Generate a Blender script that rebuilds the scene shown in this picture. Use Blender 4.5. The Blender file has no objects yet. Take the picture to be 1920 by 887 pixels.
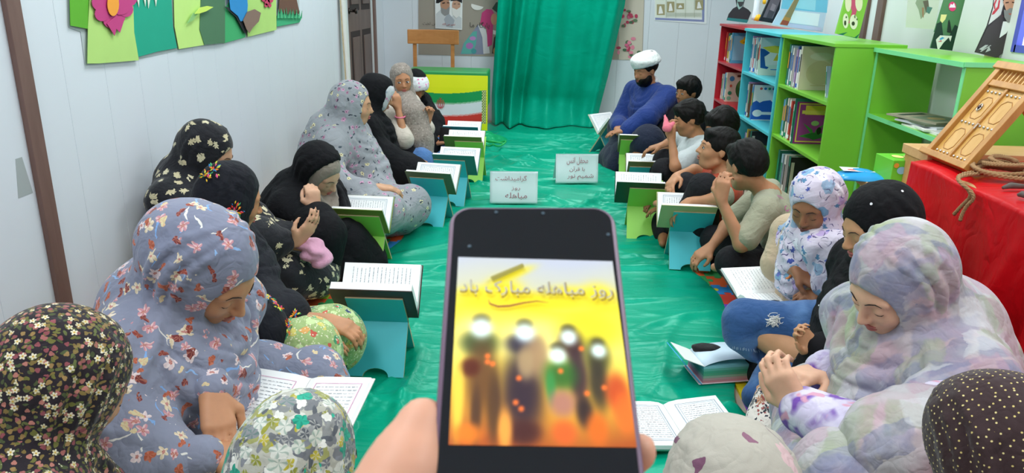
import bpy, bmesh, math, random
import numpy as np
from mathutils import Vector, Matrix

# ---------------------------------------------------------------- camera, light, exposure
SC = bpy.context.scene
COL = SC.collection
CAM_H = 1.3
FPX = 1405.31
AX = np.array([[0.99914, 0.02995, -0.02864], [0.03714, -0.30970, 0.95011], [0.01959, -0.95036, -0.31054]])
for i in range(3):
    AX[i] /= np.linalg.norm(AX[i])
cam = bpy.data.cameras.new('camera')
cam_ob = bpy.data.objects.new('camera', cam)
COL.objects.link(cam_ob)
cx, cu, cb = AX @ np.array([1, 0, 0]), AX @ np.array([0, -1, 0]), AX @ np.array([0, 0, -1])
cam_ob.matrix_world = Matrix(((cx[0], cu[0], cb[0], 0), (cx[1], cu[1], cb[1], 0), (cx[2], cu[2], cb[2], CAM_H), (0, 0, 0, 1)))
cam.sensor_width = 36
cam.lens = FPX / 1920 * 36
cam.clip_start = 0.02
cam.dof.use_dof = True
cam.dof.focus_distance = 2.4
cam.dof.aperture_fstop = 20
SC.camera = cam_ob
SC.view_settings.view_transform = 'Standard'
SC.view_settings.look = 'None'
SC.view_settings.exposure = 0.32
SC.view_settings.gamma = 1
world = bpy.data.worlds.new('world')
SC.world = world
world.use_nodes = True
world.node_tree.nodes['Background'].inputs[0].default_value = (0.75, 0.85, 1, 1)
world.node_tree.nodes['Background'].inputs[1].default_value = 1.0
LAMPS = [(-0.75, 0.6), (1.1, 0.6), (-0.75, 2.9), (1.1, 2.9), (-0.75, 5.2), (1.1, 5.2), (0.2, 7.0)]
for lx, ly in LAMPS:
    li = bpy.data.lights.new('ceiling_light', 'AREA')
    li.shape = 'RECTANGLE'; li.size = 0.6; li.size_y = 1.2; li.energy = 19; li.color = (0.93, 0.97, 1.0)
    lo = bpy.data.objects.new('ceiling_light', li); COL.objects.link(lo)
    lo.location = (lx, ly, 2.42)

# ---------------------------------------------------------------- helpers
def ray(px, py):
    return AX @ np.array([(px - 960) / FPX, (py - 443.5) / FPX, 1.0])
def at(px, py, X=None, Y=None, Z=None, d=None):      # a pixel of the photograph -> a point of the room on a known plane
    r = ray(px, py); C = np.array([0, 0, CAM_H])
    if X is not None: t = X / r[0]
    elif Y is not None: t = Y / r[1]
    elif Z is not None: t = (Z - CAM_H) / r[2]
    else: t = d
    return C + r * t
def lin(c):
    if isinstance(c, str):
        c = [int(c[i:i+2], 16) / 255 for i in (0, 2, 4)]
    return tuple(x / 12.92 if x <= 0.04045 else ((x + 0.055) / 1.055) ** 2.4 for x in c[:3])
def tag(o, label=None, cat=None, group=None, kind=None):
    if label: o['label'] = label
    if cat: o['category'] = cat
    if group: o['group'] = group
    if kind: o['kind'] = kind
    return o
def thing(name, label, cat, loc=(0, 0, 0), rz=0.0, group=None):
    o = bpy.data.objects.new(name, None)
    o.empty_display_size = 0.05
    COL.objects.link(o)
    o.location = loc; o.rotation_euler = (0, 0, rz)
    return tag(o, label, cat, group)
def link_mesh(name, me, mat=None, parent=None):
    o = bpy.data.objects.new(name, me)
    COL.objects.link(o)
    if mat is not None:
        for m in (mat if isinstance(mat, (list, tuple)) else [mat]):
            me.materials.append(m)
    if parent is not None: o.parent = parent
    return o
def raw_mesh(name, V, F, smooth=True):
    me = bpy.data.meshes.new(name)
    V = np.asarray(V, np.float32); F = np.asarray(F, np.int32)
    me.vertices.add(len(V)); me.vertices.foreach_set('co', V.ravel())
    n = F.shape[1]
    me.loops.add(F.size); me.loops.foreach_set('vertex_index', F.ravel())
    me.polygons.add(len(F)); me.polygons.foreach_set('loop_start', np.arange(len(F), dtype=np.int32) * n)
    me.polygons.foreach_set('use_smooth', np.full(len(F), smooth))
    me.update(calc_edges=True)
    return me
def smooth_angle(o, deg=35):
    pass

class MB:
    """collects shapes, builds ONE mesh object"""
    def __init__(s): s.v = []; s.f = []; s.m = []
    def add(s, V, F, mi=0):
        n = len(s.v); s.v += [tuple(p) for p in V]; s.f += [tuple(i + n for i in f) for f in F]; s.m += [mi] * len(F); return s
    def box(s, c, size, rot=None, mi=0):
        hx, hy, hz = size[0] / 2, size[1] / 2, size[2] / 2
        V = [Vector((x, y, z)) for x in (-hx, hx) for y in (-hy, hy) for z in (-hz, hz)]
        if rot is not None: V = [rot @ p for p in V]
        V = [p + Vector(c) for p in V]
        return s.add(V, [(0, 1, 3, 2), (4, 6, 7, 5), (0, 4, 5, 1), (2, 3, 7, 6), (0, 2, 6, 4), (1, 5, 7, 3)], mi)
    def box2(s, a, b, mi=0):
        return s.box([(a[i] + b[i]) / 2 for i in range(3)], [abs(b[i] - a[i]) for i in range(3)], None, mi)
    def prism(s, poly, o, u, v, t, mi=0):      # poly in (u,v) plane at o, thick vector t
        o, u, v, t = map(Vector, (o, u, v, t)); n = len(poly)
        A = [o + u * p[0] + v * p[1] for p in poly]
        V = A + [p + t for p in A]
        F = [tuple(range(n)), tuple(range(2 * n - 1, n - 1, -1))] + [(i, (i + 1) % n, n + (i + 1) % n, n + i) for i in range(n)]
        return s.add(V, F, mi)
    def flat(s, poly, o, u, v, mi=0):
        o, u, v = map(Vector, (o, u, v))
        return s.add([o + u * p[0] + v * p[1] for p in poly], [tuple(range(len(poly)))], mi)
    def tube(s, pts, r, n=8, mi=0, cap=True, flatten=None):
        pts = [Vector(p) for p in pts]; k = len(pts)
        rs = r if isinstance(r, (list, tuple)) else [r] * k
        V = []; up = None
        for i, p in enumerate(pts):
            d = (pts[min(i + 1, k - 1)] - pts[max(i - 1, 0)])
            d = d.normalized() if d.length > 1e-9 else Vector((0, 0, 1))
            if up is None: up = Vector((0, 0, 1)) if abs(d.z) < .9 else Vector((1, 0, 0))
            a = d.cross(up)
            a = a.normalized() if a.length > 1e-6 else d.orthogonal().normalized()
            b = a.cross(d).normalized(); up = b
            for j in range(n):
                t = 2 * math.pi * j / n
                V.append(p + (a * math.cos(t) + b * math.sin(t)) * rs[i])
        F = [(i * n + j, i * n + (j + 1) % n, (i + 1) * n + (j + 1) % n, (i + 1) * n + j) for i in range(k - 1) for j in range(n)]
        if cap: F += [tuple(range(n - 1, -1, -1)), tuple(range((k - 1) * n, k * n))]
        return s.add(V, F, mi)
    def lathe(s, prof, c, n=24, mi=0, axis=None):
        V = []; k = len(prof); c = Vector(c)
        for r, z in prof:
            for j in range(n):
                t = 2 * math.pi * j / n
                p = Vector((r * math.cos(t), r * math.sin(t), z))
                if axis is not None: p = axis @ p
                V.append(c + p)
        F = [(i * n + j, i * n + (j + 1) % n, (i + 1) * n + (j + 1) % n, (i + 1) * n + j) for i in range(k - 1) for j in range(n)]
        F += [tuple(range(n - 1, -1, -1)), tuple(range((k - 1) * n, k * n))]
        return s.add(V, F, mi)
    def build(s, name, mat, parent=None, bevel=0, smooth=False, label=None):
        me = bpy.data.meshes.new(name)
        me.from_pydata(s.v, [], s.f)
        bm = bmesh.new(); bm.from_mesh(me); bmesh.ops.recalc_face_normals(bm, faces=bm.faces); bm.to_mesh(me); bm.free()
        if any(s.m): me.polygons.foreach_set('material_index', s.m)
        if smooth: me.polygons.foreach_set('use_smooth', [True] * len(me.polygons))
        me.update()
        o = link_mesh(name, me, mat, parent)
        if bevel:
            b = o.modifiers.new('bevel', 'BEVEL'); b.width = bevel; b.segments = 2; b.limit_method = 'ANGLE'
        if label: o['label'] = label
        return o

# ---------------------------------------------------------------- materials
class NT:
    def __init__(s, name):
        s.m = bpy.data.materials.new(name); s.m.use_nodes = True
        s.t = s.m.node_tree; s.b = s.t.nodes['Principled BSDF']
    def n(s, typ, **kw):
        x = s.t.nodes.new(typ)
        for k, v in kw.items(): setattr(x, k, v)
        return x
    def put(s, sock, v):
        if hasattr(v, 'is_output') or isinstance(v, bpy.types.NodeSocket): s.t.links.new(v, sock)
        else: sock.default_value = v
    def math(s, op, a, b=None, c=None):
        x = s.n('ShaderNodeMath', operation=op); s.put(x.inputs[0], a)
        if b is not None: s.put(x.inputs[1], b)
        if c is not None: s.put(x.inputs[2], c)
        return x.outputs[0]
    def vmath(s, op, a, b=None, scale=None):
        x = s.n('ShaderNodeVectorMath', operation=op); s.put(x.inputs[0], a)
        if b is not None: s.put(x.inputs[1], b)
        if scale is not None: s.put(x.inputs['Scale'], scale)
        return x.outputs['Value'] if op in ('DOT_PRODUCT', 'LENGTH') else x.outputs[0]
    def mix(s, fac, a, b, blend='MIX'):
        x = s.n('ShaderNodeMix', data_type='RGBA', blend_type=blend)
        s.put(x.inputs[0], fac)
        for q, v in ((x.inputs[6], a), (x.inputs[7], b)):
            s.put(q, v if not isinstance(v, tuple) else (v + (1,))[:4])
        return x.outputs[2]
    def noise(s, vec, scale, detail=2, rough=.5, dist=0.0):
        x = s.n('ShaderNodeTexNoise'); s.put(x.inputs['Vector'], vec)
        x.inputs['Scale'].default_value = scale; x.inputs['Detail'].default_value = detail
        x.inputs['Roughness'].default_value = rough; x.inputs['Distortion'].default_value = dist
        return x
    def ramp(s, fac, stops, interp='LINEAR'):
        x = s.n('ShaderNodeValToRGB'); x.color_ramp.interpolation = interp
        e = x.color_ramp.elements
        while len(e) < len(stops): e.new(0.5)
        for q, (p, c) in zip(e, stops): q.position = p; q.color = (c + (1,))[:4]
        s.put(x.inputs[0], fac)
        return x.outputs[0]
    def bump(s, h, strength=.3, dist=.01):
        x = s.n('ShaderNodeBump'); x.inputs['Strength'].default_value = strength; x.inputs['Distance'].default_value = dist
        s.put(x.inputs['Height'], h); s.t.links.new(x.outputs[0], s.b.inputs['Normal'])
    def color(s, v):
        s.put(s.b.inputs['Base Color'], v if not isinstance(v, tuple) else (v + (1,))[:4])

_mc = {}
def mat(name, c, rough=.6, var=.06, nscale=8, bump=0.0, bscale=60, spec=.4, metal=0.0, sheen=0.0, trans=0.0, sss=0.0, alpha=1.0):
    key = (name, str(c), rough)
    if key in _mc: return _mc[key]
    N = NT(name); c = lin(c)
    geo = N.n('ShaderNodeTexCoord').outputs['Object']
    if var:
        nz = N.noise(geo, nscale, 3)
        f = N.math('MULTIPLY_ADD', nz.outputs[0], 2 * var, 1 - var)
        N.color(N.vmath('SCALE', c + tuple() if False else c, scale=f))
    else: N.color(c)
    b = N.b.inputs
    b['Roughness'].default_value = rough; b['Specular IOR Level'].default_value = spec; b['Metallic'].default_value = metal
    if sheen: b['Sheen Weight'].default_value = sheen
    if trans: b['Transmission Weight'].default_value = trans
    if sss: b['Subsurface Weight'].default_value = sss; b['Subsurface Radius'].default_value = (.02, .008, .005); b['Subsurface Scale'].default_value = .5
    if bump: N.bump(N.noise(geo, bscale, 3).outputs[0], bump, .004)
    _mc[key] = N.m
    return N.m
def flat(c):
    key = ('flat', str(c))
    if key not in _mc:
        N = NT('print_colour'); N.color(lin(c)); N.b.inputs['Roughness'].default_value = .55; N.b.inputs['Specular IOR Level'].default_value = .3
        _mc[key] = N.m
    return _mc[key]
def wood(name, c1, c2, scale=3, rough=.45, axis=(1, 12, 12)):
    key = (name, str(c1))
    if key in _mc: return _mc[key]
    N = NT(name)
    tc = N.n('ShaderNodeTexCoord').outputs['Object']
    v = N.vmath('MULTIPLY', tc, axis)
    nz = N.noise(v, scale, 5, .6, .6)
    N.color(N.ramp(nz.outputs[0], [(.3, lin(c1)), (.7, lin(c2))]))
    N.b.inputs['Roughness'].default_value = rough
    N.bump(nz.outputs[0], .15, .002)
    _mc[key] = N.m
    return N.m

# ---------------------------------------------------------------- flat art (posters, covers): thin layered polygons
def ell(cx, cy, rx, ry=None, n=20, a0=0, a1=360, rot=0):
    ry = rx if ry is None else ry; out = []
    full = abs(a1 - a0) >= 360
    for i in range(n if full else n + 1):
        t = math.radians(a0 + (a1 - a0) * i / n); x, y = rx * math.cos(t), ry * math.sin(t)
        r = math.radians(rot); out.append((cx + x * math.cos(r) - y * math.sin(r), cy + x * math.sin(r) + y * math.cos(r)))
    return out
def rect(x0, y0, x1, y1): return [(x0, y0), (x1, y0), (x1, y1), (x0, y1)]
def stroke(pts, w):
    """polyline -> list of quads (as one polygon list)"""
    out = []
    for a, b in zip(pts[:-1], pts[1:]):
        d = Vector((b[0] - a[0], b[1] - a[1])); 
        if d.length < 1e-9: continue
        d.normalize(); n = Vector((-d.y, d.x)) * w / 2; e = d * w * .3
        out.append([(a[0] - e.x + n.x, a[1] - e.y + n.y), (a[0] - e.x - n.x, a[1] - e.y - n.y), (b[0] + e.x - n.x, b[1] + e.y - n.y), (b[0] + e.x + n.x, b[1] + e.y + n.y)])
    return out
def art(name, o, u, v, layers, parent=None, step=.0004, label=None):
    """layers: (colour, polygon or list of polygons) in units of u, v; drawn front to back, each layer a hair proud"""
    o, u, v = Vector(o), Vector(u), Vector(v); n = u.cross(v).normalized()
    mb = MB(); mats = []; ix = {}
    for k, (c, ps) in enumerate(layers):
        if c not in ix: ix[c] = len(mats); mats.append(flat(c))
        if ps and not isinstance(ps[0], list): ps = [ps]
        for p in ps: mb.flat(p, o + n * step * (k + 1), u, v, ix[c])
    me = bpy.data.meshes.new(name); me.from_pydata([tuple(p) for p in mb.v], [], mb.f)
    me.polygons.foreach_set('material_index', mb.m); me.update()
    ob = link_mesh(name, me, mats, parent)
    if label: ob['label'] = label
    return ob

# Persian writing with the built-in font's presentation forms (isolated, final, initial, medial)
_F = {'ا': 'ﺍﺎﺍﺎ', 'آ': 'ﺁﺂﺁﺂ', 'ب': 'ﺏﺐﺑﺒ', 'پ': 'ﭖﭗﭘﭙ', 'ت': 'ﺕﺖﺗﺘ', 'ح': 'ﺡﺢﺣﺤ', 'خ': 'ﺥﺦﺧﺨ', 'د': 'ﺩﺪﺩﺪ', 'ر': 'ﺭﺮﺭﺮ', 'ز': 'ﺯﺰﺯﺰ',
      'س': 'ﺱﺲﺳﺴ', 'ش': 'ﺵﺶﺷﺸ', 'ف': 'ﻑﻒﻓﻔ', 'ق': 'ﻕﻖﻗﻘ', 'ک': 'ﮎﮏﮐﮑ', 'گ': 'ﮒﮓﮔﮕ', 'ل': 'ﻝﻞﻟﻠ', 'م': 'ﻡﻢﻣﻤ', 'ن': 'ﻥﻦﻧﻨ',
      'و': 'ﻭﻮﻭﻮ', 'ه': 'ﻩﻪﻫﻬ', 'ی': 'ﯼﯽﯾﯿ', 'ع': 'ﻉﻊﻋﻌ', 'ج': 'ﺝﺞﺟﺠ', 'ص': 'ﺹﺺﺻﺼ'}
_NJ = set('اآدرزو')
def shape(t):
    out = []
    for i, ch in enumerate(t):
        if ch not in _F: out.append(ch); continue
        pv = i > 0 and t[i-1] in _F and t[i-1] not in _NJ
        nx = i < len(t) - 1 and t[i+1] in _F and ch not in _NJ
        out.append(_F[ch][(3 if nx else 1) if pv else (2 if nx else 0)])
    return ''.join(reversed(out))
def lettering(txt, c, o, u, v, width, parent=None, name='lettering', rtl=True, material=None, height=None):
    """writing as a flat mesh: centred at o, along unit vectors u, v, total width"""
    cu_ = bpy.data.curves.new('t', 'FONT'); cu_.body = shape(txt) if rtl else txt; cu_.resolution_u = 3
    t = bpy.data.objects.new('t', cu_); COL.objects.link(t)
    dg = bpy.context.evaluated_depsgraph_get(); me = bpy.data.meshes.new_from_object(t.evaluated_get(dg))
    bpy.data.objects.remove(t); bpy.data.curves.remove(cu_)
    co = np.zeros(len(me.vertices) * 3); me.vertices.foreach_get('co', co); co = co.reshape(-1, 3)
    lo, hi = co.min(0), co.max(0); s = width / max(hi[0] - lo[0], 1e-6); sy = s if height is None else height / max(hi[1] - lo[1], 1e-6)
    u, v = np.array(u, float), np.array(v, float); n = np.cross(u, v); n /= np.linalg.norm(n)
    P = np.array(o)[None] + (co[:, :1] - (lo[0] + hi[0]) / 2) * s * u + (co[:, 1:2] - (lo[1] + hi[1]) / 2) * sy * v + n * .0008
    me.vertices.foreach_set('co', P.astype(np.float32).ravel()); me.update(); me.materials.clear(); me.name = name
    return link_mesh(name, me, material or flat(c), parent)

def colour_grid(name, P, C, parent=None, emit=0.0, rough=.3):
    """P (h,w,3) points, C (h,w,3) sRGB colours at the points"""
    h, w = P.shape[:2]
    idx = np.arange(h * w).reshape(h, w)
    F = np.stack([idx[:-1, :-1], idx[:-1, 1:], idx[1:, 1:], idx[1:, :-1]], -1).reshape(-1, 4)
    me = raw_mesh(name, P.reshape(-1, 3), F)
    ca = me.color_attributes.new('Col', 'FLOAT_COLOR', 'POINT')
    C = np.clip(C, 0, 1); Cl = np.where(C <= .04045, C / 12.92, ((C + .055) / 1.055) ** 2.4)
    ca.data.foreach_set('color', np.concatenate([Cl.reshape(-1, 3), np.ones((h * w, 1))], 1).astype(np.float32).ravel())
    N = NT(name); a = N.n('ShaderNodeVertexColor', layer_name='Col').outputs[0]
    N.color(a); N.b.inputs['Roughness'].default_value = rough
    if emit:
        N.color((0.01, 0.01, 0.01)); N.put(N.b.inputs['Emission Color'], a); N.b.inputs['Emission Strength'].default_value = emit
    return link_mesh(name, me, N.m, parent)
def R3(rx=0, ry=0, rz=0):
    return Matrix.Rotation(rz, 3, 'Z') @ Matrix.Rotation(ry, 3, 'Y') @ Matrix.Rotation(rx, 3, 'X')
# ================================================================ the room
random.seed(4)
WL, WR, WB, WF, HC = -1.6, 2.0, 7.9, -1.6, 2.5
m_wall = mat('white_wall_panel', 'dbe2ea', .45, .025, 3, .05, 300)
m_wall_r = mat('right_wall_white', 'dfe3e2', .5, .03, 3)
m_brown = wood('brown_post_paint', '6b5049', '7d625a', 2, .5, (6, 6, 1))
def struct(name, mb, m, parent=None, **k):
    o = mb.build(name, m, parent, **k)
    if parent is None: o['kind'] = 'structure'
    return o
struct('floor', MB().box2((WL - .1, WF, -.1), (WR + .1, WB + .1, 0)), mat('floor_covering', 'b9a995', .7, .1, 5))
struct('ceiling', MB().box2((WL - .1, WF, HC), (WR + .1, WB + .1, HC + .1)), mat('ceiling_white', 'eef0f0', .7, .02))
struct('wall_rear', MB().box2((WL - .1, WF - .1, 0), (WR + .1, WF, HC)), m_wall)
wl = struct('wall_left', MB().box2((WL - .1, WF, 0), (WL - .012, WB, HC)), m_wall)
y = -1.4
while y < 6.2:
    w = .245
    MB().box2((WL - .012, y + .0006, 0), (WL, min(y + w - .0006, 6.25), HC)).build('wall_panel', m_wall, wl, bevel=.0012)
    y += w
MB().box2((WL - .012, 7.44, 0), (WL, 7.9, HC)).build('wall_panel', m_wall, wl)
wb = struct('wall_back', MB().box2((WL - .1, WB + .012, 0), (WR + .1, WB + .1, HC)), m_wall)
x = WL
while x < WR - .01:
    MB().box2((x + .0007, WB, 0), (min(x + .3 - .0007, WR), WB + .012, HC)).build('wall_panel', m_wall, wb)
    x += .3
struct('wall_right', MB().box2((WR, WF, 0), (WR + .1, 2.75, HC)).box2((WR, 3.32, 0), (WR + .1, WB, HC)).box2((WR, 2.75, 0), (WR + .1, 3.32, 1.12)).box2((WR, 2.75, 2.0), (WR + .1, 3.32, HC)), m_wall_r)
w1 = struct('window_1', MB().box2((WR - .005, 2.75, 1.10), (WR + .02, 3.32, 1.13)).box2((WR - .005, 2.75, 1.99), (WR + .02, 3.32, 2.02)).box2((WR - .005, 2.73, 1.10), (WR + .02, 2.76, 2.02)).box2((WR - .005, 3.31, 1.10), (WR + .02, 3.34, 2.02)), mat('window_frame_blue', '5a62c8', .4))
gl = NT('window_daylight'); gl.color((.8, .9, 1)); gl.b.inputs['Emission Color'].default_value = (.85, .93, 1, 1); gl.b.inputs['Emission Strength'].default_value = 1.3
MB().box2((WR + .02, 2.75, 1.12), (WR + .03, 3.32, 2.0)).build('pane', gl.m, w1)
# trims (brown battens)
struct('trim_1', MB().box2((WL, 2.27, 0), (WL + .018, 2.335, HC)), m_brown, bevel=.002)
struct('trim_2', MB().box2((WL, 1.83, 0), (WL + .018, 1.89, HC)), m_brown, bevel=.002)
struct('trim_3', MB().box2((WL, 7.36, 0), (WL + .03, 7.43, HC)), m_brown, bevel=.002)
struct('trim_4', MB().box2((WR - .02, 4.62, 1.0), (WR, 4.70, HC)), m_brown, bevel=.002)
struct('trim_5', MB().box2((WR - .02, 4.83, 1.0), (WR, 4.90, HC)), m_brown, bevel=.002)
struct('trim_6', MB().box2((WR - .02, 3.42, 1.0), (WR, 3.50, HC)), wood('brown_batten', '8a6f58', '9d836b', 2, .5, (6, 6, 1)), bevel=.002)
# door with carved panels in the left wall
m_door = wood('dark_brown_door', '5c4a46', '6f5b55', 2, .45, (5, 5, 1))
m_dark = mat('dark_groove', '33292a', .7)
dr = struct('door_1', MB().box2((WL - .011, 6.42, 0), (WL + .004, 7.30, 2.05)), m_door)
for a, b in ((6.50, 6.84), (6.92, 7.26)):
    for z0, z1 in ((.15, .95), (1.12, 1.95)):
        MB().box2((WL + .004, a, z0), (WL + .006, b, z1)).build('panel_groove', m_dark, dr)
        MB().box2((WL + .005, a + .04, z0 + .05), (WL + .014, b - .04, z1 - .05)).build('door_panel', m_door, dr, bevel=.004)
MB().lathe([(.0, 0), (.025, 0), (.025, .008), (.01, .012), (.012, .05), (.024, .055), (.02, .07), (0, .07)], (WL + .004, 6.47, 1.12), 16, axis=R3(0, math.pi / 2, 0)).build('door_handle', mat('dark_metal', '39322f', .3, metal=.8), dr, smooth=True)
struct('trim_7', MB().box2((WL, 6.30, 0), (WL + .012, 6.40, 2.12)).box2((WL, 7.30, 0), (WL + .012, 7.355, 2.12)), mat('door_frame_white', 'd3d8dc', .5))
t = thing('leaning_plank', 'white painted plank leaning on the left wall beside the brown door', 'plank', (WL + .05, 6.15, 0))
MB().box((0, 0, .85), (.02, .07, 1.7), R3(math.radians(-3), math.radians(-2), 0)).build('board', mat('white_plank', 'e4e6e2', .5), t, bevel=.002)
MB().box((-.012, -.03, .80), (.008, .04, 1.6), R3(math.radians(-3), math.radians(-2), 0)).build('backing_strip', wood('pale_wood', 'b9a583', 'c9b795'), t)

# ---------------------------------------------------------------- green satin cloth on the floor
def satin(name, c, rough=.38, bs=.8, sp=.8):
    N = NT(name); tc = N.n('ShaderNodeTexCoord').outputs['Object']
    nz = N.noise(tc, 3.0, 3)
    c = np.array(lin(c)); N.color(N.ramp(nz.outputs[0], [(.3, tuple(c * .88)), (.7, tuple(np.minimum(c * 1.1, 1)))]))
    b = N.b.inputs; b['Roughness'].default_value = rough; b['Specular IOR Level'].default_value = sp; b['Specular Tint'].default_value = tuple(np.minimum(c ** .5 * 1.2, 1)) + (1,)
    n2 = N.noise(N.vmath('MULTIPLY', tc, (2.5, 8, 5)), 1.2, 3, .45, .8); n3 = N.noise(N.vmath('MULTIPLY', tc, (22, 30, 22)), 1.2, 3, .5, .8)
    a = N.math('ABSOLUTE', N.math('SUBTRACT', n2.outputs[0], .5)); a3 = N.math('ABSOLUTE', N.math('SUBTRACT', n3.outputs[0], .5))
    N.bump(N.math('MULTIPLY_ADD', a3, .12, a), bs, .04)
    return N.m
m_satin = satin('green_satin', '06a07e', .32, .28, .5)
def vnoise(P, seed, scale):
    """cheap smooth noise: sum of random plane waves, P (...,d)"""
    r = np.random.RandomState(seed); out = 0
    for i in range(7):
        k = r.normal(size=P.shape[-1]) * scale * (0.6 + i * .22); out = out + np.sin(P @ k + r.uniform(0, 6.28)) / (1 + .25 * i)
    return out / 3.0
def ridge(t, w): return np.exp(-(t / w) ** 2)
nx_, ny_ = 150, 560
gx, gy = np.meshgrid(np.linspace(0, 1, nx_), np.linspace(0, 1, ny_), indexing='ij')
Yc = .45 + gy * 7.25
def edge(y, seed, s): return .035 * np.sin(y * 3.1 + seed) + .02 * np.sin(y * 9.7 + 2 * seed)
xl = np.interp(Yc, [.45, 1.8, 2.6, 3.6, 5, 6.6, 7.7], [-.62, -.66, -.80, -.74, -.78, -.50, -.50]) + edge(Yc, 1, 0)
xr = np.interp(Yc, [.45, 1.6, 2.2, 2.9, 3.3, 4.2, 5.5, 7.4], [1.0, .95, .74, .84, .78, .78, .92, 1.0]) + edge(Yc, 4, 0)
Xc = xl + (xr - xl) * gx
Q = np.stack([Xc, Yc], -1)
hgt = .004 + .005 * vnoise(Q, 3, 2.5)
rr = np.random.RandomState(11)
for k in range(130):
    y0 = .5 + 6.8 * rr.rand() ** .8; x0 = rr.uniform(-.7, .8); ang = rr.normal(0, .28) if y0 > 2.6 else rr.normal(.5, .8)
    if k % 6 == 0: ang = rr.uniform(-1.2, 1.2)
    L = rr.uniform(.12, .55); w = rr.uniform(.010, .03); a = rr.uniform(.008, .028) * (1.25 if y0 > 4 else .8)
    dx, dy = Q[..., 0] - x0, Q[..., 1] - y0
    s = dx * math.cos(ang) + dy * math.sin(ang); tt = -dx * math.sin(ang) + dy * math.cos(ang) + .05 * np.sin(s * 6 + k) + .3 * s * s * rr.uniform(-1, 1)
    hgt = hgt + a * ridge(tt, w) * np.exp(-(s / L) ** 2)
for (x0, y0, ang, L, w, a) in ((.62, 5.3, 2.0, .5, .03, .03), (0.1, 4.5, .12, .9, .025, .018), (-.1, 5.9, .3, .8, .03, .02), (.3, 6.8, -.1, .9, .06, .04), (-.2, 6.5, .2, .8, .05, .03), (0, 2.15, .04, 1.1, .03, .018), (.3, 4.15, -.06, .8, .03, .02)):
    dx, dy = Q[..., 0] - x0, Q[..., 1] - y0
    s = dx * math.cos(ang) + dy * math.sin(ang); tt = -dx * math.sin(ang) + dy * math.cos(ang) + .04 * np.sin(s * 5)
    hgt = hgt + a * ridge(tt, w) * np.exp(-(s / L) ** 2)
hgt = np.maximum(hgt, 0) + .014
ed = np.minimum(gx, 1 - gx); hgt = hgt * np.clip(ed * 30, 0, 1) ** .5 * 1.0 + .012 * (1 - np.clip(ed * 30, 0, 1) ** .5)
idx = np.arange(nx_ * ny_).reshape(nx_, ny_)
Fq = np.stack([idx[:-1, :-1], idx[1:, :-1], idx[1:, 1:], idx[:-1, 1:]], -1).reshape(-1, 4)
o = link_mesh('floor_cloth', raw_mesh('floor_cloth', np.stack([Xc, Yc, hgt], -1).reshape(-1, 3), Fq), m_satin)
tag(o, 'long green satin cloth spread creased along the floor between the two rows', 'cloth')
CH_X, CH_Y, CH_H = Xc, Yc, hgt
def cloth_z(x, y):
    j = int(np.clip((y - .45) / 7.25 * (ny_ - 1), 0, ny_ - 1)); i = int(np.argmin(abs(Xc[:, j] - x)))
    return float(hgt[max(i-2, 0):i+3, max(j-2, 0):j+3].max())

# hanging satin curtain
nu, nv = 260, 130
U, Vv = np.meshgrid(np.linspace(0, 1, nu), np.linspace(0, 1, nv), indexing='ij')
Zc = 2.3 - Vv * 2.27
xl = np.interp(Zc, [0, .3, 1.2, 2.3], [-.46, -.47, -.42, -.38]); xr = np.interp(Zc, [0, .15, .5, 1.2, 2.3], [.60, .62, .70, .83, .9])
Xk = xl + (xr - xl) * U
amp = np.interp(Zc, [0, .5, 1.3, 2.3], [.05, .03, .03, .05])
ph = U * 1.0
f = 1.3 * np.sin(U * 15 + 1.6 * np.sin(Zc * 1.1)) + .35 * np.sin(U * 39 + Zc * 1.8) + .9 * np.exp(-((U - .04) / .03) ** 2) - 3.2 * np.exp(-((U - .10) / .03) ** 2) + 3.0 * np.exp(-((U - .18 - .02 * Zc) / .035) ** 2) - 1.6 * np.exp(-((U - .27 - .03 * Zc) / .03) ** 2) + 1.2 * np.exp(-((U - .93) / .04) ** 2)
flare = .30 * np.clip((.30 - Zc) / .3, 0, 1) ** 2 + .05 * np.clip(1 - Zc, 0, 1)
bil = .03 * np.sin(Zc * 9 + U * 5) * np.clip((.5 - Zc) / .4, 0, 1)
Yk = 7.74 - amp * f - flare * (.5 + .6 * np.sin(U * 3.0)) - bil
idx = np.arange(nu * nv).reshape(nu, nv)
Fq = np.stack([idx[:-1, :-1], idx[:-1, 1:], idx[1:, 1:], idx[1:, :-1]], -1).reshape(-1, 4)
m_cur = satin('green_curtain_satin', '049a7c', .38, .22, .5)
o = link_mesh('satin_curtain', raw_mesh('satin_curtain', np.stack([Xk, Yk, Zc], -1).reshape(-1, 3), Fq), m_cur)
tag(o, 'green satin curtain hanging in folds on the back wall behind the turbaned man', 'curtain')
so = o.modifiers.new('thick', 'SOLIDIFY'); so.thickness = .003
t = thing('curtain_rod', 'metal rod that carries the green satin curtain at the top of the back wall', 'rod', (.25, 7.78, 2.32))
MB().tube([(-.75, 0, 0), (.75, 0, 0)], .012, 10).build('pole', mat('rod_metal', 'b8b8b8', .3, metal=1), t, smooth=True)
for sx in (-.7, .7): MB().box2((sx - .015, 0, -.015), (sx + .015, .12, .015)).build('bracket', mat('rod_metal', 'b8b8b8', .3, metal=1), t)
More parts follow.
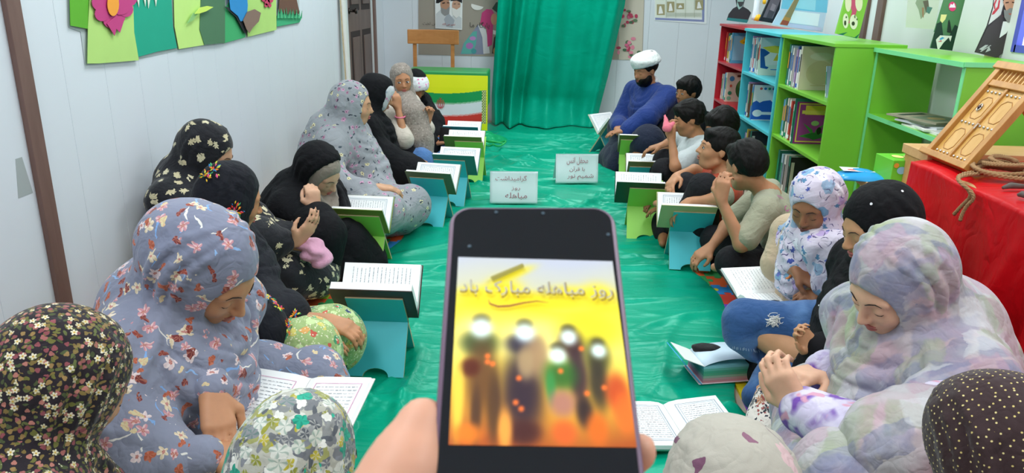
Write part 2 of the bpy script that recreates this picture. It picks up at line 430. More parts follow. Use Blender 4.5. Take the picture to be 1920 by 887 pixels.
# bunched cloth heap with a knotted cord at the curtain's left foot
nu, nv = 70, 60
U, Vv = np.meshgrid(np.linspace(0, 1, nu), np.linspace(0, 1, nv), indexing='ij')
bx, by = -.62 + U * .62 - .25, 6.42 + Vv * .45
r2 = ((U - .5) / .5) ** 2 + ((Vv - .5) / .5) ** 2
bz = .02 + .075 * np.clip(1 - r2, 0, 1) ** .6 + .022 * np.sin(U * 17 + 4 * np.sin(Vv * 7)) * np.clip(1.1 - r2, 0, 1)
o = link_mesh('cloth_heap', raw_mesh('cloth_heap', np.stack([bx, by, bz], -1).reshape(-1, 3), np.stack([np.arange(nu*nv).reshape(nu,nv)[:-1,:-1], np.arange(nu*nv).reshape(nu,nv)[1:,:-1], np.arange(nu*nv).reshape(nu,nv)[1:,1:], np.arange(nu*nv).reshape(nu,nv)[:-1,1:]], -1).reshape(-1, 4)), satin('heap_satin', '0f9f62', .35))
tag(o, 'bunched green cloth heap on the floor before the flag covered chest', 'cloth')
pts = []
for i in range(40):
    t_ = i / 39 * 6.6; pts.append((-.36 + .085 * math.cos(t_) + .03 * math.sin(2 * t_), 6.27 + .1 * math.sin(t_), .075 + .012 * math.sin(3 * t_)))
pts = [(-.62, 6.55, .14), (-.52, 6.42, .12), (-.44, 6.33, .09)] + pts
o = MB().tube(pts, .007, 8).build('cord', mat('bright_green_cord', '1fb35a', .5), smooth=True)
tag(o, 'loop of bright green cord lying on the satin near the far left book stands', 'cord')

# ---------------------------------------------------------------- foam puzzle mats on both sides
PZ = ['e8cf1e', 'a9cf3a', 'e8622f', '7b46c4', '2f8fd8', '3aa35a', 'e0483a', 'f08a3c']
mcol = {c: mat('foam_' + c, c, .75, .05, 20, .1, 400) for c in PZ}
def jig(i0, j0, s, tabs):
    """outline of one jigsaw piece, tabs = (bottom, right, top, left) of +1/-1/0"""
    out = []
    cs = [((0, 0), (1, 0)), ((1, 0), (1, 1)), ((1, 1), (0, 1)), ((0, 1), (0, 0))]
    for (a, b), t in zip(cs, tabs):
        d = (b[0] - a[0], b[1] - a[1]); nrm = (d[1], -d[0])
        out.append(a)
        if t:
            for k in range(9):
                th = math.radians(220 - k * 32.5 * 1.0) if False else None
            for s_, h_ in ((.40, 0), (.36, .07), (.34, .13), (.38, .2), (.5, .235), (.62, .2), (.66, .13), (.64, .07), (.60, 0)):
                out.append((a[0] + d[0] * s_ + nrm[0] * h_ * t, a[1] + d[1] * s_ + nrm[1] * h_ * t))
    return [(p[0] * s, p[1] * s) for p in out]
def mats(name, x0, y0, nx, ny, s, label, group=None):
    t = thing(name, label, 'play mat', (x0, y0, 0), 0, group)
    H = {(i, j): random.choice((-1, 1)) for i in range(nx) for j in range(ny)}
    G = {(i, j): random.choice((-1, 1)) for i in range(nx) for j in range(ny)}
    k = 0
    for i in range(nx):
        for j in range(ny):
            tabs = (-H[i, j] if j else 0, G[i, j] if i < nx - 1 else 0, H.get((i, j + 1), 0) if j < ny - 1 else 0, -G[i - 1, j] if i else 0)
            p = jig(0, 0, s, tabs)
            cxm, cym = s / 2, s / 2
            p = [(cxm + (q[0] - cxm) * .985, cym + (q[1] - cym) * .985) for q in p]
            c = PZ[(i * 3 + j * 5 + (i * j) % 3) % len(PZ)]
            mb = MB().prism(p, (i * s, j * s, 0), (1, 0, 0), (0, 1, 0), (0, 0, .011 + .001 * ((i + j) % 2)))
            mb.build('puzzle_piece', mcol[c], t)
    return t
mats('foam_mat', -1.58, 1.15, 8, 34, .115, 'coloured foam jigsaw mat on the floor under the left row')
mats('foam_mat', .72, 1.35, 6, 28, .115, 'coloured foam jigsaw mat on the floor under the right row')

# ---------------------------------------------------------------- bookcases
def plate(mb, a, b): return mb.box2(a, b)
def bookcase(label, x0, x1, y0, y1, H, levels, m, backed=True, mtop=None, open_back_white=False):
    t = thing('bookcase', label, 'bookcase', (0, 0, 0))
    T = .018
    plate(MB(), (x0, y0, 0), (x1, y0 + T, H - T)).build('side_panel', m, t, bevel=.001)
    plate(MB(), (x0, y1 - T, 0), (x1, y1, H - T)).build('side_panel', m, t, bevel=.001)
    plate(MB(), (x0 - .012, y0 - .004, H - T), (x1, y1 + .004, H)).build('top_panel', mtop or m, t, bevel=.002)
    for z in levels:
        plate(MB(), (x0, y0 + T, z - T), (x1 - .01, y1 - T, z)).build('shelf_board', m, t, bevel=.001)
    if backed: plate(MB(), (x1 - .006, y0 + T, 0), (x1, y1 - T, H - T)).build('back_panel', m, t)
    return t
m_red = mat('red_melamine', 'b5202f', .35, .04)
m_trq = mat('turquoise_melamine', '4fc3cf', .35, .04)
m_grn = mat('lime_green_melamine', '7cc63c', .35, .05)
m_gedge = mat('pale_green_edge', '7fdf9c', .4)
bookcase('red bookcase with picture books, farthest in the row at the right wall', 1.49, 1.82, 5.64, 6.46, 1.085, [.06, .48, .79], m_red)
bookcase('turquoise bookcase between the red one and the lime green one', 1.48, 1.81, 4.80, 5.63, 1.085, [.06, .47, .785], m_trq)
bookcase('lime green bookcase filled with books beside the turquoise one', 1.49, 1.84, 3.93, 4.79, 1.085, [.06, .48, .79], m_grn)
tb = bookcase('nearest lime green bookcase, open backed with magazines on its shelf', 1.69, 1.985, 3.09, 3.92, 1.07, [.06, .40, .745], m_grn, backed=False)
plate(MB(), (1.686, 3.09, 0), (1.69, 3.11, 1.05)).build('front_edge', m_gedge, tb)
plate(MB(), (1.686, 3.90, 0), (1.69, 3.92, 1.05)).build('front_edge', m_gedge, tb)
plate(MB(), (1.674, 3.086, 1.05), (1.678, 3.924, 1.07)).build('front_edge', m_gedge, tb)
plate(MB(), (1.686, 3.11, .727), (1.69, 3.90, .747)).build('front_edge', m_gedge, tb)
plate(MB(), (1.678, 3.082, 1.052), (1.985, 3.086, 1.071)).build('front_edge', m_gedge, tb)

# books in the bookcases: every book its own thing (cover > page block, spine label)
m_page = mat('page_block', 'efe9db', .8, .05, 80)
BC = ['f2efe6', 'e9e2cf', '5aa7d8', 'e8c23c', 'd8483c', 'f4f4f0', '8fc65a', 'c9a3d6', '2f7f6c', 'f0f0ea', 'e58a3c', 'b8d8e8', '7a5a48', 'ffffff', '3c5fa8', 'dfe8e0', 'f6f2e8', 'eef3f4']
WORD = {'f2efe6': 'cream', 'e9e2cf': 'beige', '5aa7d8': 'sky blue', 'e8c23c': 'yellow', 'd8483c': 'red', 'f4f4f0': 'white', '8fc65a': 'light green', 'c9a3d6': 'lilac', '2f7f6c': 'dark teal', 'f0f0ea': 'off-white', 'e58a3c': 'orange', 'b8d8e8': 'pale blue', '7a5a48': 'brown', 'ffffff': 'bright white', '3c5fa8': 'navy blue', 'dfe8e0': 'grey green', 'f6f2e8': 'ivory', 'eef3f4': 'ice white'}
ORD = ['farthest', 'second', 'third', 'fourth', 'fifth', 'sixth', 'seventh', 'eighth', 'ninth', 'tenth', 'eleventh', 'twelfth', 'thirteenth', 'fourteenth', 'fifteenth', 'sixteenth']
def book(x, y, z, th, dp, ht, c, label, group, lean=0.0, cover=None):
    t = thing('book', label, 'book', (x, y, z), 0, group)
    M = R3(lean, 0, 0)
    def bx(a, b, nm, m):
        mb = MB(); c_ = [(a[i] + b[i]) / 2 for i in range(3)]; s_ = [b[i] - a[i] for i in range(3)]
        mb.box(M @ Vector(c_), s_, M); return mb.build(nm, m, t)
    mc = mat('book_cover_' + c, c, .45, .04)
    mb = MB()
    for a, b in (((0, 0, 0), (dp, .0015, ht)), ((0, th - .0015, 0), (dp, th, ht)), ((0, 0, 0), (.002, th, ht))):
        c_ = [(a[i] + b[i]) / 2 for i in range(3)]; s_ = [b[i] - a[i] for i in range(3)]; mb.box(M @ Vector(c_), s_, M)
    mb.build('cover', mc, t)
    bx((.002, .0015, .004), (dp - .004, th - .0015, ht - .004), 'page_block', m_page)
    if th > .007:
        s = MB().box(M @ Vector((-.0006, th / 2, ht * .62)), (.0008, th * .55, ht * .4), M)
        s.build('spine_title', flat(random.choice(['d84a3c', '2c5fa8', '3a3a3a', 'e8a03c', '2f9a6a'])), t)
        MB().box(M @ Vector((-.0008, th / 2, ht * .09)), (.0008, th * .9, ht * .1), M).build('spine_label', flat(random.choice(['ffffff', '3c64c8', '2a9a78', 'f0f0f0'])), t)
    return t, M
def row(x, ystart, yend, z, n, place, hts, seed, dp=.2, special=None):
    """books from the far end (high y) to the near end; the nearest shows its front"""
    r = random.Random(seed); y = ystart; cs = []; prev = None
    while len(cs) < n:
        c = r.choice(BC)
        if c != prev: cs.append(c); prev = c
    if special: cs[-1] = special
    th = (ystart - yend) / n
    for i in range(n):
        t_ = th * r.uniform(.75, .98); h_ = hts * r.uniform(.86, 1.0) if i < n - 1 else hts
        y -= th
        lab = ('%s book, %s from the far end, %s' % (WORD[cs[i]] if cs[i] in WORD else 'picture', ORD[i], place)) if i < n - 1 else None
        t, M = book(x + r.uniform(0, .02) * (i < n - 1), y, z, t_, dp * r.uniform(.9, 1), h_, cs[i], lab, 'books on the ' + place)
    return t, y
def coverart(t, w, h, layers):
    art('cover_picture', (0, -.0005, 0), (w, 0, 0), (0, 0, h), layers, t)
X0 = 1.53
t, y = row(X0, 6.42, 6.20, .79, 7, 'upper shelf of red bookcase', .235, 1, special='5aa7d8')
t['label'] = 'sky blue picture book with a dark haired girl and a yellow title, red bookcase'
coverart(t, .2, .235, [('5ab4dc', rect(0, 0, 1, 1)), ('8fd0e8', rect(.05, .1, .95, .9)), ('e9c51e', ell(.62, .72, .33, .1)), ('e9c51e', ell(.62, .82, .2, .08)), ('a8741c', rect(.42, .69, .84, .72)), ('2a1a16', ell(.7, .42, .2, .15)), ('e28a5c', ell(.7, .36, .14, .11)), ('e05a8c', ell(.7, .14, .2, .12)), ('2a1a16', ell(.65, .37, .02)), ('2a1a16', ell(.75, .37, .02))])
t, y = row(X0, 6.42, 6.24, .48, 5, 'middle shelf of red bookcase', .23, 2, special='e9e2cf')
t['label'] = 'cream picture book with a green tree and round icons, middle shelf of the red bookcase'
coverart(t, .2, .23, [('e6ddc6', rect(0, 0, 1, 1)), ('3f7a42', ell(.66, .45, .28, .34)), ('5a8f4a', ell(.6, .6, .16, .14)), ('6b4a34', rect(.4, .86, 1, .93)), ('4a8fc0', ell(.2, .8, .1, .09)), ('d8664a', ell(.18, .55, .05, .05)), ('2f8f6a', ell(.16, .3, .08, .07)), ('7fbf9a', ell(.14, .12, .09, .07))])
t, y = row(X0 - .02, 5.58, 5.33, .785, 10, 'upper shelf of turquoise bookcase', .25, 3, dp=.24, special='dfe8e0')
t['label'] = 'pale picture book with a navy and yellow star design, upper shelf of the turquoise bookcase'
coverart(t, .24, .25, [('c8dcd6', rect(0, 0, 1, 1)), ('dfe9d2', rect(0, 0, 1, .68)), ('1f5a9a', [(0, .72), (.06, .2), (.25, .17), (.3, .22), (.2, .25), (.14, .5), (.3, .6), (.12, .7)]), ('e8d84a', [(.05, .75), (.3, .62), (.16, .5), (.5, .55), (.95, .6), (.8, .75), (.4, .8)]), ('1f5a9a', [(.8, .75), (1, .55), (1, .72)]), ('f0eee0', [(.16, .5), (.3, .62), (.9, .55), (.92, .3), (.2, .27)]), ('e8c83a', [(.4, .4), (.5, .6), (.55, .4)]), ('3a8fd0', rect(.35, .15, .55, .17))])
t, y = row(X0 - .02, 5.58, 5.36, .47, 8, 'lower shelf of turquoise bookcase', .245, 4, dp=.24, special='3c5fa8')
t['label'] = 'white and blue picture book with cloud shapes, lower shelf of the turquoise bookcase'
coverart(t, .24, .245, [('f2f2ec', rect(0, 0, 1, 1)), ('2a62b8', [(0, .02), (1, .02), (1, .45), (.85, .52), (.7, .42), (.5, .58), (.3, .55), (.2, .5), (.1, .56), (0, .5)]), ('f2f2ee', ell(.16, .2, .14, .1)), ('f2f2ee', rect(.1, .16, .9, .24)), ('f2f2ee', ell(.85, .22, .14, .1)), ('e0c840', ell(.95, .95, .2, .14, 12, 180, 300)), ('d8605a', ell(.2, .9, .04, .035)), ('2f7fc0', ell(.32, .9, .04, .035)), ('3a9a6a', ell(.44, .9, .04, .035)), ('8a5aa0', ell(.56, .9, .04, .035))])
t, y = row(X0 - .02, 4.74, 4.47, .79, 9, 'upper shelf of lime green bookcase', .245, 5, dp=.22, special='e9e2cf')
t['label'] = 'beige cloth textured book front with a pale oval, upper shelf of the lime green bookcase'
coverart(t, .22, .245, [('dcd2b4', rect(0, 0, 1, 1)), ('cfc29c', ell(.5, .4, .35, .28)), ('e4e0cc', ell(.5, .78, .3, .09)), ('c9b98c', rect(.3, .1, .7, .12))])
t, y = row(X0 - .02, 4.74, 4.44, .48, 9, 'lower shelf of lime green bookcase', .245, 6, dp=.23, special='c9a3d6')
t['label'] = 'magenta book with a plant picture and yellow title, lower shelf of the lime green bookcase'
coverart(t, .23, .245, [('8f2f7a', rect(0, 0, 1, 1)), ('e8d05a', rect(.05, .04, .95, .97)), ('9c3f8c', rect(.08, .07, .92, .94)), ('e8cf4a', rect(.22, .7, .82, .92)), ('f0dc6a', rect(.14, .72, .9, .8)), ('3f8f3c', [(.2, .5), (.45, .35), (.5, .2), (.55, .35), (.75, .5), (.6, .3), (.85, .2), (.5, .12), (.12, .18), (.42, .27)]), ('2f6f34', [(.25, .2), (.5, .28), (.8, .18), (.5, .1)]), ('9ac07a', ell(.5, .5, .1, .06)), ('1f2f1a', ell(.62, .32, .06, .09))])
# dark green book standing just behind the magenta one
book(X0 - .03, 4.442, .48, .012, .25, .262, '2f7f6c', 'dark green tall book just behind the magenta plant book', 'books on the lower shelf of the lime green bookcase')
# leaning books at the near end of the upper green shelf
book(X0 + .02, 4.06, .79, .02, .2, .21, '7a5a48', 'brown grey book leaning at the near end of the upper lime green shelf', 'leaning books on the lime green bookcase', lean=math.radians(-14))
book(X0 + .02, 4.13, .79, .012, .2, .17, 'b8d8e8', 'pale blue thin book leaning behind the brown grey one', 'leaning books on the lime green bookcase', lean=math.radians(-16))
# folders on the bottom shelves
for nm, y0, y1, ysh, lab in (('red', 6.42, 6.25, .06, 'floor shelf of red bookcase'), ('turq', 5.58, 5.36, .06, 'floor shelf of turquoise bookcase'), ('green', 4.74, 4.48, .06, 'floor shelf of lime green bookcase')):
    t, y = row(X0, y0, y1, ysh, 6, lab, .33, hash(nm) % 7 if False else len(nm), dp=.24, special='2f7f6c')
    t['label'] = 'dark book front nearest on the ' + lab
    coverart(t, .24, .33, [('2c2c30', rect(0, 0, 1, 1)), ('6aa23a', ell(.42, .5, .22, .2)), ('44505a', rect(.1, .1, .9, .2)), ('d8d4c4', rect(.02, .1, .1, .9)), ('b8b8a8', ell(.7, .5, .08, .1))])
# small white slips on the shelf boards
for p, lab in (((1.56, 4.10, .793), 'white paper slip on the upper shelf of the lime green bookcase'), ((1.56, 4.05, .483), 'white paper slip on the lower shelf of the lime green bookcase')):
    tag(MB().box2(p, (p[0] + .05, p[1] + .07, p[2] + .012)).build('paper_slip', mat('slip_white', 'f4f4f2', .6)), lab, 'paper')
# magazines on the near shelf
for k, (c, w, l, a) in enumerate((('e8e8e4', .20, .28, 5), ('f2f2ee', .2, .28, -8), ('c9cfd4', .2, .27, 14), ('6a7460', .21, .29, 2), ('a9a48c', .21, .29, 20))):
    z = .7455 + .008 * k
    t = thing('magazine', ['pale magazine at the bottom of the pile on the near green shelf', 'white magazine second from the bottom of the shelf pile', 'light grey magazine in the middle of the shelf pile', 'dark grey green magazine below the top one of the shelf pile', 'faded khaki picture magazine on top of the shelf pile'][k], 'magazine', (1.81, 3.42 + .03 * k, z), math.radians(a), 'magazines on the near green bookcase')
    MB().box2((-w / 2, -l / 2, 0), (w / 2, l / 2, .007)).build('cover', mat('mag_' + c, c, .35), t)
    art('cover_picture', (-w / 2, -l / 2, .0072), (w, 0, 0), (0, l, 0), [(c, rect(0, 0, 1, 1)), ('7c8a74' if k > 2 else 'd4d8dc', rect(.1, .1, .9, .6)), ('b8a070' if k > 2 else 'bcc4cc', ell(.5, .35, .2, .12)), ('3c4a44' if k > 2 else 'e6e6e6', rect(.1, .75, .8, .85))], t)

# ---------------------------------------------------------------- things standing on top of the bookcases, pictures on the walls
def pp(pts, Y):      # pixel outline -> (x, z) in the plane at depth Y
    return [(lambda q: (q[0], q[2]))(at(a, b, Y=Y)) for a, b in pts]
def board(name, label, cat, Y, outline, colour, layers, th=.006, group=None, lab2=None):
    """a flat upright board at depth Y with its printed face towards the room"""
    ol = pp(outline, Y)
    o = Vector((0, Y, 0))
    t = thing(name, label, cat, (sum(p[0] for p in ol) / len(ol), Y, min(p[1] for p in ol)), 0, group)
    off = t.location.copy()
    b = MB().prism([(p[0] - off.x, p[1] - off.z) for p in ol], (0, 0, 0), (1, 0, 0), (0, 0, 1), (0, th, 0)).build('board', mat('card_' + colour, colour, .45, .02), t)
    if layers:
        L = []
        for c, ps in layers:
            if not isinstance(ps[0], list): ps = [ps]
            L.append((c, [[(q[0] - off.x, q[1] - off.z) for q in pp(p, Y)] for p in ps]))
        art('print', (0, 0, 0), (1, 0, 0), (0, 0, 1), L, t)
    return t
def pe(cx, cy, rx, ry=None, n=18, **k): return ell(cx, cy, rx, ry, n, **k)
def pr(x0, y0, x1, y1): return [(x0, y0), (x1, y0), (x1, y1), (x0, y1)]
board('portrait_stand', 'cut-out portrait card of a bearded man in dark turban and robe on the red bookcase', 'portrait', 6.2,
      [(1362, 38), (1366, 26), (1374, 16), (1381, 12), (1379, 0), (1377, -14), (1386, -22), (1396, -14), (1396, 0), (1393, 12), (1403, 18), (1408, 24), (1400, 43)], '2f3338',
      [('2f3338', [(1364, 36), (1366, 26), (1374, 17), (1393, 14), (1404, 20), (1407, 25), (1402, 36)]), ('8fb8b0', [(1382, 0), (1394, 0), (1392, 12), (1385, 18), (1381, 10)]), ('3a3f40', [(1382, 3), (1394, 3), (1391, 12), (1386, 13)]), ('2a7f80', [(1362, 38), (1364, 33), (1403, 37), (1400, 43)])])
t = thing('figurine', 'small white and yellow figurine on a saucer on the red bookcase', 'figurine', tuple(at(1420, 40, Y=5.75)))
MB().lathe([(0, 0), (.035, 0), (.04, .008), (.02, .01), (0, .012)], (.03, 0, 0), 20).build('saucer', mat('porcelain', 'eef0f4', .25), t, smooth=True)
MB().lathe([(0, .01), (.022, .01), (.028, .03), (.02, .09), (.022, .15), (.014, .2), (.018, .24), (.01, .27), (0, .275)], (-.02, 0, 0), 20).build('figure_body', mat('porcelain', 'eef0f4', .25), t, smooth=True)
MB().lathe([(0, 0), (.026, .002), (.03, .02), (.024, .04), (0, .05)], (-.005, -.01, .004), 16).build('yellow_base', mat('yellow_glaze', 'f2b81c', .35), t, smooth=True)
MB().lathe([(0, 0), (.012, .004), (.014, .02), (.008, .04), (0, .045)], (.03, -.01, .12), 12).build('yellow_flower', mat('yellow_glaze', 'f2b81c', .35), t, smooth=True)
board('picture_frame', 'black framed picture leaning on top of the turquoise bookcase', 'picture frame', 5.45, [(1423, 39), (1440, 2), (1452, -24), (1482, -20), (1470, 2), (1452, 44)], '1c1a20',
      [('6a5f66', [(1430, 32), (1443, 2), (1450, -14), (1470, -14), (1462, 2), (1448, 35)]), ('8f7f84', [(1438, 30), (1448, 6), (1455, 10), (1446, 33)]), ('4a444a', [(1436, 33), (1446, 35), (1452, 22), (1442, 18)])], th=.02)
board('picture_frame', 'narrow brown and orange patterned frame leaning before the pale blue board', 'picture frame', 5.1, [(1462, 46), (1489, 0), (1499, -20), (1506, -18), (1497, 2), (1476, 48)], '96845f',
      [('a8503c', [(1462, 46), (1467, 37), (1480, 40), (1476, 48)]), ('c08a4a', [(1467, 37), (1471, 31), (1483, 34), (1480, 40)])], th=.012)
board('display_board', 'large pale blue and white board standing on the turquoise and green bookcases', 'board', 5.2, [(1447, 46), (1462, 18), (1470, -30), (1556, -26), (1553, 4), (1542, 60)], 'cfdff0',
      [('7fcdea', [(1464, 16), (1472, -30), (1553, -26), (1550, 24)]), ('a8e4f6', [(1492, 15), (1496, -10), (1530, -8), (1528, 20)]), ('f6fbfc', [(1478, 42), (1488, 20), (1537, 26), (1533, 49)]), ('d8d4ee', [(1475, 50), (1477, 43), (1540, 52), (1538, 58)])], th=.008)
board('puzzle_board', 'lime green board with a pink middle and white paw prints on the green bookcase', 'toy', 4.25, [(1567, 63), (1576, 30), (1584, 0), (1588, -24), (1634, -22), (1627, 0), (1617, 40), (1609, 72)], '8fce4c',
      [('1f7a5a', [(1570, 64), (1589, 60), (1580, 66), (1602, 70), (1612, 62), (1606, 72)]), ('d85a80', [(1590, 44), (1597, 22), (1592, 2), (1600, -8), (1606, 4), (1606, 20), (1600, 40)]), ('f4f0cf', pe(1590, 4, 6, 18)), ('f4f0cf', pe(1610, 4, 7, 17)), ('f4f4dc', pe(1585, 39, 5.5, 14)), ('f4f4dc', pe(1600, 41, 7.5, 14)), ('3c4a30', pe(1584, 43, 2, 5)), ('3c4a30', pe(1599, 44, 3, 4)), ('5f7a4a', pe(1586, 32, 1.5, 2)), ('5f7a4a', pe(1602, 31, 1.2, 3)), ('5f7a4a', pe(1606, 36, 1.2, 2))], th=.02)
board('green_poster', 'dark green standing card with a pink emblem and a crowd, near green bookcase', 'poster', 3.55, [(1744, 90), (1772, 0), (1778, -22), (1814, -18), (1809, 0), (1785, 95)], '4f7f55',
      [('55875a', [(1750, 60), (1768, 0), (1775, -20), (1812, -16), (1796, 45)]), ('1f3c30', [(1744, 90), (1756, 44), (1765, 40), (1768, 66), (1780, 66), (1790, 46), (1796, 50), (1785, 95)]), ('ece59a', [(1762, 38), (1764, 27), (1775, 27), (1772, 36), (1766, 43)]), ('1f2f28', [(1775, 60), (1777, 40), (1779, 36), (1781, 42), (1784, 62)]), ('e8437a', pe(1785, 12, 7, 9)), ('ffffff', [(1779, 14), (1782, 7), (1785, 9), (1788, 5), (1791, 14)]), ('e2e6dc', [(1757, 92), (1754, 74), (1762, 66), (1784, 67), (1781, 78), (1778, 70), (1768, 80), (1760, 92)]), ('4aa0d0', [(1760, 73), (1766, 69), (1770, 71), (1763, 75)]), ('d06a70', [(1757, 78), (1764, 75), (1765, 78)])], th=.008)
board('portrait_banner', 'standing banner portrait of a grey bearded man in black turban beside a flag', 'portrait', 3.4, [(1828, 98), (1851, 48), (1862, 12), (1866, -24), (1934, -20), (1926, 8), (1911, 44), (1880, 99), (1868, 108)], '3a3438',
      [('d9d6d4', [(1853, 46), (1862, 14), (1866, -24), (1896, -24), (1880, 12), (1876, 28)]), ('c8404a', stroke([(1866, -8), (1874, 2), (1872, 14), (1861, 26)], 2)[0] if False else [(1859, 28), (1861, 22), (1870, 12), (1872, 0), (1875, 0), (1873, 15), (1864, 26)]), ('c8404a', [(1864, 18), (1862, 8), (1867, -2), (1869, -1), (1865, 9), (1866, 16)]), ('c23a46', [(1858, 46), (1866, 38), (1877, 26), (1880, 30), (1870, 40)]),
       ('473f42', [(1828, 98), (1850, 52), (1879, 24), (1879, 60), (1872, 72), (1905, 40), (1918, -10), (1934, -18), (1926, 8), (1911, 44), (1880, 99), (1868, 108)]), ('f0f0f2', [(1873, 71), (1880, 40), (1898, 40), (1902, 32), (1886, 62)]), ('1f1b1e', [(1880, 2), (1878, -16), (1892, -26), (1908, -20), (1910, 0), (1900, -6), (1888, -6)]), ('d09a80', [(1880, 4), (1884, -7), (1903, -7), (1908, 4), (1903, 26), (1889, 30)]), ('8f8f8f', [(1881, 18), (1887, 19), (1892, 15), (1897, 15), (1903, 19), (1906, 12), (1903, 32), (1894, 42), (1888, 42), (1882, 32)]), ('c86a5a', [(1889, 25), (1896, 25), (1893, 28)]), ('4a2f28', [(1884, 4), (1890, 3), (1890, 5), (1884, 6)]), ('4a2f28', [(1896, 3), (1903, 4), (1903, 6), (1896, 5)]),
       ('bfbcc0', [[(1834, 92), (1846, 84), (1852, 84), (1840, 94)], [(1846, 98), (1853, 86), (1856, 94)], [(1836, 96), (1856, 84), (1857, 85), (1838, 97)]])], th=.006)
board('binder', 'black box file beside the banner portrait at the right wall', 'box', 3.62, [(1880, 102), (1886, 70), (1908, 70), (1902, 108)], '17171c', [], th=.05)
board('wall_drawing', 'faint sketch on cream paper pinned to the right wall above the near bookcase', 'drawing', 3.93, [(1698, 51), (1704, -30), (1766, -26), (1752, 55)], 'dde4d6',
      [('9fae94', [(1716, 6), (1722, -10), (1738, -10), (1741, 12), (1734, 26), (1726, 36), (1722, 18)]), ('6f6a5c', [(1730, 2), (1740, 0), (1742, 18), (1736, 24)]), ('5c8a80', [(1738, 12), (1748, 14), (1742, 26), (1736, 22)]), ('b08a6c', [(1728, 14), (1732, 14), (1731, 34), (1729, 30)])], th=.003)
# calendar on the back wall
def wallprint(name, label, cat, outline, colour, layers, Y=7.9):
    return board(name, label, cat, Y - .006, outline, colour, layers, th=.005)
cal = [('e6ebe0', pr(1228, -20, 1318, 33)), ('8a93c0', [(1228, 33), (1318, 37), (1320, 41), (1228, 37)]), ('8a93c0', [(1316, -20), (1321, -20), (1320, 41), (1316, 41)])]
for i, (x_, yy, w_, h_) in enumerate(((1231, 8, 15, 20), (1250, 3, 14, 20), (1268, 6, 14, 11), (1303, 0, 15, 18))):
    cal += [('a89f78', pr(x_, yy, x_ + w_, yy + h_)), ('f2f2f0', [(x_ + 3, yy + h_ - 2), (x_ + 5, yy + 4), (x_ + 8, yy + 3), (x_ + w_ - 3, yy + h_ - 3)])]
for k in range(7):
    cal.append(('c2c9bc', pr(1248 + .2, 24 + k, 1314, 24.4 + k)))
for x_ in (1248, 1266, 1284, 1301): cal.append(('b6bda8', pr(x_, -20, x_ + .7, 33)))
wallprint('calendar', 'white wall chart with small prayer pictures and a blue border on the back wall', 'calendar', [(1227, -22), (1326, -20), (1324, 45), (1227, 38)], 'eef2f4', cal)
# big beige banner and small poster
ban = [('9f978c', pr(785, -40, 936, 102))]
ban += [('8a8fa8', [(862, 102), (868, 82), (884, 62), (896, 46), (905, 60), (912, 80), (908, 102)]), ('5fb0a8', [(864, 101), (870, 80), (886, 60), (894, 58), (892, 84), (884, 101)]), ('b07ab8', pe(880, 86, 7, 6)), ('c08ac8', pe(886, 72, 6, 4)), ('4a9aa0', pe(888, 96, 5, 5)), ('d8d6da', [(896, 48), (908, 48), (914, 70), (918, 100), (906, 101), (904, 70)]),
        ('c8407c', [(900, 44), (903, 24), (912, 17), (922, 18), (928, 28), (924, 50), (922, 84), (914, 88), (912, 54)]), ('c99478', pe(926, 36, 6, 11)), ('2f4a40', [(922, 16), (930, 4), (936, 4), (936, 40), (932, 24)]), ('3a3430', [(922, 100), (926, 70), (936, 60), (936, 102)]), ('b08a58', pe(934, 96, 10, 10, a0=90, a1=270)), ('e0dcd8', [(924, 56), (936, 60), (936, 66), (924, 64)])]
rr2 = random.Random(5); ban2 = [('cfc6b6', [(1160, -40), (1208, -40), (1203, 112), (1160, 112)])]
for k in range(34):
    x_ = rr2.gauss(1180, 9); y_ = rr2.choice([rr2.gauss(35, 14), rr2.gauss(88, 9)])
    ban2.append((rr2.choice(['d86a8c', 'c8506e', 'e48aa0', 'b8405c', '4a6a50', '5f7a5c']), pe(x_, y_, rr2.uniform(2.5, 5), rr2.uniform(2, 4.5), 8)))
ban.append(('e8e6e2', pe(895, 10, 12, 9, a0=20, a1=200)))
t = wallprint('wall_banner', 'large taupe printed banner with a girl in pink headscarf and pink blossoms, back wall', 'banner', [(784, -42), (1209, -42), (1204, 113), (784, 102)], 'a89f92', ban)
lo = t.location.copy()
art('blossom_print', (0, 0, 0), (1, 0, 0), (0, 0, 1), [(c_, [[(q[0] - lo.x, q[1] - lo.z) for q in pp(ps_, 7.894)]]) for c_, ps_ in ban2], t)
lettering('پایگاه ما', '4a4440', np.array(at(899, 48, Y=7.885)) - np.array(lo), (1, 0, 0), (0, 0, 1), .20, t)
lettering('س تخت', '4a4440', np.array(at(805, 45, Y=7.885)) - np.array(lo), (1, 0, 0), (0, 0, 1), .14, t)
t = board('small_poster', 'white poster of two bearded men in black turbans on the taupe banner', 'poster', 7.88, [(815, -8), (867, -8), (866, 56), (816, 53)], 'e9ebec',
      [('c9ced2', [(817, 52), (817, 26), (826, 18), (840, 34), (856, 26), (865, 34), (865, 54)]), ('a4abb4', [(832, 36), (840, 24), (852, 38), (848, 52), (836, 50)]), ('b88a70', pe(834, 8, 9, 12)), ('c79c84', pe(855, 10, 8, 12)), ('17171c', [(817, 6), (818, -6), (828, -10), (842, -6), (844, 1), (834, -1), (822, 6)]), ('1c1c22', [(844, 2), (848, -6), (858, -8), (866, -2), (866, 6), (856, 1)]), ('8f8f90', [(826, 14), (836, 18), (843, 12), (842, 26), (834, 30), (827, 24)]), ('e2e2e0', [(847, 14), (856, 18), (863, 13), (863, 28), (855, 34), (848, 27)]), ('3a2a26', [(829, 5), (834, 4), (834, 6), (829, 7)]), ('3a2a26', [(838, 4), (842, 5), (842, 6), (838, 6)]), ('5a4440', [(850, 7), (854, 6), (854, 8), (850, 8)]), ('5a4440', [(858, 7), (862, 7), (862, 8), (858, 8)])], th=.004)
lo = t.location
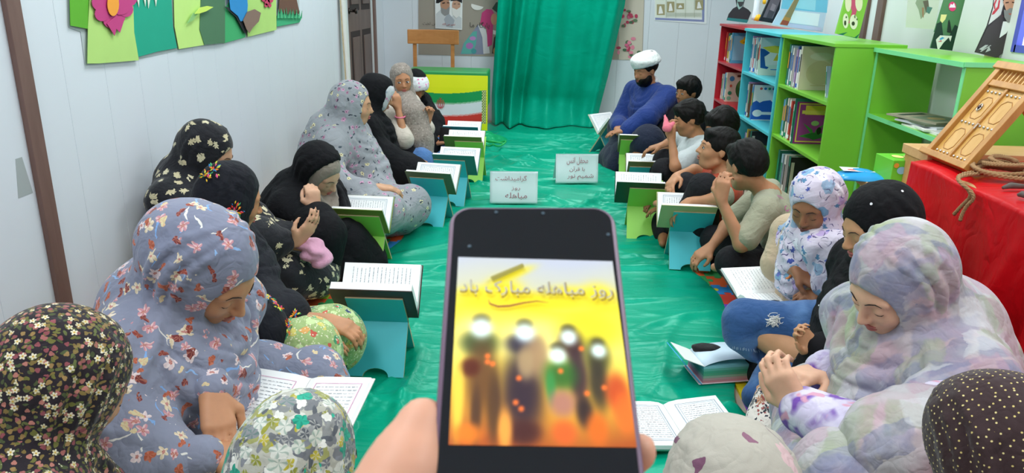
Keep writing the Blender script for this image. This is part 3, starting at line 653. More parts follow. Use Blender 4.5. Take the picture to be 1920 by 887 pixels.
lettering('نصر من الله', 'b0403c', np.array(at(841, 46, Y=7.875)) - np.array(lo), (1, 0, 0), (0, 0, 1), .13, t)

# paper garden garland on the left wall
g = thing('paper_garland', 'long garland of green craft-paper grass with flowers on the left wall', 'decoration', (WL, 2.6, 1.0))
gl0 = Vector((WL, 2.6, 1.0))
def wp(pts): return [(lambda q: (q[1] - gl0.y, q[2] - gl0.z))(at(a, b, X=WL)) for a, b in pts]
def gpiece(name, c, pts, off, label=None):
    o = MB().prism(wp(pts), (off, 0, 0), (0, 1, 0), (0, 0, 1), (.0015, 0, 0)).build(name, mat('craft_paper_' + c, c, .7, .05, 12), g)
    if label: o['label'] = label
gpiece('backing_sheet', 'b9c4c6', [(128, 30), (128, 52), (150, 60), (158, 122), (252, 112), (560, 44), (560, -30), (128, -30)], .001)
gpiece('paper_panel', '5fae2c', [(124, -20), (126, 48), (158, 54), (161, -20)], .010, 'bright green paper piece')
gpiece('paper_panel', 'b5db7c', [(163, -30), (158, 50), (157, 119), (178, 119), (254, 113), (245, 60), (242, -30)], .012, 'pale lime paper piece')
gpiece('paper_panel', '17a487', [(243, -30), (245, 60), (254, 107), (290, 97), (328, 90), (320, 50), (316, -30)], .008, 'teal paper piece')
gpiece('paper_panel', 'c3e884', [(320, -30), (322, 50), (330, 92), (380, 84), (372, 60), (370, -30)], .011, 'yellow lime paper piece')
gpiece('paper_panel', '4e7a5a', [(372, -30), (368, 55), (377, 84), (416, 80), (416, -30)], .014, 'dark green paper piece')
gpiece('paper_panel', '3fae6e', [(414, 20), (416, 81), (456, 70), (456, 30), (436, -10)], .009, 'mid green paper piece')
gpiece('paper_panel', 'b5dd7c', [(456, -30), (456, 40), (460, 69), (514, 56), (513, -30)], .012, 'second pale lime paper piece')
gpiece('paper_panel', '3fb07c', [(515, 30), (515, 50), (558, 42), (562, 34), (548, 18), (530, 14)], .010, 'sea green grass paper piece')
gpiece('tree_trunk', '6b4a3c', [(520, -30), (517, 22), (535, 27), (557, 26), (550, -5), (548, -30)], .016)
fl = []
for k in range(9):
    a = math.radians(200 + k * 40); fl += [(206 + 45 * math.cos(a - .25) * .9, 0 + 46 * math.sin(a - .25) * -.75), (206 + 50 * math.cos(a), 0 - 42 * math.sin(a))]
def petal(cx_, cy_, r): return pe(cx_, cy_, r, r * 1.0, 14)
for (a, b, r) in ((178, 4, 17), (180, 26, 14), (198, 38, 15), (210, 30, 16), (226, 18, 14), (232, -4, 16), (190, 10, 20), (215, 8, 20)):
    gpiece('flower_petal', 'c23f80', petal(a, b, r), .018 + .0006 * (a % 7))
gpiece('flower_petal', 'c23f80', [(188, 44), (203, 67), (206, 54), (213, 61), (220, 40), (205, 30)], .023)
gpiece('flower_centre', 'f2a13a', pe(198, 8, 11, 22), .027)
for (a, b, c_, d) in ((248, -4, 256, 14), (262, -6, 268, 12), (272, -8, 274, 16), (284, -8, 288, 12)):
    gpiece('grass_blade', 'dbe8d8', [(a - 5, -30), (a + 8, -30), (c_ - 2, d)], .0125)
gpiece('leaf', 'd4f06a', [(352, 26), (362, 14), (376, 11), (388, 13), (374, 21), (362, 25)], .03)
gpiece('leaf', '8fc47a', [(340, 44), (352, 24), (360, 26), (352, 38)], .024)
gpiece('bird_body', '2b8fd2', [(418, -20), (422, 18), (436, 30), (441, 40), (452, 38), (455, 10), (452, -20)], .026, 'blue paper bird')
gpiece('bird_wing', '25262c', [(412, 12), (420, 20), (434, 32), (450, 62), (456, 62), (452, 44), (438, 28), (420, 14)], .022)
gpiece('paper_stone', '8a7064', [(444, 38), (452, 22), (466, 17), (478, 24), (474, 40), (462, 52), (456, 62), (450, 54)], .032)
for (a, b, r) in ((488, -3, 5), (494, 4, 5), (500, -2, 6), (492, 10, 3), (499, 10, 3)):
    gpiece('small_flower', 'cc3f66', pe(a, b, r, r * 1.3, 10), .02)
for k in range(14):
    a = 514 + k * 3.2; gpiece('grass_blade', '2f9a6a' if k % 2 else '55c088', [(a, 34), (a + 3, 34), (a + random.uniform(-2, 4), 16 + random.uniform(-3, 6))], .019 + .0004 * k)
# loose bits: tape strip, note on the wall
o = MB().prism([(0, 0), (.07, 0), (.05, .12), (.02, .12)], (0, 0, 0), (0, 1, 0), (0, 0, 1), (.001, 0, 0)).build('grey_tape', mat('grey_tape', 'a9b1b2', .4, .05))
o.location = tuple(at(34, 372, X=WL)); tag(o, 'grey torn strip of tape stuck on the left wall beside the brown batten', 'tape')

# ---------------------------------------------------------------- chair behind the flag covered chest
m_chair = wood('varnished_chair_wood', 'b9783e', 'cc8d50', 2, .35, (2, 8, 8))
ch = thing('wooden_chair', 'varnished wooden school chair behind the flag covered chest', 'chair', (-1.03, 7.45, 0))
def arc_board(w, h, th, bow, n=10):
    mb = MB(); A = []
    for i in range(n + 1):
        u = i / n - .5; y_ = bow * (1 - (2 * u) ** 2)
        A.append((u * w, y_))
    V = [(x_, y_ + d, z_) for z_ in (0, h) for d in (0, th) for x_, y_ in A]
    k = n + 1; F = []
    for i in range(n):
        F += [(i, i + 1, 2 * k + i + 1, 2 * k + i), (k + i, 3 * k + i, 3 * k + i + 1, k + i + 1), (i, k + i, k + i + 1, i + 1), (2 * k + i, 2 * k + i + 1, 3 * k + i + 1, 3 * k + i)]
    F += [(0, 2 * k, 3 * k, k), (k - 1, 2 * k - 1, 4 * k - 1, 3 * k - 1)]
    return mb.add(V, F)
a0, a1 = at(766, 86, Y=7.45), at(860, 58, Y=7.45)
ob = arc_board(.50, .135, .022, .03).build('backrest', m_chair, ch, bevel=.006); ob.location = (.0, 0, .80)
for sx in (-.185, .185): MB().box2((sx - .018, .03, 0), (sx + .018, .055, .9)).build('rear_leg', m_chair, ch, bevel=.003)
for sx in (-.185, .185): MB().box2((sx - .018, -.32, 0), (sx + .018, -.285, .42)).build('front_leg', m_chair, ch, bevel=.003)
MB().box2((-.21, -.34, .42), (.21, .05, .44)).build('seat', m_chair, ch, bevel=.004)

# chest covered by green cloth and flag
fx0, fx1, fy0, fy1, fz0, fz1 = -1.17, -.45, 6.72, 7.08, .09, .62
tc = thing('covered_chest', 'chest under a green plastic cover with a striped flag before the back wall', 'chest', (0, 0, 0))
MB().box2((fx0 + .02, fy0 + .02, 0), (fx1 - .02, fy1, fz1 - .02)).build('chest_body', mat('chest_brown', '7a6a58', .6), tc)
MB().box2((fx0, fy0, .30), (fx1, fy1 + .02, fz1)).build('cover_sheet', mat('green_plastic', '3aa058', .3), tc, bevel=.012, label='glossy green cover')
h_, w_ = 110, 150
U, Vv = np.meshgrid(np.linspace(0, 1, w_), np.linspace(0, 1, h_))
C = np.zeros((h_, w_, 3)); C[:] = [.90, .93, .10]
sag = .075 * (1 - (2 * U - .9) ** 2)          # stripes sag in the middle
def band(a, b): return (Vv > a + sag) & (Vv < b + sag) & (U < .955 - .03 * np.sin(Vv * 40) * 0)
C[band(.25, .42)] = [.07, .60, .33]; C[band(.42, .445)] = [.55, .75, .62]; C[band(.445, .635)] = [.87, .89, .92]; C[band(.635, .66)] = [.9, .62, .62]; C[band(.66, .845)] = [.84, .22, .19]
C[Vv < .22] = [.92, .94, .12]
fl_ = (U > .93) & (U < .985) & (Vv > .25) & (Vv < .85); ck = (np.sin(U * 260) * np.sin(Vv * 130) > 0)
C[fl_ & ck] = [.86, .85, .62]; C[fl_ & ~ck] = [.35, .5, .2]
Px = fx0 - .004 + (fx1 - fx0 + .008) * U; Pz = fz1 - .03 - (fz1 - .03 - fz0) * Vv; Py = fy0 - .008 - .006 * np.sin(U * 18 + 2 * Vv) * Vv - .004
colour_grid('flag', np.stack([Px, Py, Pz], -1)[:, ::-1], C[:, ::-1], tc, rough=.4)['label'] = 'yellow cloth with green, white and red stripes'
ex, ez = at(826, 194, Y=fy0 - .01)[0], at(826, 194, Y=fy0 - .01)[2]
em = []
em += stroke([(0, .045), (0, -.04)], .007)
for s in (-1, 1):
    em += stroke([(s * .010, .03), (s * .019, .0), (s * .013, -.028), (s * .004, -.04)], .006)
    em += stroke([(s * .021, .036), (s * .034, .004), (s * .026, -.026), (s * .014, -.04)], .005)
em += stroke([(-.01, .05), (0, .045), (.01, .05)], .004)
art('flag_emblem', (ex, fy0 - .024, ez), (1, 0, 0), (0, 0, 1), [('c83a44', em)], tc)

# ---------------------------------------------------------------- desk, boxes, red covered table
m_desk = wood('pale_desk_wood', 'c99a66', 'd8ae7c', 2, .45, (8, 1, 8))
dk = thing('wooden_desk', 'pale wooden desk beside the near green bookcase', 'desk', (0, 0, 0))
MB().box2((1.33, 2.75, .575), (1.99, 3.08, .60)).build('desk_top', m_desk, dk, bevel=.002)
MB().box2((1.34, 3.04, 0), (1.98, 3.06, .575)).build('side_panel', mat('cream_panel', 'e6e4cc', .5), dk)
MB().box2((1.34, 2.77, 0), (1.36, 3.04, .575)).build('front_panel', mat('cream_panel', 'e6e4cc', .5), dk)
MB().box2((1.96, 2.77, 0), (1.98, 3.04, .575)).build('leg_panel', mat('cream_panel', 'e6e4cc', .5), dk)
bx = thing('wooden_box', 'plain pale wooden box with a lid on the desk behind the red table', 'box', (1.62, 2.86, .60))
MB().box2((-.17, -.08, 0), (.33, .10, .13)).build('box_body', wood('box_wood', 'c79258', 'd4a56c'), bx, bevel=.002)
MB().box2((-.18, -.09, .13), (.34, .11, .165)).build('lid', wood('box_wood_lid', 'cfa06a', 'dbb17c'), bx, bevel=.002)
tb = thing('toy_box', 'bright green toy carton with cartoon stickers on the desk', 'box', (1.50, 3.0, .60), math.radians(4))
MB().box2((-.10, -.05, 0), (.16, .09, .10)).build('carton', mat('toy_green', '6fcf3c', .35), tb, bevel=.002)
art('sticker', (-.10, -.0505, 0), (.26, 0, 0), (0, 0, .10), [('e0605a', ell(.62, .55, .09, .22)), ('f8d0c0', ell(.62, .5, .05, .12)), ('3f7fd0', rect(.5, .12, .76, .25)), ('e8e8e0', ell(.3, .4, .1, .2)), ('8fc8e8', ell(.14, .6, .07, .15)), ('2a2a2a', ell(.88, .45, .05, .06, rot=30)), ('e8a040', ell(.05, .8, .04, .1))], tb)
art('sticker', (-.10, -.05, .1005), (.26, 0, 0), (0, .14, 0), [('c8b08a', ell(.5, .5, .2, .25)), ('5a8f3a', ell(.75, .45, .1, .2)), ('f0e08a', ell(.2, .5, .08, .2))], tb)
pk = thing('snack_packet', 'blue and white plastic packet hanging over the desk edge', 'packet', (1.33, 3.06, .585), math.radians(-8))
mbk = MB()
for i in range(8):
    pass
V = []; F = []
nn = 9
for i in range(nn):
    for j in range(nn):
        u, v = i / (nn - 1), j / (nn - 1); hh = .03 * math.sin(math.pi * u) ** .6 * math.sin(math.pi * v) ** .6 + .004 * math.sin(9 * u + 5 * v)
        V.append((-.09 + .19 * u, -.07 + .14 * v, .02 + hh))
for i in range(nn):
    for j in range(nn):
        u, v = i / (nn - 1), j / (nn - 1); V.append((-.09 + .19 * u, -.07 + .14 * v, .015))
for s_ in (0, nn * nn):
    for i in range(nn - 1):
        for j in range(nn - 1): q = s_ + i * nn + j; F.append((q, q + nn, q + nn + 1, q + 1))
for i in range(nn - 1):
    for (a, b) in ((i * nn, (i + 1) * nn), (i * nn + nn - 1, (i + 1) * nn + nn - 1), (i, i + 1), ((nn - 1) * nn + i, (nn - 1) * nn + i + 1)):
        F.append((a, b, b + nn * nn, a + nn * nn))
o = MB().add(V, F).build('packet_body', mat('packet_blue', '2fa0e0', .25), pk, smooth=True)
art('packet_print', (-.07, -.066, .046), (.13, 0, 0), (0, .13, 0), [('e6eef0', rect(.0, .3, .6, .9)), ('d86a6a', ell(.3, .5, .14, .1)), ('ffffff', rect(.65, .3, .95, .4))], pk)
tag(MB().box2((1.36, 3.0, .601), (1.46, 3.045, .612)).build('booklet', mat('yellow_booklet', 'f0c81e', .5)), 'thin yellow booklet under the green toy carton', 'booklet')

# red covered table
m_redc = satin('red_satin', 'c80f18', .45, .35, .4)
tt = thing('red_table', 'long low table under a glossy red cloth at the right wall', 'table', (0, 0, 0))
MB().box2((1.40, .2, .70), (1.98, 2.74, .735)).build('table_top', m_desk, tt)
for p in ((1.43, .25), (1.43, 2.69), (1.94, .25), (1.94, 2.69)): MB().box2((p[0] - .02, p[1] - .02, 0), (p[0] + .02, p[1] + .02, .70)).build('leg', m_desk, tt)
nu, nv = 240, 90
U, Vv = np.meshgrid(np.linspace(0, 1, nu), np.linspace(0, 1, nv), indexing='ij')
Yt = .2 + U * 2.57; s_ = Vv * 1.15
top = np.clip(.45 - s_, 0, 1); drop = np.clip(s_ - .45, 0, 1)
wr = np.clip(drop * 3, 0, 1)
rip = (.018 * np.sin(Yt * 9 + 1.5 * np.sin(drop * 4)) + .010 * np.sin(Yt * 23 + 5 * drop + 2 * np.sin(Yt * 3)) + .02 * ridge(Yt - 2.05 - .25 * drop, .03) - .03 * ridge(Yt - 1.93 - .25 * drop, .05)) * wr
rnd = .02 * np.exp(-((s_ - .45) / .03) ** 2)
Xt = 1.385 + top - rip - .03 * drop
Zt = np.where(s_ < .45, .742 + .003 * np.sin(Yt * 14 + s_ * 20) + .004 * vnoise(np.stack([Yt, s_], -1), 8, 9), .742 - drop) - rnd * .3
Xt += .006 * vnoise(np.stack([Yt, Zt * 1.5], -1), 9, 12) * wr
idx = np.arange(nu * nv).reshape(nu, nv)
o = link_mesh('tablecloth', raw_mesh('tablecloth', np.stack([Xt, Yt, np.maximum(Zt, .03)], -1).reshape(-1, 3), np.stack([idx[:-1, :-1], idx[1:, :-1], idx[1:, 1:], idx[:-1, 1:]], -1).reshape(-1, 4)), m_redc)
tag(o, 'glossy red satin cloth draped over the long table at right', 'tablecloth')
# far end drop of the cloth
nu, nv = 60, 50
U, Vv = np.meshgrid(np.linspace(0, 1, nu), np.linspace(0, 1, nv), indexing='ij')
Xe = 1.37 + U * .2; Ze = .74 - Vv * .7
# wooden miniature door on an easel leg
md = thing('miniature_door', 'carved wooden miniature double door leaning on its easel leg on the red table', 'decoration', (0, 0, 0))
A = at(1738, 293, Z=.748); B = at(1815, 325, Z=.748)
A, B = Vector(A), Vector(B)
u_ = (B - A); W = u_.length; u_.normalize()
back = Vector((-u_.y, u_.x, 0))
if back.y < 0: back = -back
back = -back if False else back
tilt = math.radians(33)
v_ = Vector((0, 0, 1)) * math.cos(tilt) + back * math.sin(tilt) 
n_ = u_.cross(v_).normalized()
print('door', A, B, W, n_)
H_ = .40
m_dw = wood('honey_wood', 'b07a38', 'c8924c', 2, .4, (10, 10, 2)); m_dw2 = wood('honey_wood_light', 'c89648', 'd8aa62', 2, .4, (10, 10, 2))
def dbox(nm, x0, y0, x1, y1, d0, d1, m=m_dw, bevel=.002, par=md):
    return MB().prism(rect(x0 * W, y0 * H_, x1 * W, y1 * H_), A + n_ * d0, u_, v_, n_ * (d1 - d0)).build(nm, m, par, bevel=bevel)
dbox('base_rail', -.06, 0, 1.06, .055, -.012, .035)
dbox('stile', 0, .055, .10, .97, 0, .025); dbox('stile', .90, .055, 1.0, .97, 0, .025)
dbox('top_rail', -.05, .93, 1.06, 1.0, -.006, .032)
dbox('cross_rail', .10, .77, .90, .83, 0, .022)
for k in range(9): dbox('spindle', .14 + k * .085, .83, .165 + k * .085, .93, .006, .016, m_dw2, 0)
for (x0, x1) in ((.10, .49), (.51, .90)):
    dl = dbox('door_leaf', x0, .055, x1, .77, .002, .010, m_dw2)
    for y0_ in (.12, .45):
        cx_, w2 = (x0 + x1) / 2, .11
        p = [(cx_ - w2, y0_ + .04), (cx_ - w2 * .5, y0_), (cx_ + w2 * .5, y0_), (cx_ + w2, y0_ + .04), (cx_ + w2, y0_ + .18), (cx_ + w2 * .4, y0_ + .22), (cx_ - w2 * .4, y0_ + .22), (cx_ - w2, y0_ + .18)]
        pts = [A + n_ * .0105 + u_ * (q[0] * W) + v_ * (q[1] * H_) for q in p + [p[0]]]
        MB().tube(pts, .0016, 6).build('carved_line', wood('carve_dark', 'a8743c', 'b8864a'), dl)
    for y0_ in (.085, .40, .72):
        for k in range(4):
            c_ = A + n_ * .012 + u_ * ((x0 + .06 + k * .085) * W) + v_ * (y0_ * H_)
            MB().lathe([(.0052, 0), (.005, .002), (.003, .004), (0, .0048)], c_, 10, axis=n_.to_track_quat('Z', 'Y').to_matrix()).build('stud', mat('stud_silver', 'd8d4cc', .25, metal=.9), dl, smooth=True)
dbox('centre_post', .475, .055, .525, .77, .006, .018)
kc = A + n_ * .014 + u_ * (.27 * W) + v_ * (.56 * H_)
MB().tube([kc + u_ * (.009 * math.cos(a)) + v_ * (.014 * math.sin(a)) for a in np.linspace(0, 6.283, 15)], .0022, 6).build('knocker', mat('stud_silver', 'd8d4cc', .25, metal=.9), md, smooth=True)
MB().lathe([(.007, 0), (.006, .004), (0, .006)], kc, 12, axis=n_.to_track_quat('Z', 'Y').to_matrix()).build('knocker_plate', mat('dark_bronze', '4a3a40', .35, metal=.7), md, smooth=True)
kc = A + n_ * .018 + u_ * (.53 * W) + v_ * (.36 * H_)
MB().tube([kc, kc + v_ * .02, kc + v_ * .02 + u_ * .012], .002, 6).build('latch', mat('stud_silver', 'd8d4cc', .25, metal=.9), md)
lt = A + u_ * (.75 * W) + v_ * (.72 * H_) - n_ * .002
lf = Vector((lt.x, lt.y, .75)) + back * .17 + u_ * .07
MB().tube([lt, lf], [.014, .012], 4).build('easel_leg', m_dw, md)
# rope coil, dangling rope end, dark twig
def twist_rope(path, r, turns, name, parent, m):
    P = [Vector(p) for p in path]; n = len(P)
    for s in range(3):
        pts = []
        for i, p in enumerate(P):
            d = (P[min(i + 1, n - 1)] - P[max(i - 1, 0)]).normalized(); a = d.orthogonal().normalized() if abs(d.z) > .95 else d.cross(Vector((0, 0, 1))).normalized(); b = a.cross(d)
            th = 2 * math.pi * (turns * i / n + s / 3); pts.append(p + (a * math.cos(th) + b * math.sin(th)) * r * .5)
        MB().tube(pts, r * .62, 6).build(name, m, parent, smooth=True)
m_rope = mat('jute_rope', 'a8845c', .9, .15, 60, .6, 500)
rp = thing('rope_coil', 'coil of thick jute rope on the red table with ends hanging over its edge', 'rope', (0, 0, 0))
c0 = Vector(at(1880, 322, Z=.765))
path = []
for i in range(170):
    a = i / 170 * 2 * math.pi * 4.3; r = .030 + .055 * (i / 170); path.append(c0 + Vector((r * math.cos(a) * 1.25, r * math.sin(a), .0 + .012 * math.sin(a * .7) + .035 * (1 - i / 170))))
twist_rope(path, .0085, 60, 'strand', rp, m_rope)
ends = []
for k in range(2):
    e0 = Vector(at(1845, 325, Z=.76)); pts = []
    for s in np.linspace(0, 1, 40):
        q = Vector(at(1845 - 100 * min(s * 1.3, 1) ** 1.1, 325 + 6 * k, Z=.76))
        pts.append(q)
    ctrl = [at(1850, 322 + 3*k, Z=.76), at(1815, 323 + 4*k, Z=.762), at(1790, 332 + 3*k, Z=.765), np.array([1.362, at(1775, 345, Z=.76)[1] - .02 * k, .73]), np.array([1.348, at(1775, 345, Z=.76)[1] + .03 - .02 * k, .68]), np.array([1.342, at(1775, 345, Z=.76)[1] + .06 - .05 * k, .635 - .012*k])]
    pts = []
    for i in range(len(ctrl) - 1):
        for s in np.linspace(0, 1, 8, endpoint=False): pts.append(np.array(ctrl[i]) * (1 - s) + np.array(ctrl[i + 1]) * s)
    pts = [np.mean(pts[max(0, i - 3):i + 4], 0) for i in range(len(pts))]
    twist_rope(pts, .006, 9, 'rope_end', rp, m_rope)
for px, py, px2, py2, lab in ((1880, 352, 1925, 350, 'dark curved stick on the red table below the rope coil'), (1908, 366, 1930, 370, 'short dark stick on the red table nearest its front edge')):
    a, b = Vector(at(px, py, Z=.757)), Vector(at(px2, py2, Z=.757))
    o = MB().tube([a, a + (b - a) * .3 + Vector((0, 0, .006)), b], [.005, .010, .007], 8).build('stick', mat('dark_stick', '5f5650', .6), smooth=True); tag(o, lab, 'stick')
# ================================================================ book stands (rehals), open books, cards, phone
m_mdf = mat('mdf_edge', 'c3b08c', .6, .06, 40)
REH = {'t': mat('stand_turquoise', '44c4d0', .45, .04), 'g': mat('stand_lime', '98d858', .45, .04)}
RA, RH, RT = .118, .16, .8
def rehal(label, x, y, z, rot, c):
    t = thing('book_stand', label, 'book stand', (x, y, z), math.radians(rot), 'folding wooden book stands')
    L1 = math.hypot(RA, RH); L = L1 * (1 + RT); w = .0985
    notch = [(.045 * math.cos(a), .030 * math.sin(a)) for a in np.linspace(0, math.pi, 12)]
    pol = [(-w, 0)] + [(-q[0], q[1]) for q in notch] + [(w, 0), (w, L), (-w, L)]
    for sgn in (1, -1):
        foot = Vector((0, 0 if sgn > 0 else 2 * RA, 0)); d = Vector((0, sgn * RA, RH)).normalized()
        n = Vector((0, -d.z, d.y)) if sgn > 0 else Vector((0, d.z, -d.y * 1)); n = Vector((1, 0, 0)).cross(d)
        bo = MB().prism(pol, foot - n * .005, (1, 0, 0), d, n * .010).build('board', [REH[c], m_mdf], t)
        mi = [1 if abs(p.normal.dot(n)) < .5 else 0 for p in bo.data.polygons]; bo.data.polygons.foreach_set('material_index', mi)
    return t
def open_book(label, loc, M, alpha, w, hw, th, cover, style, seed=0, group=None, ths=None, edge=None, cover_th=.003, name='open_book'):
    """spine along local x through loc; both halves rise by alpha; M = 3x3 orientation"""
    t = thing(name, label, 'book', tuple(loc), 0, group)
    t.rotation_euler = M.to_euler()
    mc = mat('cover_' + cover, cover, .4, .05)
    r = random.Random(seed); aa = alpha if isinstance(alpha, tuple) else (alpha, alpha)
    ths = ths or (th, th)
    for k, sgn in enumerate((-1, 1)):
        a = math.radians(aa[k]); d = Vector((0, sgn * math.cos(a), math.sin(a))); n = Vector((0, -sgn * math.sin(a), math.cos(a))); T = ths[k]
        P = lambda s, h: (s, h)
        MB().prism([(0, -cover_th), (hw + .005, -cover_th), (hw + .005, 0), (0, 0)], (-w / 2 - .004, 0, 0), d, n, (w + .008, 0, 0)).build('cover', mc, t)
        prof = [(0.001, 0.0005), (hw, 0.0005), (hw - .003, T), (hw * .6, T * 1.06 + .001), (hw * .25, T * 1.05 + .002), (hw * .1, T * .85 + .001), (0.001, T * .3)]
        pb = MB().prism(prof, (-w / 2, 0, 0), d, n, (w, 0, 0)).build('page_block', edge if edge else m_page_w, t)
        # printed frame and text, following the spine side to the fore edge
        top = Vector((0, 0, 0)) + n * (T * 1.06 + .0022); ay = Vector((1, 0, 0))
        s0, s1 = hw * .16, hw * .9; x0, x1 = -w * .40, w * .40
        def q(x_, s_): return ay * x_ + d * s_ + top
        if style == 'frame':
            mb = MB()
            for (xa, xb, sa, sb) in ((x0, x1, s0, s0 + .0016), (x0, x1, s1 - .0016, s1), (x0, x0 + .0016, s0, s1), (x1 - .0016, x1, s0, s1), (x0 + .008, x1 - .008, s0 + .008, s0 + .009), (x0 + .008, x1 - .008, s1 - .009, s1 - .008), (x0 + .008, x0 + .009, s0 + .008, s1 - .008), (x1 - .009, x1 - .008, s0 + .008, s1 - .008)):
                mb.add([q(xa, sa), q(xb, sa), q(xb, sb), q(xa, sb)], [(0, 1, 2, 3)])
            mb.build('printed_border', flat('7d93a8'), pb)
            x0 += .014; x1 -= .014; s0 += .012; s1 -= .012
        if style == 'pink':
            mb = MB()
            for (xa, xb, sa, sb) in ((x0, x1, s0, s0 + .0016), (x0, x1, s1 - .0016, s1), (x0, x0 + .0016, s0, s1), (x1 - .0016, x1, s0, s1)):
                mb.add([q(xa, sa), q(xb, sa), q(xb, sb), q(xa, sb)], [(0, 1, 2, 3)])
            mb.build('printed_border', flat('d48fb4'), pb); x0 += .008; x1 -= .008; s0 += .006; s1 -= .006
        mb = MB(); nl = 15
        for i in range(nl):
            xx = x0 + (x1 - x0) * (i + .5) / nl; s = s0
            while s < s1 - .004:
                ln = r.uniform(.004, .014); e = min(s + ln, s1)
                hh = r.uniform(.0006, .0013)
                mb.add([q(xx - hh, s), q(xx + hh * r.uniform(.4, 1), s), q(xx + hh, e), q(xx - hh * r.uniform(.3, 1), e)], [(0, 1, 2, 3)])
                s = e + r.uniform(.0015, .004)
        o = mb.build('printed_text', flat('8a9098' if style != 'plain' else '9aa0a6'), pb); o['kind'] = 'stuff'
    return t
m_page_w = mat('white_pages', 'f4f6f6', .75, .02, 60)
ORDL = {'A': 'nearest in the left row', 'B': 'second in the left row', 'C': 'third in the left row', 'D': 'fourth in the left row', 'E': 'fifth in the left row', 'F': 'farthest in the left row',
        'e': 'nearest in the right row', 'd': 'second in the right row', 'c': 'third in the right row', 'b': 'fourth in the right row', 'a': 'aslant before the turbaned man'}
BS = []
def stand_from_top(px, py):      # centre of the near top edge
    p = at(px, py, Z=.288 + .02); return p[0], p[1] - (RA - RA * RT)
pos = {'A': (-.535, 2.308, 0), 'B': (-.815, 3.275, -3), 'C': (-.612, 4.04, -9)}
x_, y_ = stand_from_top(841, 300); pos['D'] = (x_, y_, -6)
pos['E'] = (-.466, 5.05, -3)
x_, y_ = stand_from_top(868, 247); pos['F'] = (x_, y_, -3)
pos['e'] = (.762, 3.44, -3); pos['d'] = (.61, 3.94, -3)
x_, y_ = stand_from_top(1211, 311); pos['c'] = (x_, y_, -2)
p = at(1159, 337, Z=.01); pos['b'] = (p[0] + .1, p[1], -3)
p = at(1125, 256, Z=.17); cc, ss = math.cos(math.radians(42)), math.sin(math.radians(42))
pos['a'] = (p[0] + .0985 * cc + RA * ss, p[1] + .0985 * ss - RA * cc, 42)
colr = dict(A='t', B='g', C='t', D='t', E='g', F='t', a='t', b='g', c='t', d='g', e='t')
cov = dict(A='4a3430', B='7d8a3a', C='5f6b4a', D='3f7f78', E='6f7f3a', F='2f7f8f', a='e2d9c0', b='5f6f35', c='8a7a4a', d='2f4a34', e='c9c08c')
sty = dict(A='text', B='frame', C='frame', D='frame', E='plain', F='plain', a='frame', b='frame', c='frame', d='plain', e='frame')
shift = dict(A=-.005, B=-.01, C=.015, D=.03, E=-.04, F=-.02, a=0, b=.02, c=.02, d=-.04, e=-.03)
alpha = math.degrees(math.atan2(RH, RA))
for k, (x, y, rot) in pos.items():
    z = cloth_z(x, y) if abs(x) < .6 or k in 'e' else .014
    z = min(z, .03)
    wcol = 'turquoise' if colr[k] == 't' else 'lime green'
    rehal('%s folding wooden book stand, %s' % (wcol, ORDL[k]), x, y, z, rot, colr[k])
    M = R3(0, 0, math.radians(rot))
    off = M @ Vector((shift[k], RA, RH + .0125))
    th = .016 if k != 'A' else .03
    open_book('open book on the %s stand %s' % (wcol, ORDL[k]), Vector((x, y, z)) + off + Vector((0, 0, .006)), M, alpha - 3, .255 if k != 'A' else .275, .185 if k != 'A' else .19, th, cov[k], sty[k], seed=ord(k), group='open books on the stands')

# folded white cards with handwriting standing on the satin
def card(label, p0, p1, hpx, lines):
    a, b = Vector(at(*p0, Z=.02)), Vector(at(*p1, Z=.02)); a.z = b.z = cloth_z((a.x + b.x) / 2, a.y) - .004
    u = (b - a); W = u.length; u.normalize(); H = .205
    t = thing('paper_sign', label, 'sign', tuple(a), 0)
    back = Vector((-u.y, u.x, 0)); v = (Vector((0, 0, 1)) + back * .12).normalized(); n = u.cross(v)
    V = []; F = []; N = 14
    for i in range(N + 1):
        for j in range(N + 1):
            s, q = i / N, j / N; bow = .006 * math.sin(s * 6) * (1 - q) + .004 * math.sin(q * 5 + s)
            V.append(u * (s * W) + v * (q * H) + n * bow)
    for i in range(N):
        for j in range(N): q = i * (N + 1) + j; F.append((q, q + N + 1, q + N + 2, q + 1))
    o = MB().add(V, F).build('paper_sheet', mat('white_paper', 'eaf4f8', .7, .02), t, smooth=True); s_ = o.modifiers.new('t', 'SOLIDIFY'); s_.thickness = .0006
    top = v * H
    V2 = []
    lp = top + Vector((0, 0, 0)) 
    dn = (back * .6 - Vector((0, 0, 1))).normalized()
    e = H * v.z / -dn.z
    MB().add([lp, u * W + lp, u * W + lp + dn * e, lp + dn * e], [(0, 1, 2, 3)]).build('back_flap', mat('white_paper', 'eaf4f8', .7, .02), t)
    for txt, fx, fy, wd, ht in lines:
        lettering(txt, 'b4707c', u * (fx * W) + v * (fy * H) + n * .009, u, v, wd * W, t, name='handwriting', height=ht * H)
    return t
card('white folded paper sign with red handwriting nearest the phone on the satin', (918, 383), (1007, 384), 60, [('گرامیداشت', .44, .78, .66, .2), ('روز', .54, .47, .18, .12), ('مباهله', .55, .24, .46, .22)])
card('white folded paper sign with three red lines, farther right on the satin', (1041, 347), (1120, 347), 56, [('محفل انس', .50, .76, .50, .26), ('با قرآن', .50, .48, .36, .18), ('شمیم نور', .58, .22, .62, .2)])

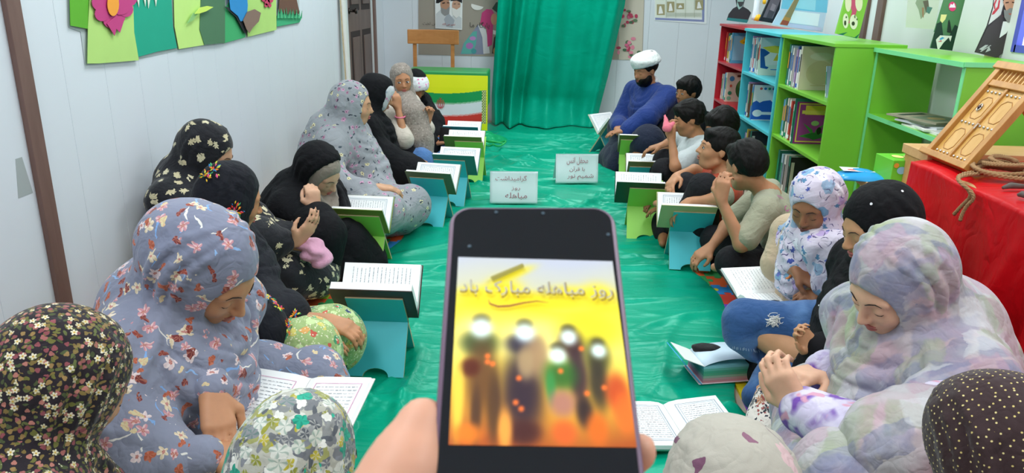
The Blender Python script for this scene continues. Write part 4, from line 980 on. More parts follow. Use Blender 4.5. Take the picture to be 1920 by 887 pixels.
# ---------------------------------------------------------------- the phone in the foreground
TL, TR = Vector(at(845, 386, d=.352)), Vector(at(1150, 387, d=.352))
BL, BR = Vector(at(818, 887, d=.269)), Vector(at(1222, 887, d=.269))
u = ((TR - TL) + (BR - BL)).normalized(); mt, mbm = (TL + TR) / 2, (BL + BR) / 2
v = (mt - mbm); v = (v - u * v.dot(u)).normalized(); n = u.cross(v)
if n.dot(Vector((0, 0, CAM_H)) - mt) < 0: n = -n
PW = ((TR - TL).length + (BR - BL).length) / 2; PH = .165
print('phone', PW, (mt - mbm).length, n)
ph = thing('smartphone', 'black smartphone in a purple case showing a yellow picture, held in the foreground', 'phone', tuple(mt))
def rrect(w, h, r, n_=8):
    out = []
    for cx_, cy_, a0 in ((w / 2 - r, -r, 0), (-w / 2 + r, -r, 90), (-w / 2 + r, -h + r, 180), (w / 2 - r, -h + r, 270)):
        for i in range(n_ + 1):
            a = math.radians(a0 + 90 * i / n_); out.append((cx_ + r * math.cos(a), cy_ + r * math.sin(a)))
    return out
MB().prism(rrect(PW, PH, .010), -n * .011, u, v, n * .011).build('case', mat('mauve_case', '6a4c68', .35, .04), ph, bevel=.002)
MB().prism(rrect(PW - .0045, PH - .0045, .008), Vector(-v * .00225), u, v, n * .0006).build('glass', mat('black_glass', '12151d', .12, 0, spec=.6), ph)
# screen picture: corner pixels on the glass plane
def on_plane(px, py):
    r = Vector(ray(px, py)); C = Vector((0, 0, CAM_H)); p0 = mt + n * .0008; t_ = (p0 - C).dot(n) / r.dot(n); return C + r * t_ - mt
c00, c10, c11, c01 = on_plane(859, 482), on_plane(1148, 490), on_plane(1194, 839), on_plane(841, 834)
h_, w_ = 150, 120
U, Vv = np.meshgrid(np.linspace(0, 1, w_), np.linspace(0, 1, h_))
C = np.zeros((h_, w_, 3))
grad = [(0, (.66, .68, .73)), (.18, (.72, .72, .62)), (.30, (.86, .80, .20)), (.55, (.90, .84, .38)), (.75, (.88, .68, .22)), (1, (.62, .30, .12))]
for k in range(3): C[..., k] = np.interp(Vv + .03 * np.sin(U * 7), [g_[0] for g_ in grad], [g_[1][k] for g_ in grad])
def soft(x, y, rx, ry, c, a=1.0, p=4, rot=0):
    global C
    dx, dy = U - x, Vv - y; r_ = math.radians(rot); q = ((dx * math.cos(r_) + dy * math.sin(r_)) / rx) ** 2 + ((-dx * math.sin(r_) + dy * math.cos(r_)) / ry) ** 2
    m = (a * np.exp(-q ** (p / 2)))[..., None]; C = C * (1 - m) + np.array(c) * m
for (x, y, rx, ry) in ((.12, .24, .14, .06), (.30, .2, .12, .08), (.45, .25, .15, .05), (.70, .22, .14, .06), (.88, .22, .11, .08), (.35, .1, .14, .03), (.55, .27, .3, .04)): soft(x, y, rx, ry, (.85, .78, .12), .9, 3, -20 if ry == .03 else 0)
soft(.1, .45, .12, .1, (.93, .86, .55), .6); soft(.5, .48, .3, .12, (.95, .9, .6), .6); soft(.8, .42, .2, .1, (.82, .78, .12), .7)
bodies = [(.15, .50, .12, .075, (.20, .27, .14)), (.17, .68, .10, .2, (.35, .22, .12)), (.10, .63, .06, .05, (.30, .10, .05)), (.24, .82, .04, .18, (.30, .2, .12)), (.14, .86, .03, .14, (.28, .18, .12)), (.04, .8, .03, .18, (.85, .75, .25)),
          (.40, .50, .10, .06, (.16, .15, .22)), (.40, .74, .13, .22, (.14, .10, .18)), (.49, .56, .07, .12, (.60, .48, .35)), (.42, .60, .05, .09, (.62, .52, .38)), (.40, .94, .1, .06, (.25, .12, .12)),
          (.69, .50, .08, .09, (.22, .14, .12)), (.72, .66, .06, .16, (.20, .12, .18)), (.62, .66, .10, .09, (.16, .36, .14)), (.56, .72, .03, .09, (.2, .5, .25)), (.62, .8, .08, .07, (.62, .42, .38)), (.84, .56, .08, .10, (.26, .26, .14)), (.83, .7, .06, .14, (.18, .16, .14)), (.93, .74, .07, .1, (.70, .25, .12)), (.74, .84, .05, .08, (.16, .12, .14)), (.96, .84, .06, .1, (.85, .4, .15)), (.8, .92, .06, .08, (.8, .38, .12)), (.1, .95, .08, .05, (.85, .45, .12)), (.3, .93, .04, .1, (.9, .6, .25)), (.62, .94, .07, .06, (.8, .35, .15))]
for b_ in bodies: soft(b_[0], b_[1], b_[2], b_[3], b_[4], .92, 4)
for (x, y, r_) in ((.16, .42, .065), (.42, .44, .06), (.68, .46, .05), (.61, .56, .05), (.85, .53, .045)): soft(x, y - .045, r_ * .9, r_ * .6, (.25, .24, .16), .8, 4); soft(x, y, r_, r_ * .85, (.88, .96, .97), .97, 3)
for (x, y) in ((.20, .57), (.23, .61), (.38, .68), (.36, .80), (.39, .83), (.75, .52), (.62, .64), (.76, .75), (.20, .6), (.86, .72)): soft(x, y, .016, .014, (.98, .45, .18), .9, 3)
S = lambda a, b: c00 * ((1 - a) * (1 - b)) + c10 * (a * (1 - b)) + c11 * (a * b) + c01 * ((1 - a) * b)
Pg = np.array([[tuple(S(U[i, j], Vv[i, j])) for j in range(w_)] for i in range(h_)])
colour_grid('screen_picture', Pg[::-1], C[::-1], ph, emit=.54, rough=.3)
def emis(c, s=.58):
    N = NT('screen_ink_' + c); N.color((.01, .01, .01)); N.b.inputs['Emission Color'].default_value = lin(c) + (1,); N.b.inputs['Emission Strength'].default_value = s; return N.m
us, vs = (c10 - c00).normalized(), (c00 - c01).normalized()
for txt, c_, fx, fy, wd, ht, lift in (('روز مباهله مبارک باد', 'b08a1c', .50, .205, .96, .105, .0006), ('روز مباهله مبارک باد', 'dfe2d8', .495, .2, .95, .085, .0009)):
    lettering(txt, None, S(fx, fy) + n * lift, us, vs, wd * (c10 - c00).length, ph, name='screen_lettering', material=emis(c_), height=ht * (c01 - c00).length)
pts = [S(a, b) + n * .0012 for a, b in ((.20, .265), (.21, .29), (.26, .305), (.33, .30), (.42, .28), (.5, .268), (.57, .275))]
MB().tube(pts, [.0001, .0004, .0005, .0005, .0004, .0003, .0001], 6).build('screen_flourish', emis('c8703a'), ph)
MB().tube([S(.22, .14) + n * .001, S(.42, .05) + n * .001], [.0012, .0010], 8).build('screen_flourish', emis('c4bb58'), ph)
for (x, y) in ((930, 398), (1140, 440), (880, 462), (1018, 400)):
    q = on_plane(x, y); MB().lathe([(.0009, 0), (.0009, .0002), (0, .0003)], q, 12, axis=n.to_track_quat('Z', 'Y').to_matrix()).build('sensor_dot', mat('sensor', '4a5a66', .2), ph)
PHONE = dict(mt=mt, u=u, v=v, n=n, w=PW)

# ---------------------------------------------------------------- books and small things lying about
def ground_book(label, px, py, Z, rot, w, hw, th, cover, style, alpha=7, tilt=(0, 0), ths=None, seed=3, edge=None):
    p = at(px, py, Z=Z)
    return open_book(label, p, R3(math.radians(tilt[0]), math.radians(tilt[1]), math.radians(rot)), alpha, w, hw, th, cover, style, seed=seed, ths=ths, edge=edge)
ground_book('open book with pink framed pages on the lap of the grey blue floral veil', 545, 775, .36, 84, .25, .16, .006, 'e8e4e0', 'pink', alpha=6, tilt=(0, -10))
ground_book('thick open white book on the lap of the girl in the unicorn scarf', 1440, 556, .22, 12, .25, .17, .02, '2a2420', 'plain', alpha=(4, 12), ths=(.026, .012), tilt=(6, 0))
ground_book('open book with ruled pages on the satin at the bottom behind the phone', 1268, 800, .03, 100, .25, .18, .012, '3a8f74', 'frame', alpha=5)
# pastel striped edge book with a black pouch on it
t = thing('open_book', 'small open book with pastel striped page edges lying on the satin at right', 'book', tuple(at(1345, 700, Z=.022)), math.radians(12))
MB().box2((-.10, -.07, 0), (.10, .07, .003)).build('cover', mat('cover_white_pink', 'e8d8dc', .3), t, bevel=.001)
for k, c in enumerate(('d88f98', 'cfa0a4', '9fb8a4', '5fae8c', '4fae90', '6fc0b0', '8fd0d8')):
    MB().box2((-.085, -.066, .003 + k * .009), (.098 - .003 * k, .066, .0115 + k * .009)).build('page_layer', mat('pastel_' + c, c, .6), t)
V = []; F = []
for i in range(13):
    s_ = i / 12
    for yy in (-.066, .066): V.append((-.085 + .19 * s_, yy, .067 + .022 * math.sin(s_ * math.pi * .9) ** .7))
for i in range(12): F.append((2 * i, 2 * i + 2, 2 * i + 3, 2 * i + 1))
o = MB().add(V, F).build('top_page', mat('page_blue_white', 'cfe4f2', .6), t, smooth=True); o.modifiers.new('t', 'SOLIDIFY').thickness = .001
V = [(-.085, -.066, .066), (-.085, .066, .066), (-.16, .066, .10), (-.16, -.066, .10)]
o = MB().add(V, [(0, 1, 2, 3)]).build('left_page', mat('page_left', 'eef4ee', .6), t); o.modifiers.new('t', 'SOLIDIFY').thickness = .002
V = [(-.088, -.07, .002), (-.088, .07, .002), (-.17, .07, .10), (-.17, -.07, .10)]
o = MB().add(V, [(0, 1, 2, 3)]).build('cover', mat('cover_sky', '3fa8e0', .35), t); o.modifiers.new('t', 'SOLIDIFY').thickness = .003
# ================================================================ soft shapes: blended solids on a grid -> one continuous mesh
def V3(*a): return np.array(a, float)
def unit(v):
    v = np.asarray(v, float); n = np.linalg.norm(v); return v / n if n > 1e-9 else v
def smin(a, b, k):
    if k <= 0: return np.minimum(a, b)
    h = np.clip(.5 + .5 * (b - a) / k, 0, 1); return b * (1 - h) + a * h - k * h * (1 - h)
class Solid:
    def __init__(s): s.p = []
    def cap(s, a, b, r1, r2=None, k=.02, sub=False): s.p.append(('c', np.array(a, float), np.array(b, float), r1, r1 if r2 is None else r2, k, sub)); return s
    def chain(s, pts, rs, k=.02):
        for i in range(len(pts) - 1): s.cap(pts[i], pts[i + 1], rs[i], rs[i + 1], k)
        return s
    def ell(s, c, r, M=None, k=.02, sub=False): s.p.append(('e', np.array(c, float), np.array(r, float), np.eye(3) if M is None else np.array(M, float), k, sub)); return s
    def half(s, pt, n, k=.003): s.p.append(('h', np.array(pt, float), unit(n), k)); return s      # cut away the side n points to
    def bounds(s):
        lo, hi = [], []
        for q in s.p:
            if q[0] == 'c' and not q[6]: r = max(q[3], q[4]); lo.append(np.minimum(q[1], q[2]) - r); hi.append(np.maximum(q[1], q[2]) + r)
            elif q[0] == 'e' and not q[5]:
                e = np.sqrt(((q[3] * q[2][None, :]) ** 2).sum(1)); lo.append(q[1] - e); hi.append(q[1] + e)
        return np.min(lo, 0), np.max(hi, 0)
    @staticmethod
    def dist(q, X, Y, Z):
        if q[0] == 'c':
            a, b = q[1], q[2]; d = b - a; L = max(float(d @ d), 1e-9)
            px, py, pz = X - a[0], Y - a[1], Z - a[2]
            t = np.clip((px * d[0] + py * d[1] + pz * d[2]) / L, 0, 1)
            px = px - t * d[0]; py = py - t * d[1]; pz = pz - t * d[2]
            return np.sqrt(px * px + py * py + pz * pz) - (q[3] + (q[4] - q[3]) * t)
        if q[0] == 'e':
            c, r, M = q[1], q[2], q[3]; px, py, pz = X - c[0], Y - c[1], Z - c[2]
            u = px * M[0, 0] + py * M[1, 0] + pz * M[2, 0]; v = px * M[0, 1] + py * M[1, 1] + pz * M[2, 1]; w = px * M[0, 2] + py * M[1, 2] + pz * M[2, 2]
            k0 = np.sqrt((u / r[0]) ** 2 + (v / r[1]) ** 2 + (w / r[2]) ** 2); k1 = np.sqrt((u / r[0] ** 2) ** 2 + (v / r[1] ** 2) ** 2 + (w / r[2] ** 2) ** 2)
            return k0 * (k0 - 1) / np.maximum(k1, 1e-6)
        n = q[2]; return (X - q[1][0]) * n[0] + (Y - q[1][1]) * n[1] + (Z - q[1][2]) * n[2]
    def at(s, P):
        D = np.full(len(P), .3); X, Y, Z = P.T
        for q in s.p:
            d = s.dist(q, X, Y, Z)
            if q[0] == 'h': D = -smin(-D, -d, q[3])
            elif q[-1]: D = -smin(-D, d, q[-2])
            else: D = smin(D, d, q[-2])
        return D
    def mesh(s, h, floor=.016):
        lo, hi = s.bounds(); lo = lo - 3 * h; hi = hi + 3 * h; lo[2] = max(lo[2], floor - 2 * h)
        n = np.ceil((hi - lo) / h).astype(int) + 1
        ax = [(lo[i] + np.arange(n[i]) * h).astype(np.float32) for i in range(3)]
        D = np.full(n, .06, np.float32)
        for q in s.p:
            if q[0] == 'h':
                d = s.dist(q, ax[0][:, None, None], ax[1][None, :, None], ax[2][None, None, :]); D = -smin(-D, -d, q[3]); continue
            k = q[-2]; m = k + 2.5 * h
            if q[0] == 'c': r = max(q[3], q[4]); a = np.minimum(q[1], q[2]) - r - m; b = np.maximum(q[1], q[2]) + r + m
            else: e = np.sqrt(((q[3] * q[2][None, :]) ** 2).sum(1)); a = q[1] - e - m; b = q[1] + e + m
            i0 = np.clip(np.floor((a - lo) / h).astype(int), 0, n); i1 = np.clip(np.ceil((b - lo) / h).astype(int) + 1, 0, n)
            if (i1 <= i0).any(): continue
            sl = tuple(slice(i0[i], i1[i]) for i in range(3))
            d = s.dist(q, ax[0][sl[0]][:, None, None], ax[1][sl[1]][None, :, None], ax[2][sl[2]][None, None, :]).astype(np.float32)
            D[sl] = -smin(-D[sl], d, k) if q[-1] else smin(D[sl], d, k)
        D = np.maximum(D, (floor - ax[2])[None, None, :])
        return surface_nets(D, ax)
def surface_nets(D, ax):
    D[0], D[-1] = .05, .05; D[:, 0], D[:, -1] = .05, .05; D[:, :, 0], D[:, :, -1] = .05, .05
    S = D < 0
    c = S[:-1, :-1, :-1].astype(np.int8)
    tot = c.copy()
    for dx, dy, dz in ((0, 0, 1), (0, 1, 0), (0, 1, 1), (1, 0, 0), (1, 0, 1), (1, 1, 0), (1, 1, 1)):
        tot += S[dx:S.shape[0] - 1 + dx, dy:S.shape[1] - 1 + dy, dz:S.shape[2] - 1 + dz]
    act = (tot > 0) & (tot < 8)
    I, J, K = np.nonzero(act); n = len(I)
    ids = np.full(act.shape, -1, np.int32); ids[I, J, K] = np.arange(n)
    P = np.zeros((n, 3)); W = np.zeros(n)
    cn = [(0, 0, 0), (1, 0, 0), (0, 1, 0), (1, 1, 0), (0, 0, 1), (1, 0, 1), (0, 1, 1), (1, 1, 1)]
    val = [D[I + a, J + b, K + c_] for a, b, c_ in cn]
    for a in range(8):
        for b in range(a + 1, 8):
            df = [cn[b][i] - cn[a][i] for i in range(3)]
            if sum(abs(x) for x in df) != 1: continue
            va, vb = val[a], val[b]; m = (va < 0) != (vb < 0); t = np.where(m, va / np.where(m, va - vb, 1), 0)
            for i in range(3): P[:, i] += np.where(m, cn[a][i] + t * df[i], 0)
            W += m
    P /= W[:, None]
    h = float(ax[0][1] - ax[0][0]); V = np.stack([ax[0][I], ax[1][J], ax[2][K]], 1) + P * h
    Q = []
    for axis in range(3):
        sl0 = [slice(None)] * 3; sl1 = [slice(None)] * 3; sl0[axis] = slice(0, -1); sl1[axis] = slice(1, None)
        A, B = S[tuple(sl0)], S[tuple(sl1)]; E = np.argwhere(A != B)
        inside = A[tuple(E.T)]
        o1, o2 = [(1, 2), (2, 0), (0, 1)][axis]
        def idd(da, db):
            e = E.copy(); e[:, o1] -= da; e[:, o2] -= db; return ids[tuple(e.T)]
        q = np.stack([idd(1, 1), idd(0, 1), idd(0, 0), idd(1, 0)], 1)
        q[~inside] = q[~inside][:, ::-1]; Q.append(q)
    Q = np.concatenate(Q); Q = Q[(Q >= 0).all(1)]
    return V, Q
def vnormals(V, F):
    a, b, c, d = V[F[:, 0]], V[F[:, 1]], V[F[:, 2]], V[F[:, 3]]
    n = np.cross(c - a, d - b); N = np.zeros_like(V)
    for i in range(4): np.add.at(N, F[:, i], n) if False else None
    for k in range(3):
        N[:, k] = sum(np.bincount(F[:, i], n[:, k], len(V)) for i in range(4))
    return N / np.maximum(np.linalg.norm(N, axis=1, keepdims=True), 1e-9)
def relax(V, F, it=1):
    for _ in range(it):
        acc = np.zeros_like(V); cnt = np.bincount(F.ravel(), minlength=len(V)).astype(float) * 2
        for i in range(4):
            j = (i + 1) % 4
            for k in range(3):
                acc[:, k] += np.bincount(F[:, i], V[F[:, j], k], len(V)) + np.bincount(F[:, j], V[F[:, i], k], len(V))
        V = .5 * V + .5 * acc / np.maximum(cnt, 1)[:, None]
    return V
TRI = [0]
def soft_mesh(name, S, h, material, parent, fold=None, floor=.016, smooth=1):
    h = h * (1.2 if h < .005 else 1.42)
    V, F = S.mesh(h, floor)
    V = relax(V, F, smooth)
    if floor > 0: V[:, 0] = np.clip(V[:, 0], WL + .022, WR - .02)
    if fold is not None:
        N = vnormals(V, F); V = V + N * fold(V, N)[:, None]; V[:, 2] = np.maximum(V[:, 2], floor)
        if floor > 0: V[:, 0] = np.maximum(V[:, 0], WL + .022)
    TRI[0] += len(F) * 2
    return link_mesh(name, raw_mesh(name, V, F), material, parent)

# ---------------------------------------------------------------- cloth materials
def fabric(name, base, layers=(), rough=.75, weave=.12, blotch=None, sheen=.15, wrinkle=.55, plaid=None):
    """layers: dict(scale, r, n petals, depth, aspect, cols, dens, seed) scattered over the cloth in its own surface"""
    N = NT(name)
    P = N.n('ShaderNodeTexCoord').outputs['Object']; Nn = N.n('ShaderNodeNewGeometry').outputs['Normal']
    col = lin(base) + (1,)
    nz = N.noise(P, 5, 2)
    col = N.mix(nz.outputs[0], tuple(x * .9 for x in lin(base)), tuple(min(x * 1.1, 1) for x in lin(base)))
    if blotch:
        for i, (c, sc, lo, hi) in enumerate(blotch):
            off = N.vmath('ADD', P, (i * 3.7, i * 1.3, i * 5.1)); b = N.noise(off, sc, 2, .5, .4)
            f = N.ramp(b.outputs[0], [(lo, (0, 0, 0)), (hi, (1, 1, 1))]); col = N.mix(f, col, lin(c))
    if plaid:
        for i, (c, sc, den) in enumerate(plaid):
            wv = N.vmath('SCALE', N.vmath('SUBTRACT', N.noise(P, 30, 3).outputs['Color'], (.5, .5, .5)), scale=.03)
            mp = N.n('ShaderNodeMapping'); N.put(mp.inputs[0], N.vmath('ADD', P, wv)); mp.inputs['Rotation'].default_value = (.5 + .2 * i, .3, .6 + .1 * i); mp.inputs['Scale'].default_value = (sc, sc * 1.7, sc * .9); mp.inputs['Location'].default_value = (i * 1.7, i, i * .3)
            v = N.n('ShaderNodeTexVoronoi', voronoi_dimensions='3D', distance='CHEBYCHEV'); N.put(v.inputs['Vector'], mp.outputs[0]); v.inputs['Scale'].default_value = 1; v.inputs['Randomness'].default_value = .45
            rc = N.n('ShaderNodeSeparateColor'); N.put(rc.inputs[0], v.outputs['Color'])
            f = N.math('MULTIPLY', N.ramp(v.outputs['Distance'], [(.40, (1, 1, 1)), (.45, (0, 0, 0))]), N.math('LESS_THAN', rc.outputs[i % 3], den)); f = N.math('MULTIPLY', f, N.math('MULTIPLY_ADD', N.noise(P, 60, 3).outputs[0], .6, .22))
            col = N.mix(f, col, lin(c))
    t1 = N.vmath('NORMALIZE', N.vmath('CROSS_PRODUCT', Nn, (.31, .22, .93))); t2 = N.vmath('CROSS_PRODUCT', Nn, t1)
    wp_ = None
    for li, L in enumerate(layers):
        sc = L['scale']
        if wp_ is None: wp_ = N.vmath('SUBTRACT', N.noise(P, 38, 2).outputs['Color'], (.5, .5, .5))
        off = N.vmath('ADD', N.vmath('SCALE', N.vmath('ADD', P, N.vmath('SCALE', wp_, scale=L.get('warp', .022) )), scale=sc), (li * 7.3 + L.get('seed', 0), li * 2.9, li * 4.1))
        v = N.n('ShaderNodeTexVoronoi', voronoi_dimensions='3D', feature='F1'); N.put(v.inputs['Vector'], off); v.inputs['Scale'].default_value = 1; v.inputs['Randomness'].default_value = L.get('rand', .8)
        d = N.vmath('SUBTRACT', off, v.outputs['Position']); rc = N.n('ShaderNodeSeparateColor'); N.put(rc.inputs[0], v.outputs['Color'])
        nd = N.vmath('DOT_PRODUCT', d, Nn); u = N.vmath('DOT_PRODUCT', d, t1); w = N.vmath('DOT_PRODUCT', d, t2)
        ang = N.math('ADD', N.math('ARCTAN2', w, u), N.math('MULTIPLY', rc.outputs[0], 6.283)); rad = N.math('SQRT', N.math('ADD', N.math('MULTIPLY', u, u), N.math('MULTIPLY', w, w)))
        asp = L.get('aspect', 1)
        if asp != 1 or L.get('bend'):
            uu = N.math('MULTIPLY', rad, N.math('COSINE', ang)); ww = N.math('MULTIPLY', N.math('MULTIPLY', rad, N.math('SINE', ang)), asp)
            if L.get('bend'): ww = N.math('ADD', ww, N.math('MULTIPLY', N.math('MULTIPLY', uu, uu), L['bend']))
            rr_ = N.math('SQRT', N.math('ADD', N.math('MULTIPLY', uu, uu), N.math('MULTIPLY', ww, ww)))
        else: rr_ = rad
        R = L['r']; pn = L.get('n', 0)
        if pn:
            pet = N.math('ABSOLUTE', N.math('COSINE', N.math('MULTIPLY', ang, pn / 2))); lim = N.math('MULTIPLY_ADD', pet, R * L.get('depth', .5), R * (1 - L.get('depth', .5)))
        else: lim = R
        m = N.math('MULTIPLY', N.math('LESS_THAN', rr_, lim), N.math('LESS_THAN', N.math('ABSOLUTE', nd), .42))
        if L.get('dens', 1) < 1: m = N.math('MULTIPLY', m, N.math('LESS_THAN', rc.outputs[1], L['dens']))
        if L.get('ring'): m = N.math('MULTIPLY', m, N.math('GREATER_THAN', rr_, R * L['ring']))
        cols = L['cols']; st = [(i / len(cols), lin(c)) for i, c in enumerate(cols)]
        cc = N.ramp(rc.outputs[2], st, 'CONSTANT') if len(cols) > 1 else lin(cols[0]) + (1,)
        if L.get('centre'):
            cc = N.mix(N.math('LESS_THAN', rad, R * .3), cc, lin(L['centre']))
        if L.get('shade'):
            cc = N.mix(N.math('MULTIPLY', N.math('SINE', N.math('MULTIPLY', ang, 5)), .5), cc, lin(L['shade']))
        col = N.mix(m, col, cc)
    N.color(col)
    N.b.inputs['Roughness'].default_value = rough; N.b.inputs['Specular IOR Level'].default_value = .25; N.b.inputs['Sheen Weight'].default_value = sheen; N.b.inputs['Sheen Roughness'].default_value = .5
    a1 = N.math('ABSOLUTE', N.math('SUBTRACT', N.noise(P, 9, 3, .5, .8).outputs[0], .5)); a2 = N.math('ABSOLUTE', N.math('SUBTRACT', N.noise(P, 26, 2, .5, .6).outputs[0], .5))
    N.bump(N.math('ADD', N.math('ADD', N.math('MULTIPLY', a1, 1.0), N.math('MULTIPLY', a2, .35)), N.math('MULTIPLY', N.noise(P, 900, 1).outputs[0], .02 * weave / .12)), wrinkle, .03)
    return N.m
_sk = {}
def skin(c):
    if c in _sk: return _sk[c]
    N = NT('skin'); P = N.n('ShaderNodeTexCoord').outputs['Object']; nz = N.noise(P, 22, 3)
    b = np.array(lin(c)); N.color(N.ramp(nz.outputs[0], [(.3, tuple(b * .9)), (.7, tuple(np.minimum(b * 1.08, 1)))]))
    i = N.b.inputs; i['Roughness'].default_value = .5; i['Specular IOR Level'].default_value = .35; i['Subsurface Weight'].default_value = .12; i['Subsurface Radius'].default_value = (1, .35, .2); i['Subsurface Scale'].default_value = .006
    N.bump(N.noise(P, 260, 3).outputs[0], .08, .001)
    _sk[c] = N.m; return N.m
def hairmat():
    if 'h' in _sk: return _sk['h']
    N = NT('dark_hair'); P = N.n('ShaderNodeTexCoord').outputs['Object']; nz = N.noise(N.vmath('MULTIPLY', P, (160, 160, 30)), 1, 4)
    N.color(N.ramp(nz.outputs[0], [(.3, (.004, .0035, .003)), (.75, (.007, .006, .0055))])); N.b.inputs['Roughness'].default_value = .5; N.b.inputs['Specular IOR Level'].default_value = .16
    N.bump(nz.outputs[0], .7, .004); _sk['h'] = N.m; return N.m

# ---------------------------------------------------------------- people
def frame(yaw, pitch=0, roll=0):
    y, p, r = math.radians(yaw), math.radians(pitch), math.radians(roll)
    f = V3(math.cos(p) * math.cos(y), math.cos(p) * math.sin(y), -math.sin(p)); l = V3(-math.sin(y), math.cos(y), 0); u = np.cross(f, l)
    l2 = l * math.cos(r) + u * math.sin(r); u2 = np.cross(f, l2)
    return np.stack([f, l2, u2], 1)         # columns forward, left, up
class Head:
    def __init__(s, c, M, k=1.0, lean=0): s.c, s.M, s.k = np.array(c, float), M, k
    def w(s, x, y, z): return s.c + s.M @ (np.array([x, y, z]) * s.k)
    def prims(s, S, ears=True, mouth=0):
        k = s.k; w = s.w
        S.ell(w(-.012, 0, .030), V3(.096, .074, .088) * k, s.M, .01)
        S.ell(w(.028, 0, -.030), V3(.064, .056, .086) * k, s.M, .03 * k)
        S.ell(w(.050, 0, -.088), V3(.032, .030, .024) * k, s.M, .025 * k)        # chin
        for y in (-1, 1):
            S.ell(w(.060, .034 * y, -.026), V3(.026, .024, .026) * k, s.M, .02 * k)  # cheek
            S.cap(w(.083, .012 * y, .022), w(.070, .046 * y, .020), .010 * k, .009 * k, .016 * k)  # brow ridge
            S.cap(w(.0, .052 * y, -.062), w(.038, .028 * y, -.092), .016 * k, .018 * k, .02 * k)   # jaw
        for y in (-1, 1): S.ell(w(.098, .031 * y, .003), V3(.018, .019, .013) * k, s.M, .012 * k, True)
        for y in (-1, 1): S.ell(w(.077, .031 * y, .000), V3(.014, .0165, .0125) * k, s.M, .004 * k)    # lids
        S.cap(w(.088, 0, .012), w(.110, 0, -.027), .0075 * k, .0105 * k, .010 * k)
        for y in (-1, 1): S.ell(w(.100, .011 * y, -.031), V3(.010, .0075, .0075) * k, s.M, .005 * k)
        S.ell(w(.087, 0, -.054), V3(.012, .022, .008) * k, s.M, .006 * k); S.ell(w(.085, 0, -.0655), V3(.012, .019, .0075) * k, s.M, .005 * k)
        S.cap(w(.103, .016, -.0598), w(.103, -.016, -.0598), .0028 * k, .0028 * k, .003 * k, True)
        if ears:
            for y in (-1, 1):
                S.ell(w(-.008, .074 * y, -.006), V3(.018, .009, .030) * k, s.M, .006 * k); S.ell(w(-.004, .084 * y, -.004), V3(.009, .005, .018) * k, s.M, .004 * k, True)
    def feature(s, S, pts, r, name, m, parent, lift=.0008, n=6, close=False):
        """a thin line laid on the face; pts in head coordinates (y, z)"""
        out = []
        for y, z in pts:
            lo, hi = 0.0, .14
            xs = np.linspace(.13, .03, 60); P = np.array([s.w(x, y, z) for x in xs]); d = S.at(P); i = np.argmax(d < 0)
            x = xs[i] if d[i] < 0 else .07
            x0 = xs[max(i - 1, 0)]
            if d[i] < 0 and i > 0: x = x0 + (x - x0) * d[i-1] / (d[i-1] - d[i])
            out.append(Vector(s.w(x + lift, y, z)))
        return out
def add_face(h, S, parent, gaze='down', hairc='241a17', lipc='b0605a', brow=1.0, eyes=True, far=False):
    k = h.k; mh = mat('brow_hair', hairc, .7, 0); ml = mat('lips_' + lipc, lipc, .45, .03)
    for y in (-1, 1):
        p = h.feature(S, [(y * a, b) for a, b in ((.012, .021), (.022, .0255), (.034, .0265), (.046, .019))], 0, '', None, None, .0005)
        MB().tube(p, [.0010 * k * brow, .0017 * k * brow, .0014 * k * brow, .0005 * k], 6).build('eyebrow', mh, parent, smooth=True)
        if gaze == 'down':
            p = h.feature(S, [(y * a, b) for a, b in ((.017, -.0055), (.024, -.0085), (.033, -.0090), (.042, -.0060), (.046, -.003))], 0, '', None, None, .0006)
            MB().tube(p, [.0004 * k, .0008 * k, .0010 * k, .0009 * k, .0004 * k], 6).build('eyelashes', mh, parent, smooth=True)
        else:
            gx = {'left': .0035, 'right': -.0035, 'open': 0}[gaze]
            ring = [(y * .031 + .0135 * math.cos(t), .0005 + .0062 * math.sin(t) * (1 if math.sin(t) > 0 else .75)) for t in np.linspace(0, 2 * math.pi, 18, endpoint=False)]
            P = h.feature(S, ring, 0, '', None, None, .0014); c = h.feature(S, [(y * .031, .0005)], 0, '', None, None, .0026)[0]
            ey = MB().add(P + [c], [(i, (i + 1) % 18, 18) for i in range(18)]).build('eye', mat('eye_white', 'e8e4e0', .2, 0), parent, smooth=True)
            cy = y * .031 + gx
            rg = [(cy + .0058 * math.cos(t), .0008 + .0056 * math.sin(t)) for t in np.linspace(0, 2 * math.pi, 14, endpoint=False)]
            P2 = h.feature(S, rg, 0, '', None, None, .0028); c2 = h.feature(S, [(cy, .0008)], 0, '', None, None, .0036)[0]
            MB().add(P2 + [c2], [(i, (i + 1) % 14, 14) for i in range(14)]).build('iris', mat('iris_dark', '1c120e', .12, 0, spec=.8), ey, smooth=True)
            up = h.feature(S, [(y * .031 + .0145 * math.cos(t), .001 + .0072 * math.sin(t)) for t in np.linspace(.1, math.pi - .1, 9)], 0, '', None, None, .0022)
            MB().tube(up, [.0007 * k] + [.0014 * k] * 7 + [.0007 * k], 6).build('eyelashes', mh, parent, smooth=True)
    p = h.feature(S, [(a, -.0545 + .002 * abs(abs(a) - .008) * 0) for a in np.linspace(-.018, .018, 7)], 0, '', None, None, -.0006)
    MB().tube(p, [.0012, .003, .0042, .0040, .0042, .003, .0012], 8).build('upper_lip', ml, parent, smooth=True)
    p = h.feature(S, [(a, -.0655) for a in np.linspace(-.016, .016, 7)], 0, '', None, None, -.001)
    MB().tube(p, [.0014, .0036, .005, .0052, .005, .0036, .0014], 8).build('lower_lip', ml, parent, smooth=True)

